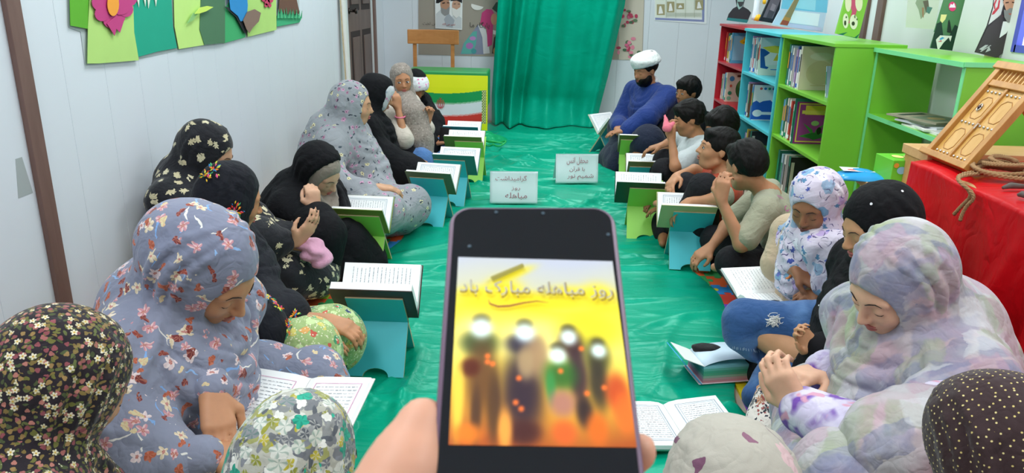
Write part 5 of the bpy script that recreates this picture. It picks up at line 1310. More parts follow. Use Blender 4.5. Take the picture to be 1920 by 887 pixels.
def hand(S, wr, d, n, side, curl=.35, k=1.0, spread=1.0, curls=None, thumb=.5):
    """wr wrist point, d pointing direction, n back-of-hand normal, side +1 = thumb lies towards cross(d, n)"""
    d = unit(d); n = unit(n - d * (np.dot(n, d))); l = unit(np.cross(d, n)) * side
    wr = np.array(wr, float)
    for o_, w_ in ((.026, .0), (.009, .004), (-.009, .004), (-.025, 0)):
        S.cap(wr + d * .012 * k + l * o_ * .62 * k, wr + d * (.078 + w_) * k + l * o_ * k, .0150 * k, .0125 * k, .012 * k)
    L = [(.026, .95, 0), (.0088, 1.05, .004), (-.0088, .98, .003), (-.0255, .78, -.004)]
    for i, (o_, f, e) in enumerate(L):
        c = curl if curls is None else curls[i]
        base = wr + d * (.080 + e) * k + l * o_ * k; a = 0; p = base; dd = unit(d + l * o_ * 2.2 * spread)
        for j, (ln, r0, r1, g) in enumerate(((.042, .0095, .0085, .55), (.026, .0085, .0078, 1.1), (.021, .0078, .0062, .8))):
            a += c * g * 1.25; q = p + (dd * math.cos(a) - n * math.sin(a)) * ln * f * k
            S.cap(p, q, r0 * k * (.97 if i < 3 else .86), r1 * k * (.97 if i < 3 else .86), .0035 * k); p = q
    tb = wr + d * .025 * k + l * .022 * k; t1 = tb + (d * .55 + l * .75 - n * .25) * .036 * k; t2 = t1 + (d * (.85) + l * (.35 - .5 * thumb) - n * (.2 + .5 * thumb)) * .032 * k; t3 = t2 + (d * .9 - l * .35 * thumb - n * (.15 + .3 * thumb)) * .024 * k
    S.cap(tb, t1, .0165 * k, .0125 * k, .012 * k).cap(t1, t2, .0118 * k, .0102 * k, .004 * k).cap(t2, t3, .0102 * k, .0080 * k, .003 * k)

def bend(a, b, l1, l2, hint):
    """joint between a and b with bone lengths l1, l2, pushed towards hint"""
    a, b = np.array(a, float), np.array(b, float); d = b - a; D = np.linalg.norm(d); D2 = min(D, (l1 + l2) * .999)
    x = (l1 * l1 - l2 * l2 + D2 * D2) / (2 * D2); hh = math.sqrt(max(l1 * l1 - x * x, 0)); e = unit(d); hv = np.array(hint, float); hv = unit(hv - e * (hv @ e))
    return a + e * x * (D / D2) + hv * hh
class Person:
    def __init__(s, label, hc, yaw, head=(None, 20, 0), k=1.0, lean=.12, pel=None, h=.005, sk='c9916f', sit='cross', **kw):
        s.k = k; s.h = h; s.sk = sk
        hy = head[0] if head[0] is not None else yaw
        s.HM = frame(hy, head[1], head[2]); s.head = Head(hc, s.HM, kw.get('hk', .93 * k ** .3))
        B = frame(yaw); s.B = B; s.f, s.l = B[:, 0], B[:, 1]; s.hc = np.array(hc, float); u = V3(0, 0, 1); s.u = u
        g = lambda nm, dflt: np.array(kw[nm], float) if kw.get(nm) is not None else dflt
        s.pel = g('pel_', (s.hc - s.f * lean) * V3(1, 1, 0) + u * .115 * k) if pel is None else np.array(pel, float)
        s.neck = g('neck', s.head.w(-.03, 0, -.085) * .6 + (s.head.w(-.03, 0, -.085) - u * .05) * .4)
        s.nb = s.neck - u * .045 * k - s.f * .025 * k
        up = unit(s.nb - s.pel); s.chest = s.pel + (s.nb - s.pel) * .68; s.belly = s.pel + (s.nb - s.pel) * .33
        sw = kw.get('sw', .165 * k)
        s.LS, s.RS = g('LS', s.nb + s.l * sw - u * .045 * k), g('RS', s.nb - s.l * sw - u * .045 * k)
        s.LHp, s.RHp = s.pel + s.l * .09 * k, s.pel - s.l * .09 * k
        s.LK, s.RK = g('LK', s.pel + s.f * .30 * k + s.l * .26 * k + u * (.06)), g('RK', s.pel + s.f * .30 * k - s.l * .26 * k + u * (.06))
        s.LF, s.RF = g('LF', s.pel * V3(1, 1, 0) + s.f * .26 * k - s.l * .06 * k + u * .06), g('RF', s.pel * V3(1, 1, 0) + s.f * .32 * k + s.l * .10 * k + u * .055)
        s.LH, s.RH = g('LH', s.pel + s.f * .30 * k + s.l * .10 * k + u * .11 * k), g('RH', s.pel + s.f * .30 * k - s.l * .10 * k + u * .11 * k)
        s.LE = g('LE', bend(s.LS, s.LH, .26 * k, .22 * k, s.l * .7 - u * .7 - s.f * .2)); s.RE = g('RE', bend(s.RS, s.RH, .26 * k, .22 * k, -s.l * .7 - u * .7 - s.f * .2))
        s.hd = {}
        base = s.pel * V3(1, 1, 0)
        s.root = thing('person', label, 'person', (0, 0, 0)); s.root['kind'] = 'person' if False else s.root.get('kind', '') if False else ''
        del s.root['kind']
        s.kw = kw
    def body(s, ears=True, hands=True, lh={}, rh={}, legs=True, neckr=.041, arms=True, feet=True, shape=None):
        legs = legs and feet
        k = s.k; S = Solid(); hs = Solid(); s.head.prims(hs, ears); s.head.prims(S, ears)
        S.cap(s.head.w(-.02, 0, -.05), s.nb, neckr * k, (neckr + .006) * k, .02)
        S.cap(s.LS, s.RS, .045 * k, .045 * k, .03)
        S.chain([s.nb, s.chest], [.05 * k, .09 * k], .04); 
        for sg in (1, -1): S.chain([s.chest + s.l * .05 * k * sg, s.belly + s.l * .04 * k * sg, s.pel + s.l * .05 * k * sg], [.088 * k, .085 * k, .10 * k], .04)
        if arms:
            for sh, el, ha in ((s.LS, s.LE, s.LH), (s.RS, s.RE, s.RH)): S.chain([sh, el, ha], [.042 * k, .034 * k, .022 * k], .018)
        if hands:
            for side, el, ha, o in ((1, s.LE, s.LH, lh), (-1, s.RE, s.RH, rh)):
                if o is None: continue
                dd = o.get('d', unit(ha - el)); nn = o.get('n', s.u + .2 * s.f)
                hand(S, ha, dd, np.array(nn, float), o.get('side', side * (1 if True else 1)), o.get('curl', .4), o.get('k', k * .97), curls=o.get('curls'), thumb=o.get('thumb', .5), spread=o.get('spread', 1))
        if legs:
            for hp, kn, ft in ((s.LHp, s.LK, s.LF), (s.RHp, s.RK, s.RF)): S.chain([hp, kn], [.078 * k, .052 * k], .03); S.chain([kn, ft], [.050 * k, .034 * k], .02)
        if feet:
            for kn, ft, sg in ((s.LK, s.LF, 1), (s.RK, s.RF, -1)):
                d = unit((ft - kn) * V3(1, 1, 0) + s.f * .12); S.chain([ft, ft + d * .07 * k + V3(0, 0, -.005), ft + d * .14 * k - V3(0, 0, .012)], [.032 * k, .030 * k, .020 * k], .012)
        s.S = hs
        s.bo = soft_mesh('body', S, s.h, skin(s.sk), s.root)
        return s
    def face(s, gaze='down', **k): add_face(s.head, s.S, s.root, gaze, **k); return s
    # --- garments
    def crease(s, S, lines):
        """folds of the cloth: raised rolls and sunk creases that follow the surface"""
        add = []
        for pts, r, k, sub, lift in lines:
            P = np.array(pts, float); t = np.linspace(0, len(P) - 1, 3 * len(P) + 2); Q = np.stack([np.interp(t, range(len(P)), P[:, i]) for i in range(3)], 1)
            Q[1:-1] = (Q[:-2] + Q[1:-1] * 2 + Q[2:]) / 4
            for _ in range(3):
                d = S.at(Q); e = 2e-3; g = np.stack([S.at(Q + np.eye(3)[i] * e) - d for i in range(3)], 1) / e; g /= np.maximum(np.linalg.norm(g, axis=1, keepdims=True), 1e-6); Q = Q - g * d[:, None]
            Q = Q + g * (lift * r); n = len(Q)
            for i in range(n - 1):
                a = min(1, (i + .6) / 2.5, (n - 1 - i + .2) / 2.5); b = min(1, (i + 1.6) / 2.5, (n - 2 - i + .2) / 2.5)
                add.append((Q[i], Q[i + 1], r * max(a, .25), r * max(b, .25), k, sub))
        for q in add: S.cap(*q[:4], k=q[4], sub=q[5])
    def drape(s, S, seed, amt=1.0, body=True, arms=True):
        r = np.random.RandomState(seed + 40); h = s.head; w = h.w; k = s.k; L = []
        def j(a=.012): return r.normal(0, a, 3)
        for sg in (1, -1):          # from the temple down the cheek and under the chin
            for x0, rr_ in ((-.005, .0055), (-.035, .006), (-.07, .006)):
                L.append(([w(x0 * .6 + .02, .02 * sg, .13), w(x0, .085 * sg, .04) , w(x0 + .01, .085 * sg, -.04), w(.03 + x0 * .5, .05 * sg, -.13), s.nb + s.f * (.10 + x0) + s.u * .0 + j(.004)], rr_, .012, False, -.2))
                L.append(([w(x0 - .015, .06 * sg, .08), w(x0 - .014, .09 * sg, 0), w(x0, .07 * sg, -.09)], .0025, .006, True, .3))
        for i in range(5):          # arcs of cloth below the chin
            dp = .02 + .045 * i; q = r.uniform(-.03, .03); wd = .06 + .03 * i
            c = s.nb + s.f * (.12 + .02 * i) - s.u * dp
            L.append(([s.nb + s.l * wd + s.u * (.05 - .012 * i) + j(.006), c + s.l * (wd * .6 + q) + s.u * .01, c + s.l * q - s.u * .02 + j(.006), c - s.l * (wd * .6 - q) + s.u * .01, s.nb - s.l * wd + s.u * (.05 - .012 * i) + j(.006)], .007 + .0012 * i, .012, False, -.1))
            if i == 9: L.append(([s.nb + s.l * wd * .8 - s.u * .01 * i, c + s.l * q + s.u * .012, s.nb - s.l * wd * .8 - s.u * .01 * i], .0045, .010, True, .1))
        if body:
            for i in range(9):      # long folds from the shoulders down the back and the front
                a = -math.pi + i * 2 * math.pi / 9 + r.uniform(-.2, .2); dr = s.f * math.cos(a) + s.l * math.sin(a)
                top_ = s.nb + dr * .07 + s.u * .03; L.append(([top_, s.chest + dr * .15 + j(), s.belly + dr * .19 + j(.02), s.pel + dr * .24 + j(.02)], r.uniform(.006, .012), .016, False, -.15))
        if arms:
            for sh, el, ha in ((s.LS, s.LE, s.LH), (s.RS, s.RE, s.RH)):
                for i in range(5):
                    a = r.uniform(0, 6.28); dr = s.u * math.sin(a) + s.f * math.cos(a) * .7 + s.l * math.cos(a + 1) * .5
                    L.append(([s.nb + (sh - s.nb) * .5 + dr * .05, sh + (el - sh) * .4 + dr * .08, el + dr * .08 + j(), el + (ha - el) * .4 + dr * .06], r.uniform(.005, .010), .012, False, -.15))
        s.crease(S, [(p_, r_ * amt, k_, sb, lf) for p_, r_, k_, sb, lf in L])
    def folds(s, amp, seed=0, fr=9, top=None, flow=None, lap=.5):
        c = s.nb; tz = s.hc[2] + .02 if top is None else top; chin = s.head.w(.05, 0, -.13)
        def rid(x): return np.abs(np.sin(x)) ** .65 - .62
        def f(P, N):
            w = vnoise(P, seed, 5.0); w2 = vnoise(P, seed + 9, 9.0); th = np.arctan2(P[:, 1] - c[1], P[:, 0] - c[0])
            a = np.clip((tz - P[:, 2]) / .16, 0.22, 1)
            fl = np.clip(N[:, 2] * 1.4 - .2, 0, 1)
            m1 = np.clip(.55 + .7 * vnoise(P, seed + 3, 7), 0, 1.2); m2 = np.clip(.5 + .8 * vnoise(P, seed + 4, 11), 0, 1.2)
            r = rid(th * fr * .5 + 1.3 * w + (tz - P[:, 2]) * 3 + seed) * m1 + .55 * rid(th * fr * 1.25 + 1.8 * w2 - (tz - P[:, 2]) * 5) * m2
            q = P @ (s.f * 15 + s.u * 5 + s.l * 6)
            r2 = rid(q + 1.6 * w + seed) * m2 + .5 * rid(q * 2.1 + 2 * w2) * m1
            dc = np.linalg.norm(P - chin, axis=1); wc = np.exp(-((dc - .13) / .09) ** 2) * np.clip((chin[2] + .03 - P[:, 2]) / .04, 0, 1)
            r3 = rid(dc * 62 + 1.5 * w2)
            g = ((1 - fl) * r + fl * r2) * (1 - .7 * wc) + .8 * wc * r3
            return amp * (a * g * 1.7 + .2 * vnoise(P, seed + 5, 34))
        return f
    def cloth(s, name, S, m, amp=.006, seed=0, fr=9, hh=None, fold=None, label=None, floor=.014, top=None):
        o = soft_mesh(name, S, hh or s.h * 1.15, m, s.root, fold or (s.folds(amp, seed, fr, top) if amp else None), floor)
        if label: o['label'] = label
        return o
    def trousers(s, m, off=.016, seed=1, upto=1.0, amp=.004):
        k = s.k; S = Solid()
        for hp, kn, ft in ((s.LHp, s.LK, s.LF), (s.RHp, s.RK, s.RF)):
            e = kn + (ft - kn) * upto; S.chain([hp, kn], [.083 * k + off * .8, .052 * k + off * .7], .03); S.chain([kn, e], [.051 * k + off * .7, (.05 - .012 * upto) * k + off * .9], .02)
        S.cap(s.LHp, s.RHp, .10 * k + off, .10 * k + off, .04); return s.cloth('trousers', S, m, amp, seed)
    def top(s, m, name='shirt', sleeve=.5, off=.014, seed=2, amp=.004, hem=None, collar=True):
        """sleeve: .5 = to half of the upper arm, 1 = elbow, 2 = wrist"""
        k = s.k; S = Solid()
        S.cap(s.LS, s.RS, .048 * k + off, .048 * k + off, .03); S.chain([s.nb - s.u * .01, s.chest], [.052 * k + off * .4, .095 * k + off], .04)
        for sg in (1, -1): S.chain([s.chest + s.l * .052 * k * sg, s.belly + s.l * .045 * k * sg, s.pel + s.l * .05 * k * sg - s.u * .02], [.092 * k + off, .092 * k + off, .107 * k + off], .04)
        for sh, el, ha in ((s.LS, s.LE, s.LH), (s.RS, s.RE, s.RH)):
            if sleeve <= 1: S.cap(sh, sh + (el - sh) * sleeve, .046 * k + off, .042 * k + off * 1.2, .02)
            else: S.chain([sh, el, el + (ha - el) * (sleeve - 1)], [.046 * k + off, .040 * k + off, .030 * k + off * .8], .02)
        if collar: S.cap(s.head.w(-.02, 0, -.06), s.nb, .0405 * k, .043 * k, .002, True)
        return s.cloth(name, S, m, amp, seed)
    def lap(s, m, name='skirt', seed=3, amp=.006, off=.02, feetcover=True):
        """skirt or robe over crossed legs down to the floor"""
        k = s.k; S = Solid()
        for hp, kn, ft in ((s.LHp, s.LK, s.LF), (s.RHp, s.RK, s.RF)):
            S.chain([hp, kn], [.09 * k + off, .055 * k + off * .8], .05); S.chain([kn, ft + (s.f * .03)], [.052 * k + off * .8, .045 * k + off], .05)
            S.cap(kn - s.u * .04, (hp + kn) / 2 - s.u * .04, .07 * k + off, .08 * k + off, .05)
        S.cap(s.LF, s.RF, .055 * k + off, .055 * k + off, .06); S.ell((s.pel + s.LF) / 2 * V3(1, 1, 0) + s.u * .05, V3(.20, .20, .085) * k, None, .05)
        return s.cloth(name, S, m, amp, seed)
    def hijab(s, m, name='headscarf', seed=4, cape=.20, chestdrop=.16, open_=(.076, .084), amp=.004, back=0, fr=11, hh=None, crown=.012, face_off=.0, detail=1.0):
        """scarf wrapped tight round the face, falling over the shoulders"""
        h = s.head; k = h.k; S = Solid(); w = h.w
        S.ell(w(-.018, 0, .031), V3(.098 + crown * .6, .078 + crown * .7, .091 + crown) * k, h.M, .02)
        S.ell(w(.012, 0, -.035), V3(.074, .070, .094) * k, h.M, .03)
        if crown > .014: S.ell(w(-.055, 0, .028), V3(.070 + crown, .076 + crown, .078 + crown) * k, h.M, .03)
        S.cap(w(-.015, 0, -.08), s.nb, .066 * k, .072 * s.k, .04)
        if back: S.ell(w(-.10, 0, .0), V3(.05, .06, .06) * k, h.M, .03)
        sh = s.k
        S.cap(s.LS * .9 + s.RS * .1 + s.u * .01, s.RS * .9 + s.LS * .1 + s.u * .01, .062 * sh, .062 * sh, .06)
        if cape:
            S.cap(s.nb, s.nb + (s.chest - s.nb) * .6 + s.f * .05 * sh, .08 * sh, .095 * sh, .06)
            for sg, sh_, el in ((1, s.LS, s.LE), (-1, s.RS, s.RE)): S.cap(sh_, sh_ + (el - sh_) * cape / .25, .062 * sh, .064 * sh, .05)
        if chestdrop: S.chain([s.nb + s.f * .03, s.chest + s.f * .07 * sh - s.u * chestdrop * .3], [.09 * sh, .09 * sh], .05)
        if detail: s.drape(S, seed, detail, False, False)
        oy, oz = open_
        S.ell(w(.125 + face_off, 0, -.016), V3(.108, oy, oz) * k, h.M, .006, True)
        return s.cloth(name, S, m, amp, seed, fr, hh)
    def veil(s, m, name='veil', seed=5, amp=.010, fr=8, down=1.0, open_=(.076, .084), lapcover=False, hh=None, arms=1.0, back=.05, width=1.0, crown=.016, face_off=0, opening=True, peak=0.0, detail=1.0, open_x=.108, bun=0):
        """wide prayer veil or chador: head, shoulders, arms and back to the floor"""
        h = s.head; k = h.k; S = Solid(); w = h.w; sk = s.k
        S.ell(w(-.018, 0, .031), V3(.098 + crown * .5, .078 + crown * .6, .091 + crown * .8) * k, h.M, .02)
        S.ell(w(.008, 0, -.035), V3(.076, .072, .095) * k, h.M, .04)
        if crown > .014: S.ell(w(-.060, 0, .026), V3(.070 + crown, .076 + crown, .078 + crown) * k, h.M, .03)
        if peak: S.cap(w(.02, 0, .08), w(-.08, 0, .07), .05 * k, .05 * k, .03)
        if bun: S.ell(w(-.105, 0, .005), V3(.06, .068, .062) * bun, h.M, .05)
        S.cap(w(-.04, 0, -.04), s.nb - s.f * back * .6, .080 * k, .090 * sk, .07)
        S.cap(s.LS, s.RS, .062 * sk, .062 * sk, .07)
        bk = s.pel * V3(1, 1, 0) - s.f * (back + .03) * sk
        S.chain([s.nb - s.f * back, s.chest - s.f * back, bk + s.u * .14 * sk], [.085 * sk, .115 * sk * width, .15 * sk * width], .09)
        S.chain([s.nb, s.chest + s.f * .05, s.pel + s.f * .12 * sk + s.u * .06], [.07 * sk, .105 * sk, .115 * sk], .08)
        for sg, sh_, el, ha in ((1, s.LS, s.LE, s.LH), (-1, s.RS, s.RE, s.RH)):
            e = el + (ha - el) * max(arms - 1, 0); S.chain([sh_, el], [.056 * sk, .054 * sk], .11)
            if arms > 1: S.cap(el, e, .056 * sk, .046 * sk, .09)
            if down: S.cap(el, el * V3(1, 1, 0) + s.u * .10 - s.f * .03, .05 * sk, .085 * sk * down, .12)
        if lapcover:
            for hp, kn, ft in ((s.LHp, s.LK, s.LF), (s.RHp, s.RK, s.RF)): S.chain([hp, kn, ft], [.12 * sk, .085 * sk, .07 * sk], .08)
            S.ell((s.pel + s.LF) / 2 * V3(1, 1, 0) + s.u * .06, V3(.22, .22, .10) * sk, None, .06)
        if detail: s.drape(S, seed, detail)
        oy, oz = open_
        if opening: S.ell(w(.125 + face_off, 0, -.016), V3(open_x, oy, oz) * k, h.M, .006, True)
        return s.cloth(name, S, m, amp, seed, fr, hh)
    def hair(s, seed=0, fringe=.5, vol=1.0, hh=None, m=None, fade=False):
        h = s.head; k = h.k; S = Solid(); w = h.w
        S.ell(w(-.016, 0, .036), V3(.101 * vol, .080 * vol, .094 * vol) * k, h.M, .02)
        S.ell(w(-.050, 0, .000), V3(.060, .066, .060) * k, h.M, .03)
        S.cap(w(.062, .030, .082), w(.064, -.030, .078), .022 * k, .024 * k, .02)
        S.ell(w(.130, 0, -.052 + .012 * (1 - fringe)), V3(.098, .082, .095) * k, h.M, .006, True)
        for y in (-1, 1): S.ell(w(.004, .095 * y, -.030), V3(.040, .034, .040) * k, h.M, .006, True)
        S.half(w(-.05, 0, -.052), h.M @ V3(.25, 0, -1), .015)
        def f(P, N):
            q = (P - h.c) @ h.M / k; th = np.arctan2(q[:, 1] - .02, q[:, 2] + .01)
            lock = np.abs(np.sin(q[:, 1] * 150 + 5 * vnoise(P, seed, 22) + 30 * q[:, 2])) ** .8 - .6
            return .0028 * lock + .0032 * vnoise(P, seed + 2, 75)
        return s.cloth('hair', S, m or hairmat(), fold=f, hh=hh or min(s.h, .0045))
# ================================================================ the people, each placed where the photograph shows them
def W(px, py, d): return np.array(at(px, py, d=d))
def onfloor(px, py, z): return np.array(at(px, py, Z=z))
BLK = fabric('black_cloth', '0d0d12', rough=.85, sheen=.0)
BLK2 = fabric('dark_trouser_cloth', '1c1c20', rough=.85, sheen=.0)
# ---- right row, boys -----------------------------------------------------------------------------------------

M_GREY = fabric('grey_blue_floral', '878ca0', [
    dict(scale=19, r=.42, aspect=10, bend=1.6, cols=['8fb4e0', 'e4e2dc', '7fa8dc'], dens=.55, seed=9),
    dict(scale=22, r=.30, n=5, depth=.5, cols=['c98f98', 'd9c9a8', 'e0cdd0', 'c98f98'], dens=.85, shade='f4e8e0', centre='b86a60'),
    dict(scale=24, r=.30, n=3, depth=.4, aspect=1.8, cols=['8f4038', 'b05a40', 'd8cca0', '7a3838'], dens=.8, seed=4, shade='d89078')], rough=.8, blotch=[('7c8298', 3, .45, .7)])
M_ROSE = fabric('grey_small_floral', '969aa0', [
    dict(scale=24, r=.27, n=5, depth=.5, cols=['c895b4', 'e6dfae', 'c895b4', 'a8708f'], dens=.6, centre='6a4a5c'),
    dict(scale=26, r=.24, aspect=2.4, cols=['3c4450', '4a5560'], dens=.55, seed=5)], rough=.8)
M_LEAF = fabric('black_cream_leaf', '17181f', [
    dict(scale=21, r=.37, n=7, depth=.42, aspect=1.45, cols=['c9bf9c', 'd8d0b0'], dens=.8, shade='a8a080', warp=.03)], rough=.75)
M_DITSY = fabric('dark_ditsy_floral', '241d24', [
    dict(scale=95, r=.44, aspect=1.7, cols=['5c6438', '4a5434', '6a6a34', '7c6a3a'], dens=.95, seed=2),
    dict(scale=92, r=.38, n=3, depth=.3, warp=.008, cols=['a0625e', 'b07468', '7c6a3c', '8a4a50', '94784a'], dens=.8, seed=6),
    dict(scale=70, r=.38, n=5, depth=.6, warp=.006, cols=['cfc8a8', 'ddd6bc'], dens=.42, centre='c8a84c')], rough=.8)
M_GREENF = fabric('green_yellow_floral', 'b4b4a8', [
    dict(scale=44, r=.6, n=3, depth=.3, warp=.02, cols=['8a8d8c', '73767a', 'cfd0c6', '9a9c60'], dens=1, seed=12),
    dict(scale=52, r=.52, aspect=2.4, bend=.8, warp=.01, cols=['5a5f66', '80848a', '9a9a40', 'a8a23c', '6a6e74'], dens=.95, seed=2, rand=.9),
    dict(scale=50, r=.46, n=4, depth=.35, aspect=1.3, warp=.012, cols=['b4a838', '8c9038', '70747a', 'e0e0d8', '555a60'], dens=.9, seed=6, shade='d8d8d0'),
    dict(scale=36, r=.44, n=5, depth=.3, cols=['1f9a80', 'd4d6cc', '2aa88c', 'c9ccc0', '8a8d90'], dens=.62, shade='0f6f5c', warp=.014)], rough=.8)
M_SOFT = fabric('beige_soft_floral', 'b5b0a4', [
    dict(scale=6, r=.18, n=5, depth=.3, cols=['d4b4b6', 'a8c8c6'], dens=.5, seed=8),
    dict(scale=10, r=.30, aspect=26, bend=2.2, cols=['7f6f78'], dens=.5, seed=3),
    dict(scale=15, r=.19, aspect=2.4, bend=1.2, cols=['8a5f74', '7a5068'], dens=.35, seed=5)], rough=.8)
M_DOTS = fabric('brown_dotted', '3b2a2c', [dict(scale=92, r=.13, cols=['d8c47a', 'e0d090'], dens=.97, rand=.35, warp=0.0)], rough=.8)
M_PLAID = fabric('pastel_plaid', 'bdbabd', [], rough=.8, blotch=[('bfa6ae', 7, .48, .62), ('a6b090', 6, .54, .66)], plaid=[('8f92ae', 7, .45), ('9aa688', 8, .28), ('7a80a0', 10, .33), ('cfd0d4', 9, .3), ('b898a8', 9, .22)])
M_UNI = fabric('white_cartoon_scarf', 'd8cfe0', [
    dict(scale=19, r=.40, n=3, depth=.25, cols=['ece8f4', '9ab4d0', 'bfa8d8', '7fa8c8'], dens=.75, seed=2),
    dict(scale=19, r=.41, n=3, depth=.25, ring=.84, cols=['5f5880'], dens=.75, seed=2),
    dict(scale=26, r=.26, n=5, depth=.5, cols=['4a58a8', '6a74c0', '5a8ab0'], dens=.45, seed=7)], rough=.75)
M_NAVY = fabric('navy_embroidered', '14161f', [], rough=.8, sheen=.03)
M_TAUPE = fabric('taupe_lace', '8f857c', [dict(scale=60, r=.3, cols=['7a7068', 'a59b92'], dens=.8)], rough=.85)
M_TAUP2 = fabric('taupe_hijab', '9a8f84', [], rough=.8, blotch=[('877c72', 14, .45, .65)])
M_PURP = fabric('tie_dye_purple', 'd2cae4', [], rough=.75, blotch=[('7a4fb0', 11, .46, .56), ('dcd6ea', 17, .52, .60), ('d8a0b8', 21, .62, .68)])
M_DENIM = fabric('blue_denim', '33588c', [], rough=.85, blotch=[('5478a8', 9, .5, .68), ('223f6c', 6, .55, .7)], weave=.3)
M_TEE = fabric('sage_beige_tee', '9f9f88', [], rough=.85)
M_CREAM = fabric('cream_tee', 'c2ad90', [], rough=.85)

# L5: black veil with cream leaves, back at the wall
p = Person('person in a black veil with cream leaf print sitting against the left wall', W(392, 286, 3.04), -8, (2, 28, 0), k=.98, lean=.10, h=.006, sk='d0a082',
           LH=W(518, 452, 3.06), RH=W(556, 455, 3.0), LK=W(600, 480, 3.35), RK=W(560, 510, 3.1), LE=W(470, 425, 3.2), RE=W(470, 450, 2.95))
p.body(ears=False, feet=False, lh=dict(d=unit(V3(1, -.1, -.1)), n=V3(0, -.4, 1), curl=.1), rh=dict(d=unit(V3(.5, .1, .6)), n=V3(.6, -.6, -.2), curl=.25, side=-1)).face('down')
p.veil(M_LEAF, 'leaf_print_veil', seed=3, amp=.009, arms=1.7, down=1)
S = Solid(); S.chain([W(430, 460, 3.1), W(520, 468, 3.25), W(590, 478, 3.3), W(602, 520, 3.25)], [.12, .115, .085, .075], .08).chain([W(450, 500, 3.0), W(530, 520, 3.05), W(590, 525, 3.15)], [.10, .085, .07], .08)
p.cloth('leaf_print_skirt', S, M_LEAF, .012, 8)
pk = Solid(); c_ = W(588, 462, 3.04); [pk.ell(c_ + V3(*q_), (a_, .05, .022), frame(20 * i_, 30 * math.sin(i_ * 2.1)), .012) for i_, (q_, a_) in enumerate((((-.02, 0, .01), .06), ((.02, -.02, -.01), .05), ((.04, -.03, -.05), .045), ((0, -.02, -.03), .05)))]
tag(soft_mesh('pink_cloth', pk, .006, fabric('pink_cloth', 'd09ab4', rough=.8), None, lambda P, N: .005 * vnoise(P, 4, 60)), 'crumpled pink cloth on the lap of the leaf print veil wearer', 'cloth')

# L6: black chador over taupe hijab, chin on fist
p = Person('person in black chador over a taupe hijab resting the chin on one fist', W(602, 322, 3.42), -20, (-22, 38, 8), k=.95, lean=.16, h=.0052, sk='d2a588',
           RH=W(590, 392, 3.26), RE=W(606, 440, 3.24), LH=W(618, 428, 3.32), LK=W(680, 440, 3.7), RK=W(650, 450, 3.5))
p.body(ears=False, feet=False, rh=dict(d=unit(V3(-.1, .15, 1)), n=V3(.5, -.8, 0), curl=1.15, side=-1, thumb=1), lh=dict(curl=.4)).face('down', brow=1.1)
p.hijab(M_TAUP2, 'taupe_hijab', seed=2, amp=.004, crown=.010, hh=.006)
S = Solid(); w = p.head.w; kk = p.head.k
p.veil(BLK, 'black_chador', seed=6, amp=.008, arms=1.75, open_=(.130, .150), open_x=.165, face_off=.0, crown=.022, back=.08, width=1.1, hh=.0065)
p.lap(BLK, 'black_skirt', seed=5, amp=.008, off=.04)

# L7: grey floral veil, profile, hands in the lap
p = Person('person in a long pale grey floral veil, hands folded in the lap, left row', W(663, 196, 4.08), -6, (4, 8, 0), k=1.05, lean=.06, h=.007, sk='c99a78',
           LH=W(712, 362, 4.05), RH=W(704, 352, 3.9), LK=W(770, 385, 4.1), RK=W(720, 400, 3.75))
p.body(ears=False, feet=False, lh=dict(d=unit(V3(1, -.3, -.1)), curl=.5), rh=dict(d=unit(V3(1, .3, -.1)), curl=.5)).face('down')
p.veil(M_ROSE, 'floral_veil', seed=5, amp=.012, arms=1.8, lapcover=True, back=.10, width=1.15, hh=.009)
# L8: black chador seen from behind
p = Person('person wrapped in a plain black chador, only a white headband edge showing', W(709, 178, 4.92), 10, (18, 22, 0), k=.98, lean=.08, h=.008, sk='b98462')
p.body(ears=False, feet=False).face('down')
S = Solid(); w = p.head.w; kk = p.head.k; S.ell(w(-.005, 0, .03), V3(.112, .090, .100) * kk, p.head.M, .02).ell(w(.012, 0, -.03), V3(.088, .084, .09) * kk, p.head.M, .02).ell(w(.125, 0, -.02), V3(.085, .055, .08) * kk, p.head.M, .01, True)
p.cloth('white_headband', S, fabric('white_floral_band', 'c9ccd0', [dict(scale=40, r=.3, n=4, cols=['c888a8', '9aa8b8'], dens=.5)]), 0, 1, hh=.007)
p.veil(BLK, 'black_chador', seed=9, amp=.010, arms=1.9, lapcover=True, crown=.024, back=.06, open_=(.095, .12), open_x=.125, hh=.0085, peak=.02)
# L9: taupe lace scarf, face turned to the camera, hand at the cheek
p = Person('person in a taupe lace headscarf looking at the camera, hand at the cheek, pink bracelet', W(753, 150, 5.38), -20, (-72, 6, 4), k=1.04, lean=.02, h=.0068, sk='b9835f',
           RH=W(746, 205, 5.16), RE=W(758, 262, 5.14), LH=W(800, 230, 5.3))
p.body(ears=False, feet=False, rh=dict(d=unit(V3(-.12, .1, 1)), n=V3(.7, -.7, 0), curl=.8, side=-1), lh=dict(d=unit(V3(.2, -.1, 1)), curl=.8)).face('right')
p.hijab(M_TAUPE, 'lace_headscarf', seed=6, amp=.004, cape=0, hh=.007, crown=.006)
S = Solid(); S.chain([p.nb + V3(.03, -.02, .03), W(776, 215, 5.28), W(788, 262, 5.28), W(800, 300, 5.28)], [.07, .085, .085, .06], .06).chain([p.nb + V3(.03, -.06, .02), W(768, 215, 5.22), W(778, 262, 5.22)], [.06, .05, .03], .05)
p.cloth('scarf_tail', S, M_TAUPE, .008, 3, hh=.008)
p.top(fabric('cream_dress', 'c8bfb2', rough=.85), 'cream_dress', 1.0, .02, 4, .006)
p.lap(fabric('blue_jeans', '4f78b0', rough=.85), 'blue_skirt', 4, .006)
q = W(750, 218, 5.16); MB().tube([q + V3(.034 * math.cos(a), .034 * math.sin(a), .006 * math.sin(a)) for a in np.linspace(0, 6.283, 22)], .005, 8).build('pink_bracelet', mat('pink_band', 'f07aa0', .4), p.root, smooth=True)
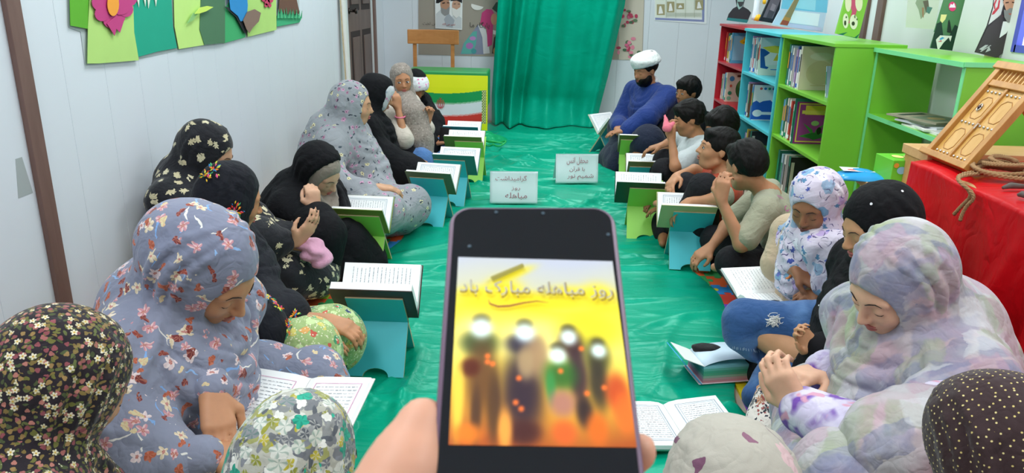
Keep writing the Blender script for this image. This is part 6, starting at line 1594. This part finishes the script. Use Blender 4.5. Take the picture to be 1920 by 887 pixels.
# L10
p = Person('person in a black hood with a white floral band holding a black tablet', W(779, 160, 5.75), -30, (-48, 38, 0), k=1.0, lean=.02, h=.0075, sk='a8714f',
           LH=W(822, 258, 5.68), RH=W(812, 270, 5.5), sw=.15)
p.body(ears=False, feet=False, lh=dict(d=unit(V3(.9, 0, .2)), curl=.5), rh=dict(d=unit(V3(1, .1, .2)), curl=.5)).face('down')
S = Solid(); w = p.head.w; kk = p.head.k
S.ell(w(.01, 0, .045), V3(.104, .092, .075) * kk, p.head.M, .02).ell(w(.14, 0, -.03), V3(.085, .07, .08) * kk, p.head.M, .01, True)
p.cloth('white_floral_band', S, fabric('band_floral', 'dfe2e6', [dict(scale=34, r=.3, n=4, cols=['e070a8', 'c890c0'], dens=.5)]), 0, 1, hh=.007)
p.veil(BLK, 'black_hood', seed=12, amp=.008, arms=1.8, lapcover=True, open_=(.10, .12), face_off=-.03, crown=.012, hh=.0095)
q = Vector(W(834, 256, 5.48)); t = thing('tablet', 'black tablet held by the hooded person at the far left stand', 'tablet', q, math.radians(-12))
MB().box((0, 0, 0), (.085, .010, .13), R3(math.radians(-16), 0, 0)).build('case', mat('tablet_black', '111114', .4), t, bevel=.002)
MB().box((0, .0062, 0), (.075, .001, .12), R3(math.radians(-16), 0, 0)).build('screen', mat('tablet_glass', '0a0d12', .15), t)

# L4: navy scarf with bright embroidery
p = Person('person in a navy scarf with bright embroidered flowers and a patterned green skirt', W(434, 372, 2.42), 4, (38, 20, 0), k=.96, lean=.10, h=.0048, sk='c08a64',
           LH=W(612, 600, 2.36), RH=W(560, 645, 2.22), LK=W(625, 622, 2.45), RK=W(575, 648, 2.22), LE=W(520, 600, 2.36), RE=W(470, 620, 2.15))
p.body(ears=False, feet=False, lh=dict(d=unit(V3(1, -.3, -.2)), n=V3(.2, -.3, 1), curl=.5), rh=dict(d=unit(V3(1, .35, -.15)), n=V3(.1, -.3, 1), curl=.3)).face('open')
p.veil(M_NAVY, 'navy_scarf', seed=4, amp=.010, arms=1.1, down=.7, crown=.012, back=.03, hh=.0065)
p.lap(fabric('patchwork_green', '9fb878', [dict(scale=26, r=.42, aspect=1, n=4, depth=.2, cols=['d8d070', '4a9a6a', 'c8e0a0', 'e0a860'], dens=.8, seed=1), dict(scale=30, r=.3, n=3, depth=.3, cols=['c84040', '30486a', 'd06050'], dens=.35, seed=5), dict(scale=90, r=.2, cols=['e8e8c8'], dens=.8)]), 'patchwork_skirt', 6, .006, .03)
def embroidery(person, cloth_obj, spots, seed):
    """stitched flower sprays laid on the scarf: small petals around a centre"""
    rnd_ = random.Random(seed); cols = ['e03a2c', 'f0c020', 'f08020', '38a060', 'e0507a', 'd8e048', '2a80c0']
    me = cloth_obj.data; n_ = len(me.vertices); co = np.zeros(n_ * 3); me.vertices.foreach_get('co', co); co = co.reshape(-1, 3); no = np.zeros(n_ * 3)
    me.vertex_normals.foreach_get('vector', no) if hasattr(me, 'vertex_normals') else None; no = no.reshape(-1, 3)
    C = np.array([0, 0, CAM_H])
    for (px, py, rad, cnt) in spots:
        r = ray(px, py); r = r / np.linalg.norm(r); q_ = co - C; t_ = q_ @ r; dd = np.linalg.norm(q_ - t_[:, None] * r, axis=1); ok = np.where(dd < dd.min() + .006)[0]; i = int(ok[np.argmin(t_[ok])]); c = Vector(co[i]); n = Vector(no[i]).normalized(); a = n.orthogonal().normalized(); b = n.cross(a)
        mb = MB(); mats_ = [mat('thread_' + c_, c_, .6, 0) for c_ in cols]
        for j in range(cnt):
            th = rnd_.uniform(0, 6.28); rr_ = rad * (rnd_.random() ** .6); pos_ = c + (a * math.cos(th) + b * math.sin(th)) * rr_ + n * .010
            d = (a * math.cos(th + rnd_.uniform(-.5, .5)) + b * math.sin(th + rnd_.uniform(-.5, .5))); e = n.cross(d); L_ = rnd_.uniform(.005, .009); w_ = L_ * .42
            V = [pos_ - d * L_, pos_ + e * w_, pos_ + d * L_, pos_ - e * w_, pos_ + n * .003]
            mb.add(V, [(0, 1, 4), (1, 2, 4), (2, 3, 4), (3, 0, 4)], rnd_.randrange(len(cols)))
        o = mb.build('embroidered_flower', mats_, cloth_obj); o['kind'] = 'stuff'
embroidery(p, bpy.data.objects['navy_scarf'], [(440, 398, .034, 56), (400, 318, .03, 24), (384, 330, .02, 12), (462, 640, .03, 30), (500, 560, .022, 24), (540, 610, .026, 30), (520, 575, .02, 16), (552, 590, .02, 16)], 3)

# L2: grey blue floral veil, reading
p = Person('woman in a grey blue floral veil bending over an open book at left', W(392, 508, 1.62), -14, (-14, 40, 6), k=1.04, hk=1.0, lean=.20, h=.0042, sk='bf8a66', neck=None,
           LH=W(398, 738, 1.58), RH=W(398, 856, 1.50), LE=W(335, 690, 1.70), RE=W(232, 872, 1.46), LK=W(590, 705, 2.02), RK=W(400, 900, 1.5))
p.body(ears=False, feet=False, legs=False, lh=dict(d=unit(V3(.42, -.72, -.55)), n=V3(.3, -.35, .9), curl=.4, side=-1, k=.95), rh=dict(d=unit(V3(1, .1, .02)), n=V3(0, -.5, .8), curl=.35, side=1, k=.92)).face('down', lipc='a8685c')
p.veil(M_GREY, 'floral_veil', seed=7, amp=.011, arms=1.5, crown=.018, back=.08, width=1.1, down=1.0, hh=.0045, fr=7, detail=1.1, bun=1.15)
S = Solid(); S.chain([p.LS, p.LE, W(400, 728, 1.60)], [.06, .056, .042], .03).chain([p.RS, p.RE, W(380, 856, 1.49)], [.06, .050, .042], .03)
p.cloth('floral_sleeves', S, M_GREY, .005, 2, hh=.005)
S = Solid(); S.chain([p.pel, W(470, 720, 1.98), W(592, 712, 2.02), W(620, 780, 2.0)], [.13, .10, .070, .06], .07).chain([W(590, 760, 2.0), W(560, 860, 1.85), W(400, 930, 1.65)], [.06, .09, .12], .09)
p.cloth('floral_skirt', S, M_GREY, .008, 5, hh=.006)
# L1: dark ditsy floral scarf bottom left
p = Person('person in a dark scarf with tiny cream and pink flowers, bottom left corner', W(128, 722, 1.25), 40, (56, 38, 0), k=.98, hk=.93, lean=.16, h=.005, sk='c99a78')
p.body(ears=False, feet=False).face('down')
p.veil(M_DITSY, 'ditsy_floral_scarf', seed=6, amp=.006, arms=1.0, crown=.020, back=.06, down=.8, hh=.0055, fr=6)
p.lap(BLK2, 'dark_skirt', 4, .006)
# L3: green and yellow floral scarf at the bottom
p = Person('person in a scarf with green and mustard flowers seen from behind at the bottom', W(566, 868, 1.13), 60, (50, 18, 0), k=.9, lean=.08, h=.0055, sk='c99a78', hk=.86)
p.body(ears=False, feet=False).face('down')
p.veil(M_GREENF, 'green_floral_scarf', seed=8, amp=.004, arms=1.0, crown=.012, back=.03, hh=.0055, fr=6)
p.lap(BLK2, 'dark_skirt', 5, .006)
# R11: beige floral scarf at the bottom
p = Person('person in a beige scarf with large pale flowers seen from behind at the bottom', W(1352, 925, 1.10), 110, (105, 14, 0), k=.9, lean=.08, h=.006, sk='c99a78', hk=.88)
p.body(ears=False, feet=False).face('down')
p.veil(M_SOFT, 'beige_floral_scarf', seed=9, amp=.004, arms=1.0, crown=.02, back=.03, hh=.006, fr=6)
p.lap(BLK2, 'dark_skirt', 6, .006)
# R10: brown dotted scarf
p = Person('person in a brown scarf with small yellow dots, bottom right corner', W(1850, 846, 1.14), 130, (118, 36, 0), k=.95, hk=.88, lean=.10, h=.0055, sk='c99a78')
p.body(ears=False, feet=False).face('down')
p.veil(M_DOTS, 'dotted_scarf', seed=10, amp=.007, arms=1.0, crown=.018, back=.04, hh=.0055, fr=6)
p.lap(BLK2, 'dark_skirt', 7, .006)

# R9: woman in pastel plaid veil
p = Person('woman in a pastel checked veil and purple tie dye sleeves, hands clasped, at right', W(1676, 532, 1.62), 196, (202, 34, -4), k=1.04, hk=.94, lean=.12, h=.0042, sk='e2b294',
           RH=W(1545, 695, 1.80), LH=W(1500, 768, 1.64), RE=W(1640, 740, 1.85), LE=W(1665, 838, 1.46), LK=W(1600, 900, 1.5), RK=W(1540, 760, 2.0))
p.body(ears=False, feet=False, legs=False, lh=dict(d=unit(V3(-.55, .3, .75)), n=V3(-.5, -.8, 0), curl=.75, side=-1), rh=dict(d=unit(V3(-.85, -.5, .05)), n=V3(.2, .2, 1), curl=.7, side=-1)).face('down', lipc='b86a64')
p.top(M_PURP, 'tie_dye_blouse', 1.95, .026, 6, .004)
p.veil(M_PLAID, 'pastel_veil', seed=11, amp=.013, arms=1.0, crown=.020, back=.10, width=1.25, down=1.2, hh=.0045, fr=8, detail=1.0)
p.lap(M_PLAID, 'pastel_skirt', 7, .010, .05)

# R8: black scarf with rhinestones, ripped jeans
p = Person('person in a black scarf with tiny rhinestones and ripped blue jeans', W(1640, 424, 2.20), 190, (192, 22, 0), k=1.0, lean=.06, h=.0052, sk='c9966f',
           LH=W(1532, 655, 2.22), LE=W(1610, 640, 2.25), RH=W(1600, 600, 2.4), LK=W(1402, 603, 2.52), LF=W(1470, 665, 2.52), RK=W(1520, 700, 2.44), RF=W(1500, 715, 2.42))
p.body(ears=False, lh=dict(d=unit(V3(-.7, .1, .6)), n=V3(0, .7, -.5), curl=.8, side=1, k=.82), rh=None).face('down')
S = Solid()
S.chain([p.pel + V3(-.05, -.06, .02), W(1530, 615, 2.45), W(1395, 602, 2.52)], [.11, .085, .072], .03).chain([W(1395, 602, 2.52), W(1392, 625, 2.52), W(1420, 645, 2.52)], [.072, .062, .060], .02).cap(W(1420, 645, 2.52), W(1462, 648, 2.52), .060, .048, .02)
S.cap(W(1440, 668, 2.46), W(1500, 674, 2.46), .045, .046, .008, True)
S.chain([W(1600, 715, 2.4), W(1520, 708, 2.42), W(1455, 712, 2.43), W(1418, 742, 2.42)], [.09, .078, .065, .045], .03)
p.cloth('denim_jeans', S, M_DENIM, .007, 8, hh=.0058)
jn = bpy.data.objects['denim_jeans']; me_ = jn.data
def on_mesh(o, px, py):
    me = o.data; n_ = len(me.vertices); co = np.zeros(n_ * 3); me.vertices.foreach_get('co', co); co = co.reshape(-1, 3); no = np.zeros(n_ * 3)
    me.vertex_normals.foreach_get('vector', no); no = no.reshape(-1, 3)
    r = ray(px, py); r = r / np.linalg.norm(r); q = co - np.array([0, 0, CAM_H]); t = q @ r; d = np.linalg.norm(q - t[:, None] * r, axis=1)
    ok = np.where(d < d.min() + .006)[0]; i = ok[np.argmin(t[ok])]
    return Vector(co[i]), Vector(no[i])
fr_ = MB(); rf = random.Random(8)
for px, py in [(1448 + rf.gauss(2, 5.5), 598 + rf.gauss(0, 5)) for _ in range(120)]:
    q, n_ = on_mesh(jn, px, py); d_ = Vector((rf.uniform(-1, 1), rf.uniform(-.4, .4), rf.uniform(-.6, .3))).normalized(); a_ = n_ * .004
    fr_.tube([q + a_, q + a_ * 1.6 + d_ * .007, q + a_ + d_ * .015], .0009, 4)
o = fr_.build('frayed_rip', mat('white_fray', 'e2e2de', .8), jn); o['kind'] = 'stuff'; o['label'] = 'white frayed rip in the denim'
fr_ = MB()
for i_ in range(26):
    px, py = 1372 + i_ * 3.9, 652 + 6 * math.sin(i_ / 26 * 3.1)
    q, n_ = on_mesh(jn, px, py); fr_.tube([q + n_ * .001, q + n_ * .002 + Vector((.002, 0, -.008))], .0012, 4)
o = fr_.build('hem_stitching', mat('pale_thread', '9fb4cc', .8), jn); o['kind'] = 'stuff'
p.top(BLK, 'black_top', 2.0, .02, 4)
p.veil(fabric('black_rhinestone', '0c0c10', [dict(scale=14, r=.055, cols=['f0f0f4'], dens=.6, warp=0.0)], rough=.8, sheen=.0), 'black_scarf', seed=12, amp=.006, crown=.018, arms=.9, down=.6, hh=.006)

# R7: cartoon print scarf, cream tee
p = Person('girl in a white scarf with purple and blue cartoon print, cream tee, reading', W(1526, 384, 2.60), 200, (228, 22, 0), k=.93, hk=.88, lean=.10, h=.0048, sk='9c6b4c',
           LH=W(1562, 560, 2.58), LE=W(1635, 585, 2.56), RH=W(1492, 508, 2.62), RE=W(1462, 498, 2.82), LK=W(1450, 600, 2.75), RK=W(1440, 560, 2.98))
p.body(ears=False, feet=False, lh=dict(d=unit(V3(-1, -.1, .15)), n=V3(0, -.3, 1), curl=.5, side=1), rh=dict(d=unit(V3(.55, -.5, -.25)), n=V3(.2, -.5, .8), curl=.35, side=1)).face('down', lipc='7a4440', brow=1.1)
p.top(M_CREAM, 'cream_tee', .95, .028, 4, .006)
p.trousers(BLK2, .03)
p.hijab(M_UNI, 'cartoon_scarf', seed=13, amp=.006, crown=.018, cape=.06, hh=.0055)
S = Solid(); S.chain([p.nb + p.f * .08, W(1535, 465, 2.55), W(1548, 535, 2.55)], [.05, .05, .045], .03).chain([p.nb + p.f * .05 + p.l * .06, W(1570, 460, 2.52), W(1575, 540, 2.50)], [.05, .045, .04], .03)
p.cloth('scarf_end', S, M_UNI, .008, 5, hh=.0055)
q = W(1480, 508, 2.66); MB().tube([q + V3(.010 * math.sin(a), .028 * math.cos(a), .028 * math.sin(a)) for a in np.linspace(0, 6.283, 20)], .005, 8).build('beaded_bracelet', mat('orange_pink_beads', 'f08a4a', .4), p.root, smooth=True)

# R6: boy in beige tee, back of head
p = Person('boy in a sage beige tee with magenta lettering, one hand raised to the face', W(1398, 310, 3.25), 158, (118, 14, 0), k=.95, hk=.92, lean=.02, h=.005, sk='b98462', pel=W(1506, 478, 3.40) * V3(1, 1, 0) + V3(0, 0, .12),
           LH=W(1352, 376, 3.12), LE=W(1390, 458, 3.12), RH=W(1334, 462, 3.42), RE=W(1362, 425, 3.45), LK=W(1372, 492, 3.22), RK=W(1340, 450, 3.62), LF=W(1400, 505, 3.2), RF=W(1440, 500, 3.3), LS=W(1436, 392, 3.14), RS=W(1438, 358, 3.46), neck=W(1432, 348, 3.30))
p.body(lh=dict(d=unit(V3(.02, .1, 1)), n=V3(-.6, -.7, 0), curl=.75, side=-1), rh=dict(d=unit(V3(-.7, -.2, -.5)), n=V3(-.3, -.3, .8), curl=.5), feet=True).face('down')
p.hair(2, .2, 1.0)
p.top(M_TEE, 'beige_tee', .80, .012, 6, .009)
p.trousers(BLK2, .028)
def on_cloth(o, px, py):
    """nearest point of a garment that the picture shows at a pixel, with its normal"""
    me = o.data; n_ = len(me.vertices); co = np.zeros(n_ * 3); me.vertices.foreach_get('co', co); co = co.reshape(-1, 3); no = np.zeros(n_ * 3)
    me.vertex_normals.foreach_get('vector', no); no = no.reshape(-1, 3)
    r = ray(px, py); r = r / np.linalg.norm(r); q = co - np.array([0, 0, CAM_H]); t = q @ r; d = np.linalg.norm(q - t[:, None] * r, axis=1)
    ok = np.where(d < d.min() + .006)[0]; i = ok[np.argmin(t[ok])]; near = np.linalg.norm(co - co[i], axis=1) < .03; nn = no[near].mean(0)
    return co[i], unit(nn)
tee = bpy.data.objects['beige_tee']
for txt, px, py, wd in (('MINAL', 1462, 372, .085), ('C', 1474, 392, .022)):
    q, nn = on_cloth(tee, px, py); uu = V3(.75, 0, .65); uu = unit(uu - nn * (uu @ nn)); vv = np.cross(nn, uu)
    lettering(txt, 'c23f9a', q + nn * .010, uu, vv, wd, p.root, name='tee_lettering', rtl=False)
# R5: boy in red tee looking up
p = Person('boy in a rust red tee looking up, arms round his raised knees, right row', W(1346, 280, 3.76), 178, (180, -8, 0), k=.95, hk=.92, lean=-.06, h=.0055, sk='c08c68',
           LK=W(1318, 352, 3.62), RK=W(1286, 350, 3.85), LF=W(1290, 400, 3.75), RF=W(1275, 385, 3.95), LH=W(1290, 378, 3.6), LE=W(1345, 372, 3.55), RH=W(1268, 330, 3.85), RE=W(1302, 320, 3.95))
p.body(lh=dict(d=unit(V3(-.6, 0, -.6)), curl=.4), rh=dict(d=unit(V3(-.4, -.6, -.3)), n=V3(-.5, 0, .8), curl=.6)).face('left', lipc='a86a5a')
p.hair(3, .75, 1.02)
p.top(fabric('rust_red_tee', 'b0482f', rough=.85), 'red_tee', .3, .022, 7, .005)
S = Solid(); S.chain([p.LS, p.LS + (p.LE - p.LS) * .8], [.06, .058], .02); p.cloth('grey_sleeve', S, M_TEE, .004, 3)
p.trousers(BLK2, .03)
# R4: boy behind, only dark hair
p = Person('boy with straight dark hair partly hidden behind the boy in red', W(1352, 240, 4.05), 190, (205, 14, 0), k=.95, hk=.88, lean=.0, h=.0065, sk='a8744f')
p.body().face('open'); p.hair(5, .6, 1.06); p.top(BLK, 'dark_tee', .8, .02, 3); p.trousers(BLK2, .02)
# R3: boy in white shirt with a tissue
p = Person('boy in a white shirt holding a pink tissue to his mouth, right row', W(1291, 222, 4.40), 186, (184, 14, 0), k=.92, hk=.86, lean=-.02, h=.0062, sk='b07c58', pel=W(1300, 310, 4.45) * V3(1, 1, 0) + V3(0, 0, .12),
           LH=W(1259, 262, 4.24), LE=W(1266, 312, 4.2), RH=W(1242, 272, 4.5), RE=W(1262, 262, 4.62), LK=W(1245, 318, 4.3), RK=W(1245, 300, 4.6))
p.body(lh=dict(d=unit(V3(-.1, .1, 1)), n=V3(-.7, -.6, 0), curl=.8, side=-1), rh=dict(d=unit(V3(-1, 0, -.3)), curl=.4)).face('down', lipc='9a6050')
p.hair(6, .6, 1.06); p.top(fabric('white_shirt', 'c9d2d4', rough=.85), 'white_shirt', .7, .022, 5, .006); p.trousers(BLK2, .024)
tis = Solid(); tis.cap(W(1250, 240, 4.2), W(1246, 216, 4.24), .026, .006, .01).cap(W(1250, 240, 4.2), W(1262, 232, 4.22), .018, .014, .01)
tag(soft_mesh('pink_tissue', tis, .005, fabric('pink_tissue', 'e8788a', rough=.8), None, lambda P, N: .004 * vnoise(P, 2, 60)), 'crumpled pink tissue held at the mouth of the boy in white', 'tissue')
# R2: boy in dark tee beside the man
p = Person('boy in a black tee sitting right beside the turbaned man', W(1289, 173, 5.30), 200, (212, 4, 0), k=.97, hk=.87, lean=.0, h=.0075, sk='9c6b48', LH=W(1238, 285, 5.1), LE=W(1262, 268, 5.12))
p.body(lh=dict(curl=.4)).face('left', lipc='8a5444'); p.hair(7, .8, 1.08); p.top(BLK, 'black_tee', .7, .022, 3); p.trousers(BLK2, .02)
# R1: man with white turban
p = Person('bearded man in a white turban and dark blue robe seated by the curtain', W(1210, 132, 5.74), 212, (214, 14, 0), k=1.06, lean=.08, h=.0065, sk='b07a58',
           LH=W(1176, 244, 5.5), RH=W(1160, 238, 5.8), LK=W(1215, 262, 5.45), RK=W(1168, 235, 6.05), LE=W(1212, 222, 5.5), sw=.19)
p.body(feet=False, lh=dict(d=unit(V3(-1, -.2, -.1)), curl=.3), rh=dict(curl=.3)).face('down', lipc='8a5248', brow=1.4)
m_robe = fabric('royal_blue_robe', '18357a', rough=.7)
h = p.head; w = h.w; k = h.k
p.top(m_robe, 'blue_robe', 1.95, .04, 6, .007)
S = Solid(); S.cap(p.nb - p.f * .02 + p.u * .02, p.nb + p.u * .05, .058, .052, .01).cap(p.head.w(-.02, 0, -.06), p.nb, .0475, .047, .002, True); p.cloth('white_collar', S, fabric('collar_white', 'd8dade'), 0, hh=.006)
p.lap(fabric('dark_navy_robe', '1a2238', rough=.8), 'navy_robe_skirt', 3, .008, .05)
S = Solid(); S.ell(w(.018, 0, -.062), V3(.080, .070, .068) * k, h.M, .02)
S.ell(w(.115, 0, -.018), V3(.060, .05, .035) * k, h.M, .006, True); S.cap(w(.11, .012, -.060), w(.11, -.012, -.060), .012, .012, .003, True); S.half(w(0, 0, -.012), h.M @ V3(0, 0, 1), .01); S.half(w(-.01, 0, 0), h.M @ V3(-1, 0, 0), .01)
p.cloth('beard', S, hairmat(), hh=.005, fold=lambda P, N: .003 * vnoise(P, 3, 90))
S = Solid(); S.ell(w(-.02, 0, .035), V3(.102, .084, .075) * k, h.M, .01); S.ell(w(.125, 0, -.04), V3(.085, .075, .085) * k, h.M, .010, True); S.half(w(0, 0, -.03), h.M @ V3(0, 0, -1), .01)
p.cloth('hair', S, hairmat(), hh=.006, fold=lambda P, N: .002 * vnoise(P, 3, 90))
S = Solid()
for j, (z, r, tl_) in enumerate(((.052, .106, 6), (.066, .112, -7), (.082, .112, 8), (.098, .104, -6), (.110, .088, 4))):
    t_ = math.radians(tl_); n_ = 18
    P_ = [w(-.012 + r * .98 * math.cos(a) * 1.0, r * .86 * math.sin(a), z + .012 * math.sin(a + j) + .02 * (-math.cos(a)) * 0) for a in np.linspace(0, 2 * math.pi, n_ + 1)]
    S.chain(P_, [.0175 * k] * (n_ + 1), .008)
S.ell(w(-.012, 0, .105), V3(.100, .088, .042) * k, h.M, .01)
p.cloth('white_turban', S, fabric('turban_white', 'dfe4e2', rough=.8), hh=.006, fold=lambda P, N: .003 * vnoise(P, 5, 45))
S = Solid(); S.ell(w(-.07, 0, .120), V3(.040, .042, .020) * k, h.M, .01); p.cloth('turban_crown', S, BLK, 0, hh=.006)

# small things on the cloth
S = Solid(); c_ = np.array(at(1470, 800, Z=.06)); S.ell(c_, (.10, .12, .06), frame(60), .03).ell(c_ + V3(-.04, .07, .03), (.05, .05, .06), None, .03)
tag(soft_mesh('patterned_bag', S, .005, fabric('bandana_print', 'e4dcd4', [dict(scale=26, r=.46, n=7, depth=.5, cols=['1f2430', 'b07a5a', '2a2e3c'], dens=.85, shade='f0e8e0'), dict(scale=60, r=.3, n=4, depth=.4, cols=['9a4a4a', '22263a'], dens=.8, seed=3)], rough=.8), None, lambda P, N: .008 * vnoise(P, 8, 30)), 'bag in black, white and rust bandana print beside the tie dye sleeves', 'bag')
S = Solid(); c_ = np.array(at(1325, 652, Z=.105)); S.ell(c_, (.055, .026, .014), frame(-8), .01).ell(c_ + V3(.01, -.012, -.012), (.058, .024, .014), frame(-12), .01)
tag(soft_mesh('black_pouch', S, .0035, fabric('black_pouch', '0f0f12', rough=.6), None, lambda P, N: .003 * vnoise(P, 8, 60)), 'small folded black pouch lying on the pastel edged open book', 'pouch')
m_gls = mat('clear_glass', 'f2f8f8', .05, 0, trans=1.0, spec=.5)
def glass(label, loc, fill=None, hgt=.09, r_=.032):
    t = thing('drinking_glass', label, 'glass', loc)
    MB().lathe([(.0, 0), (r_ * .75, 0), (r_, hgt), (r_ * .93, hgt), (r_ * .70, .004), (0, .004)], (0, 0, 0), 28).build('glass_wall', m_gls, t, smooth=True)
    if fill: MB().lathe([(0, .005), (r_ * .68, .005), (r_ * .84, hgt * .6), (0, hgt * .6)], (0, 0, 0), 24).build('drink', mat('drink_' + fill, fill, .1, 0, spec=.6), t, smooth=True)
q = at(1331, 488, Z=.015); glass('glass half full of yellow juice beside the knee of the boy in sage tee', (q[0], q[1], .015), 'e8c010')
q = at(634, 716, Z=.03); glass('empty clear glass on the satin beside the nearest left book stand', (q[0], q[1], .03), None, .085, .034)

# the photographer's hand behind the phone
M_ = PHONE; mt_, u_, v_, n_ = (np.array(M_[q]) for q in ('mt', 'u', 'v', 'n'))
hn = thing('hand', 'out of focus hand of the photographer holding the phone from below', 'hand', (0, 0, 0))
S = Solid(); Lw = M_['w'] / 2
def ph_(a, b, c): return mt_ + u_ * a + v_ * b + n_ * c
S.chain([ph_(-.075, -.185, -.02), ph_(-.060, -.152, -.014), ph_(-.049, -.126, -.010), ph_(-.044, -.106, -.008)], [.024, .019, .014, .010], .012)
S.chain([ph_(-.10, -.22, -.02), ph_(-.04, -.19, -.035), ph_(.03, -.19, -.035)], [.03, .03, .026], .03)
for b, r in ((-.115, .0085), (-.135, .0088), (-.155, .0088), (-.172, .0078)):
    S.chain([ph_(-.055, b - .045, -.035), ph_(-.01, b - .015, -.030), ph_(.032, b, -.026), ph_(.0400, b + .001, -.016)], [.011, .010, .0088, r * .9], .004)
S.chain([ph_(-.085, -.165, -.02), ph_(-.10, -.22, -.03), ph_(-.16, -.36, -.06)], [.022, .032, .028], .02)
soft_mesh('palm_and_fingers', S, .003, skin('e0a78c'), hn, floor=-1)
print('TRI', TRI[0])
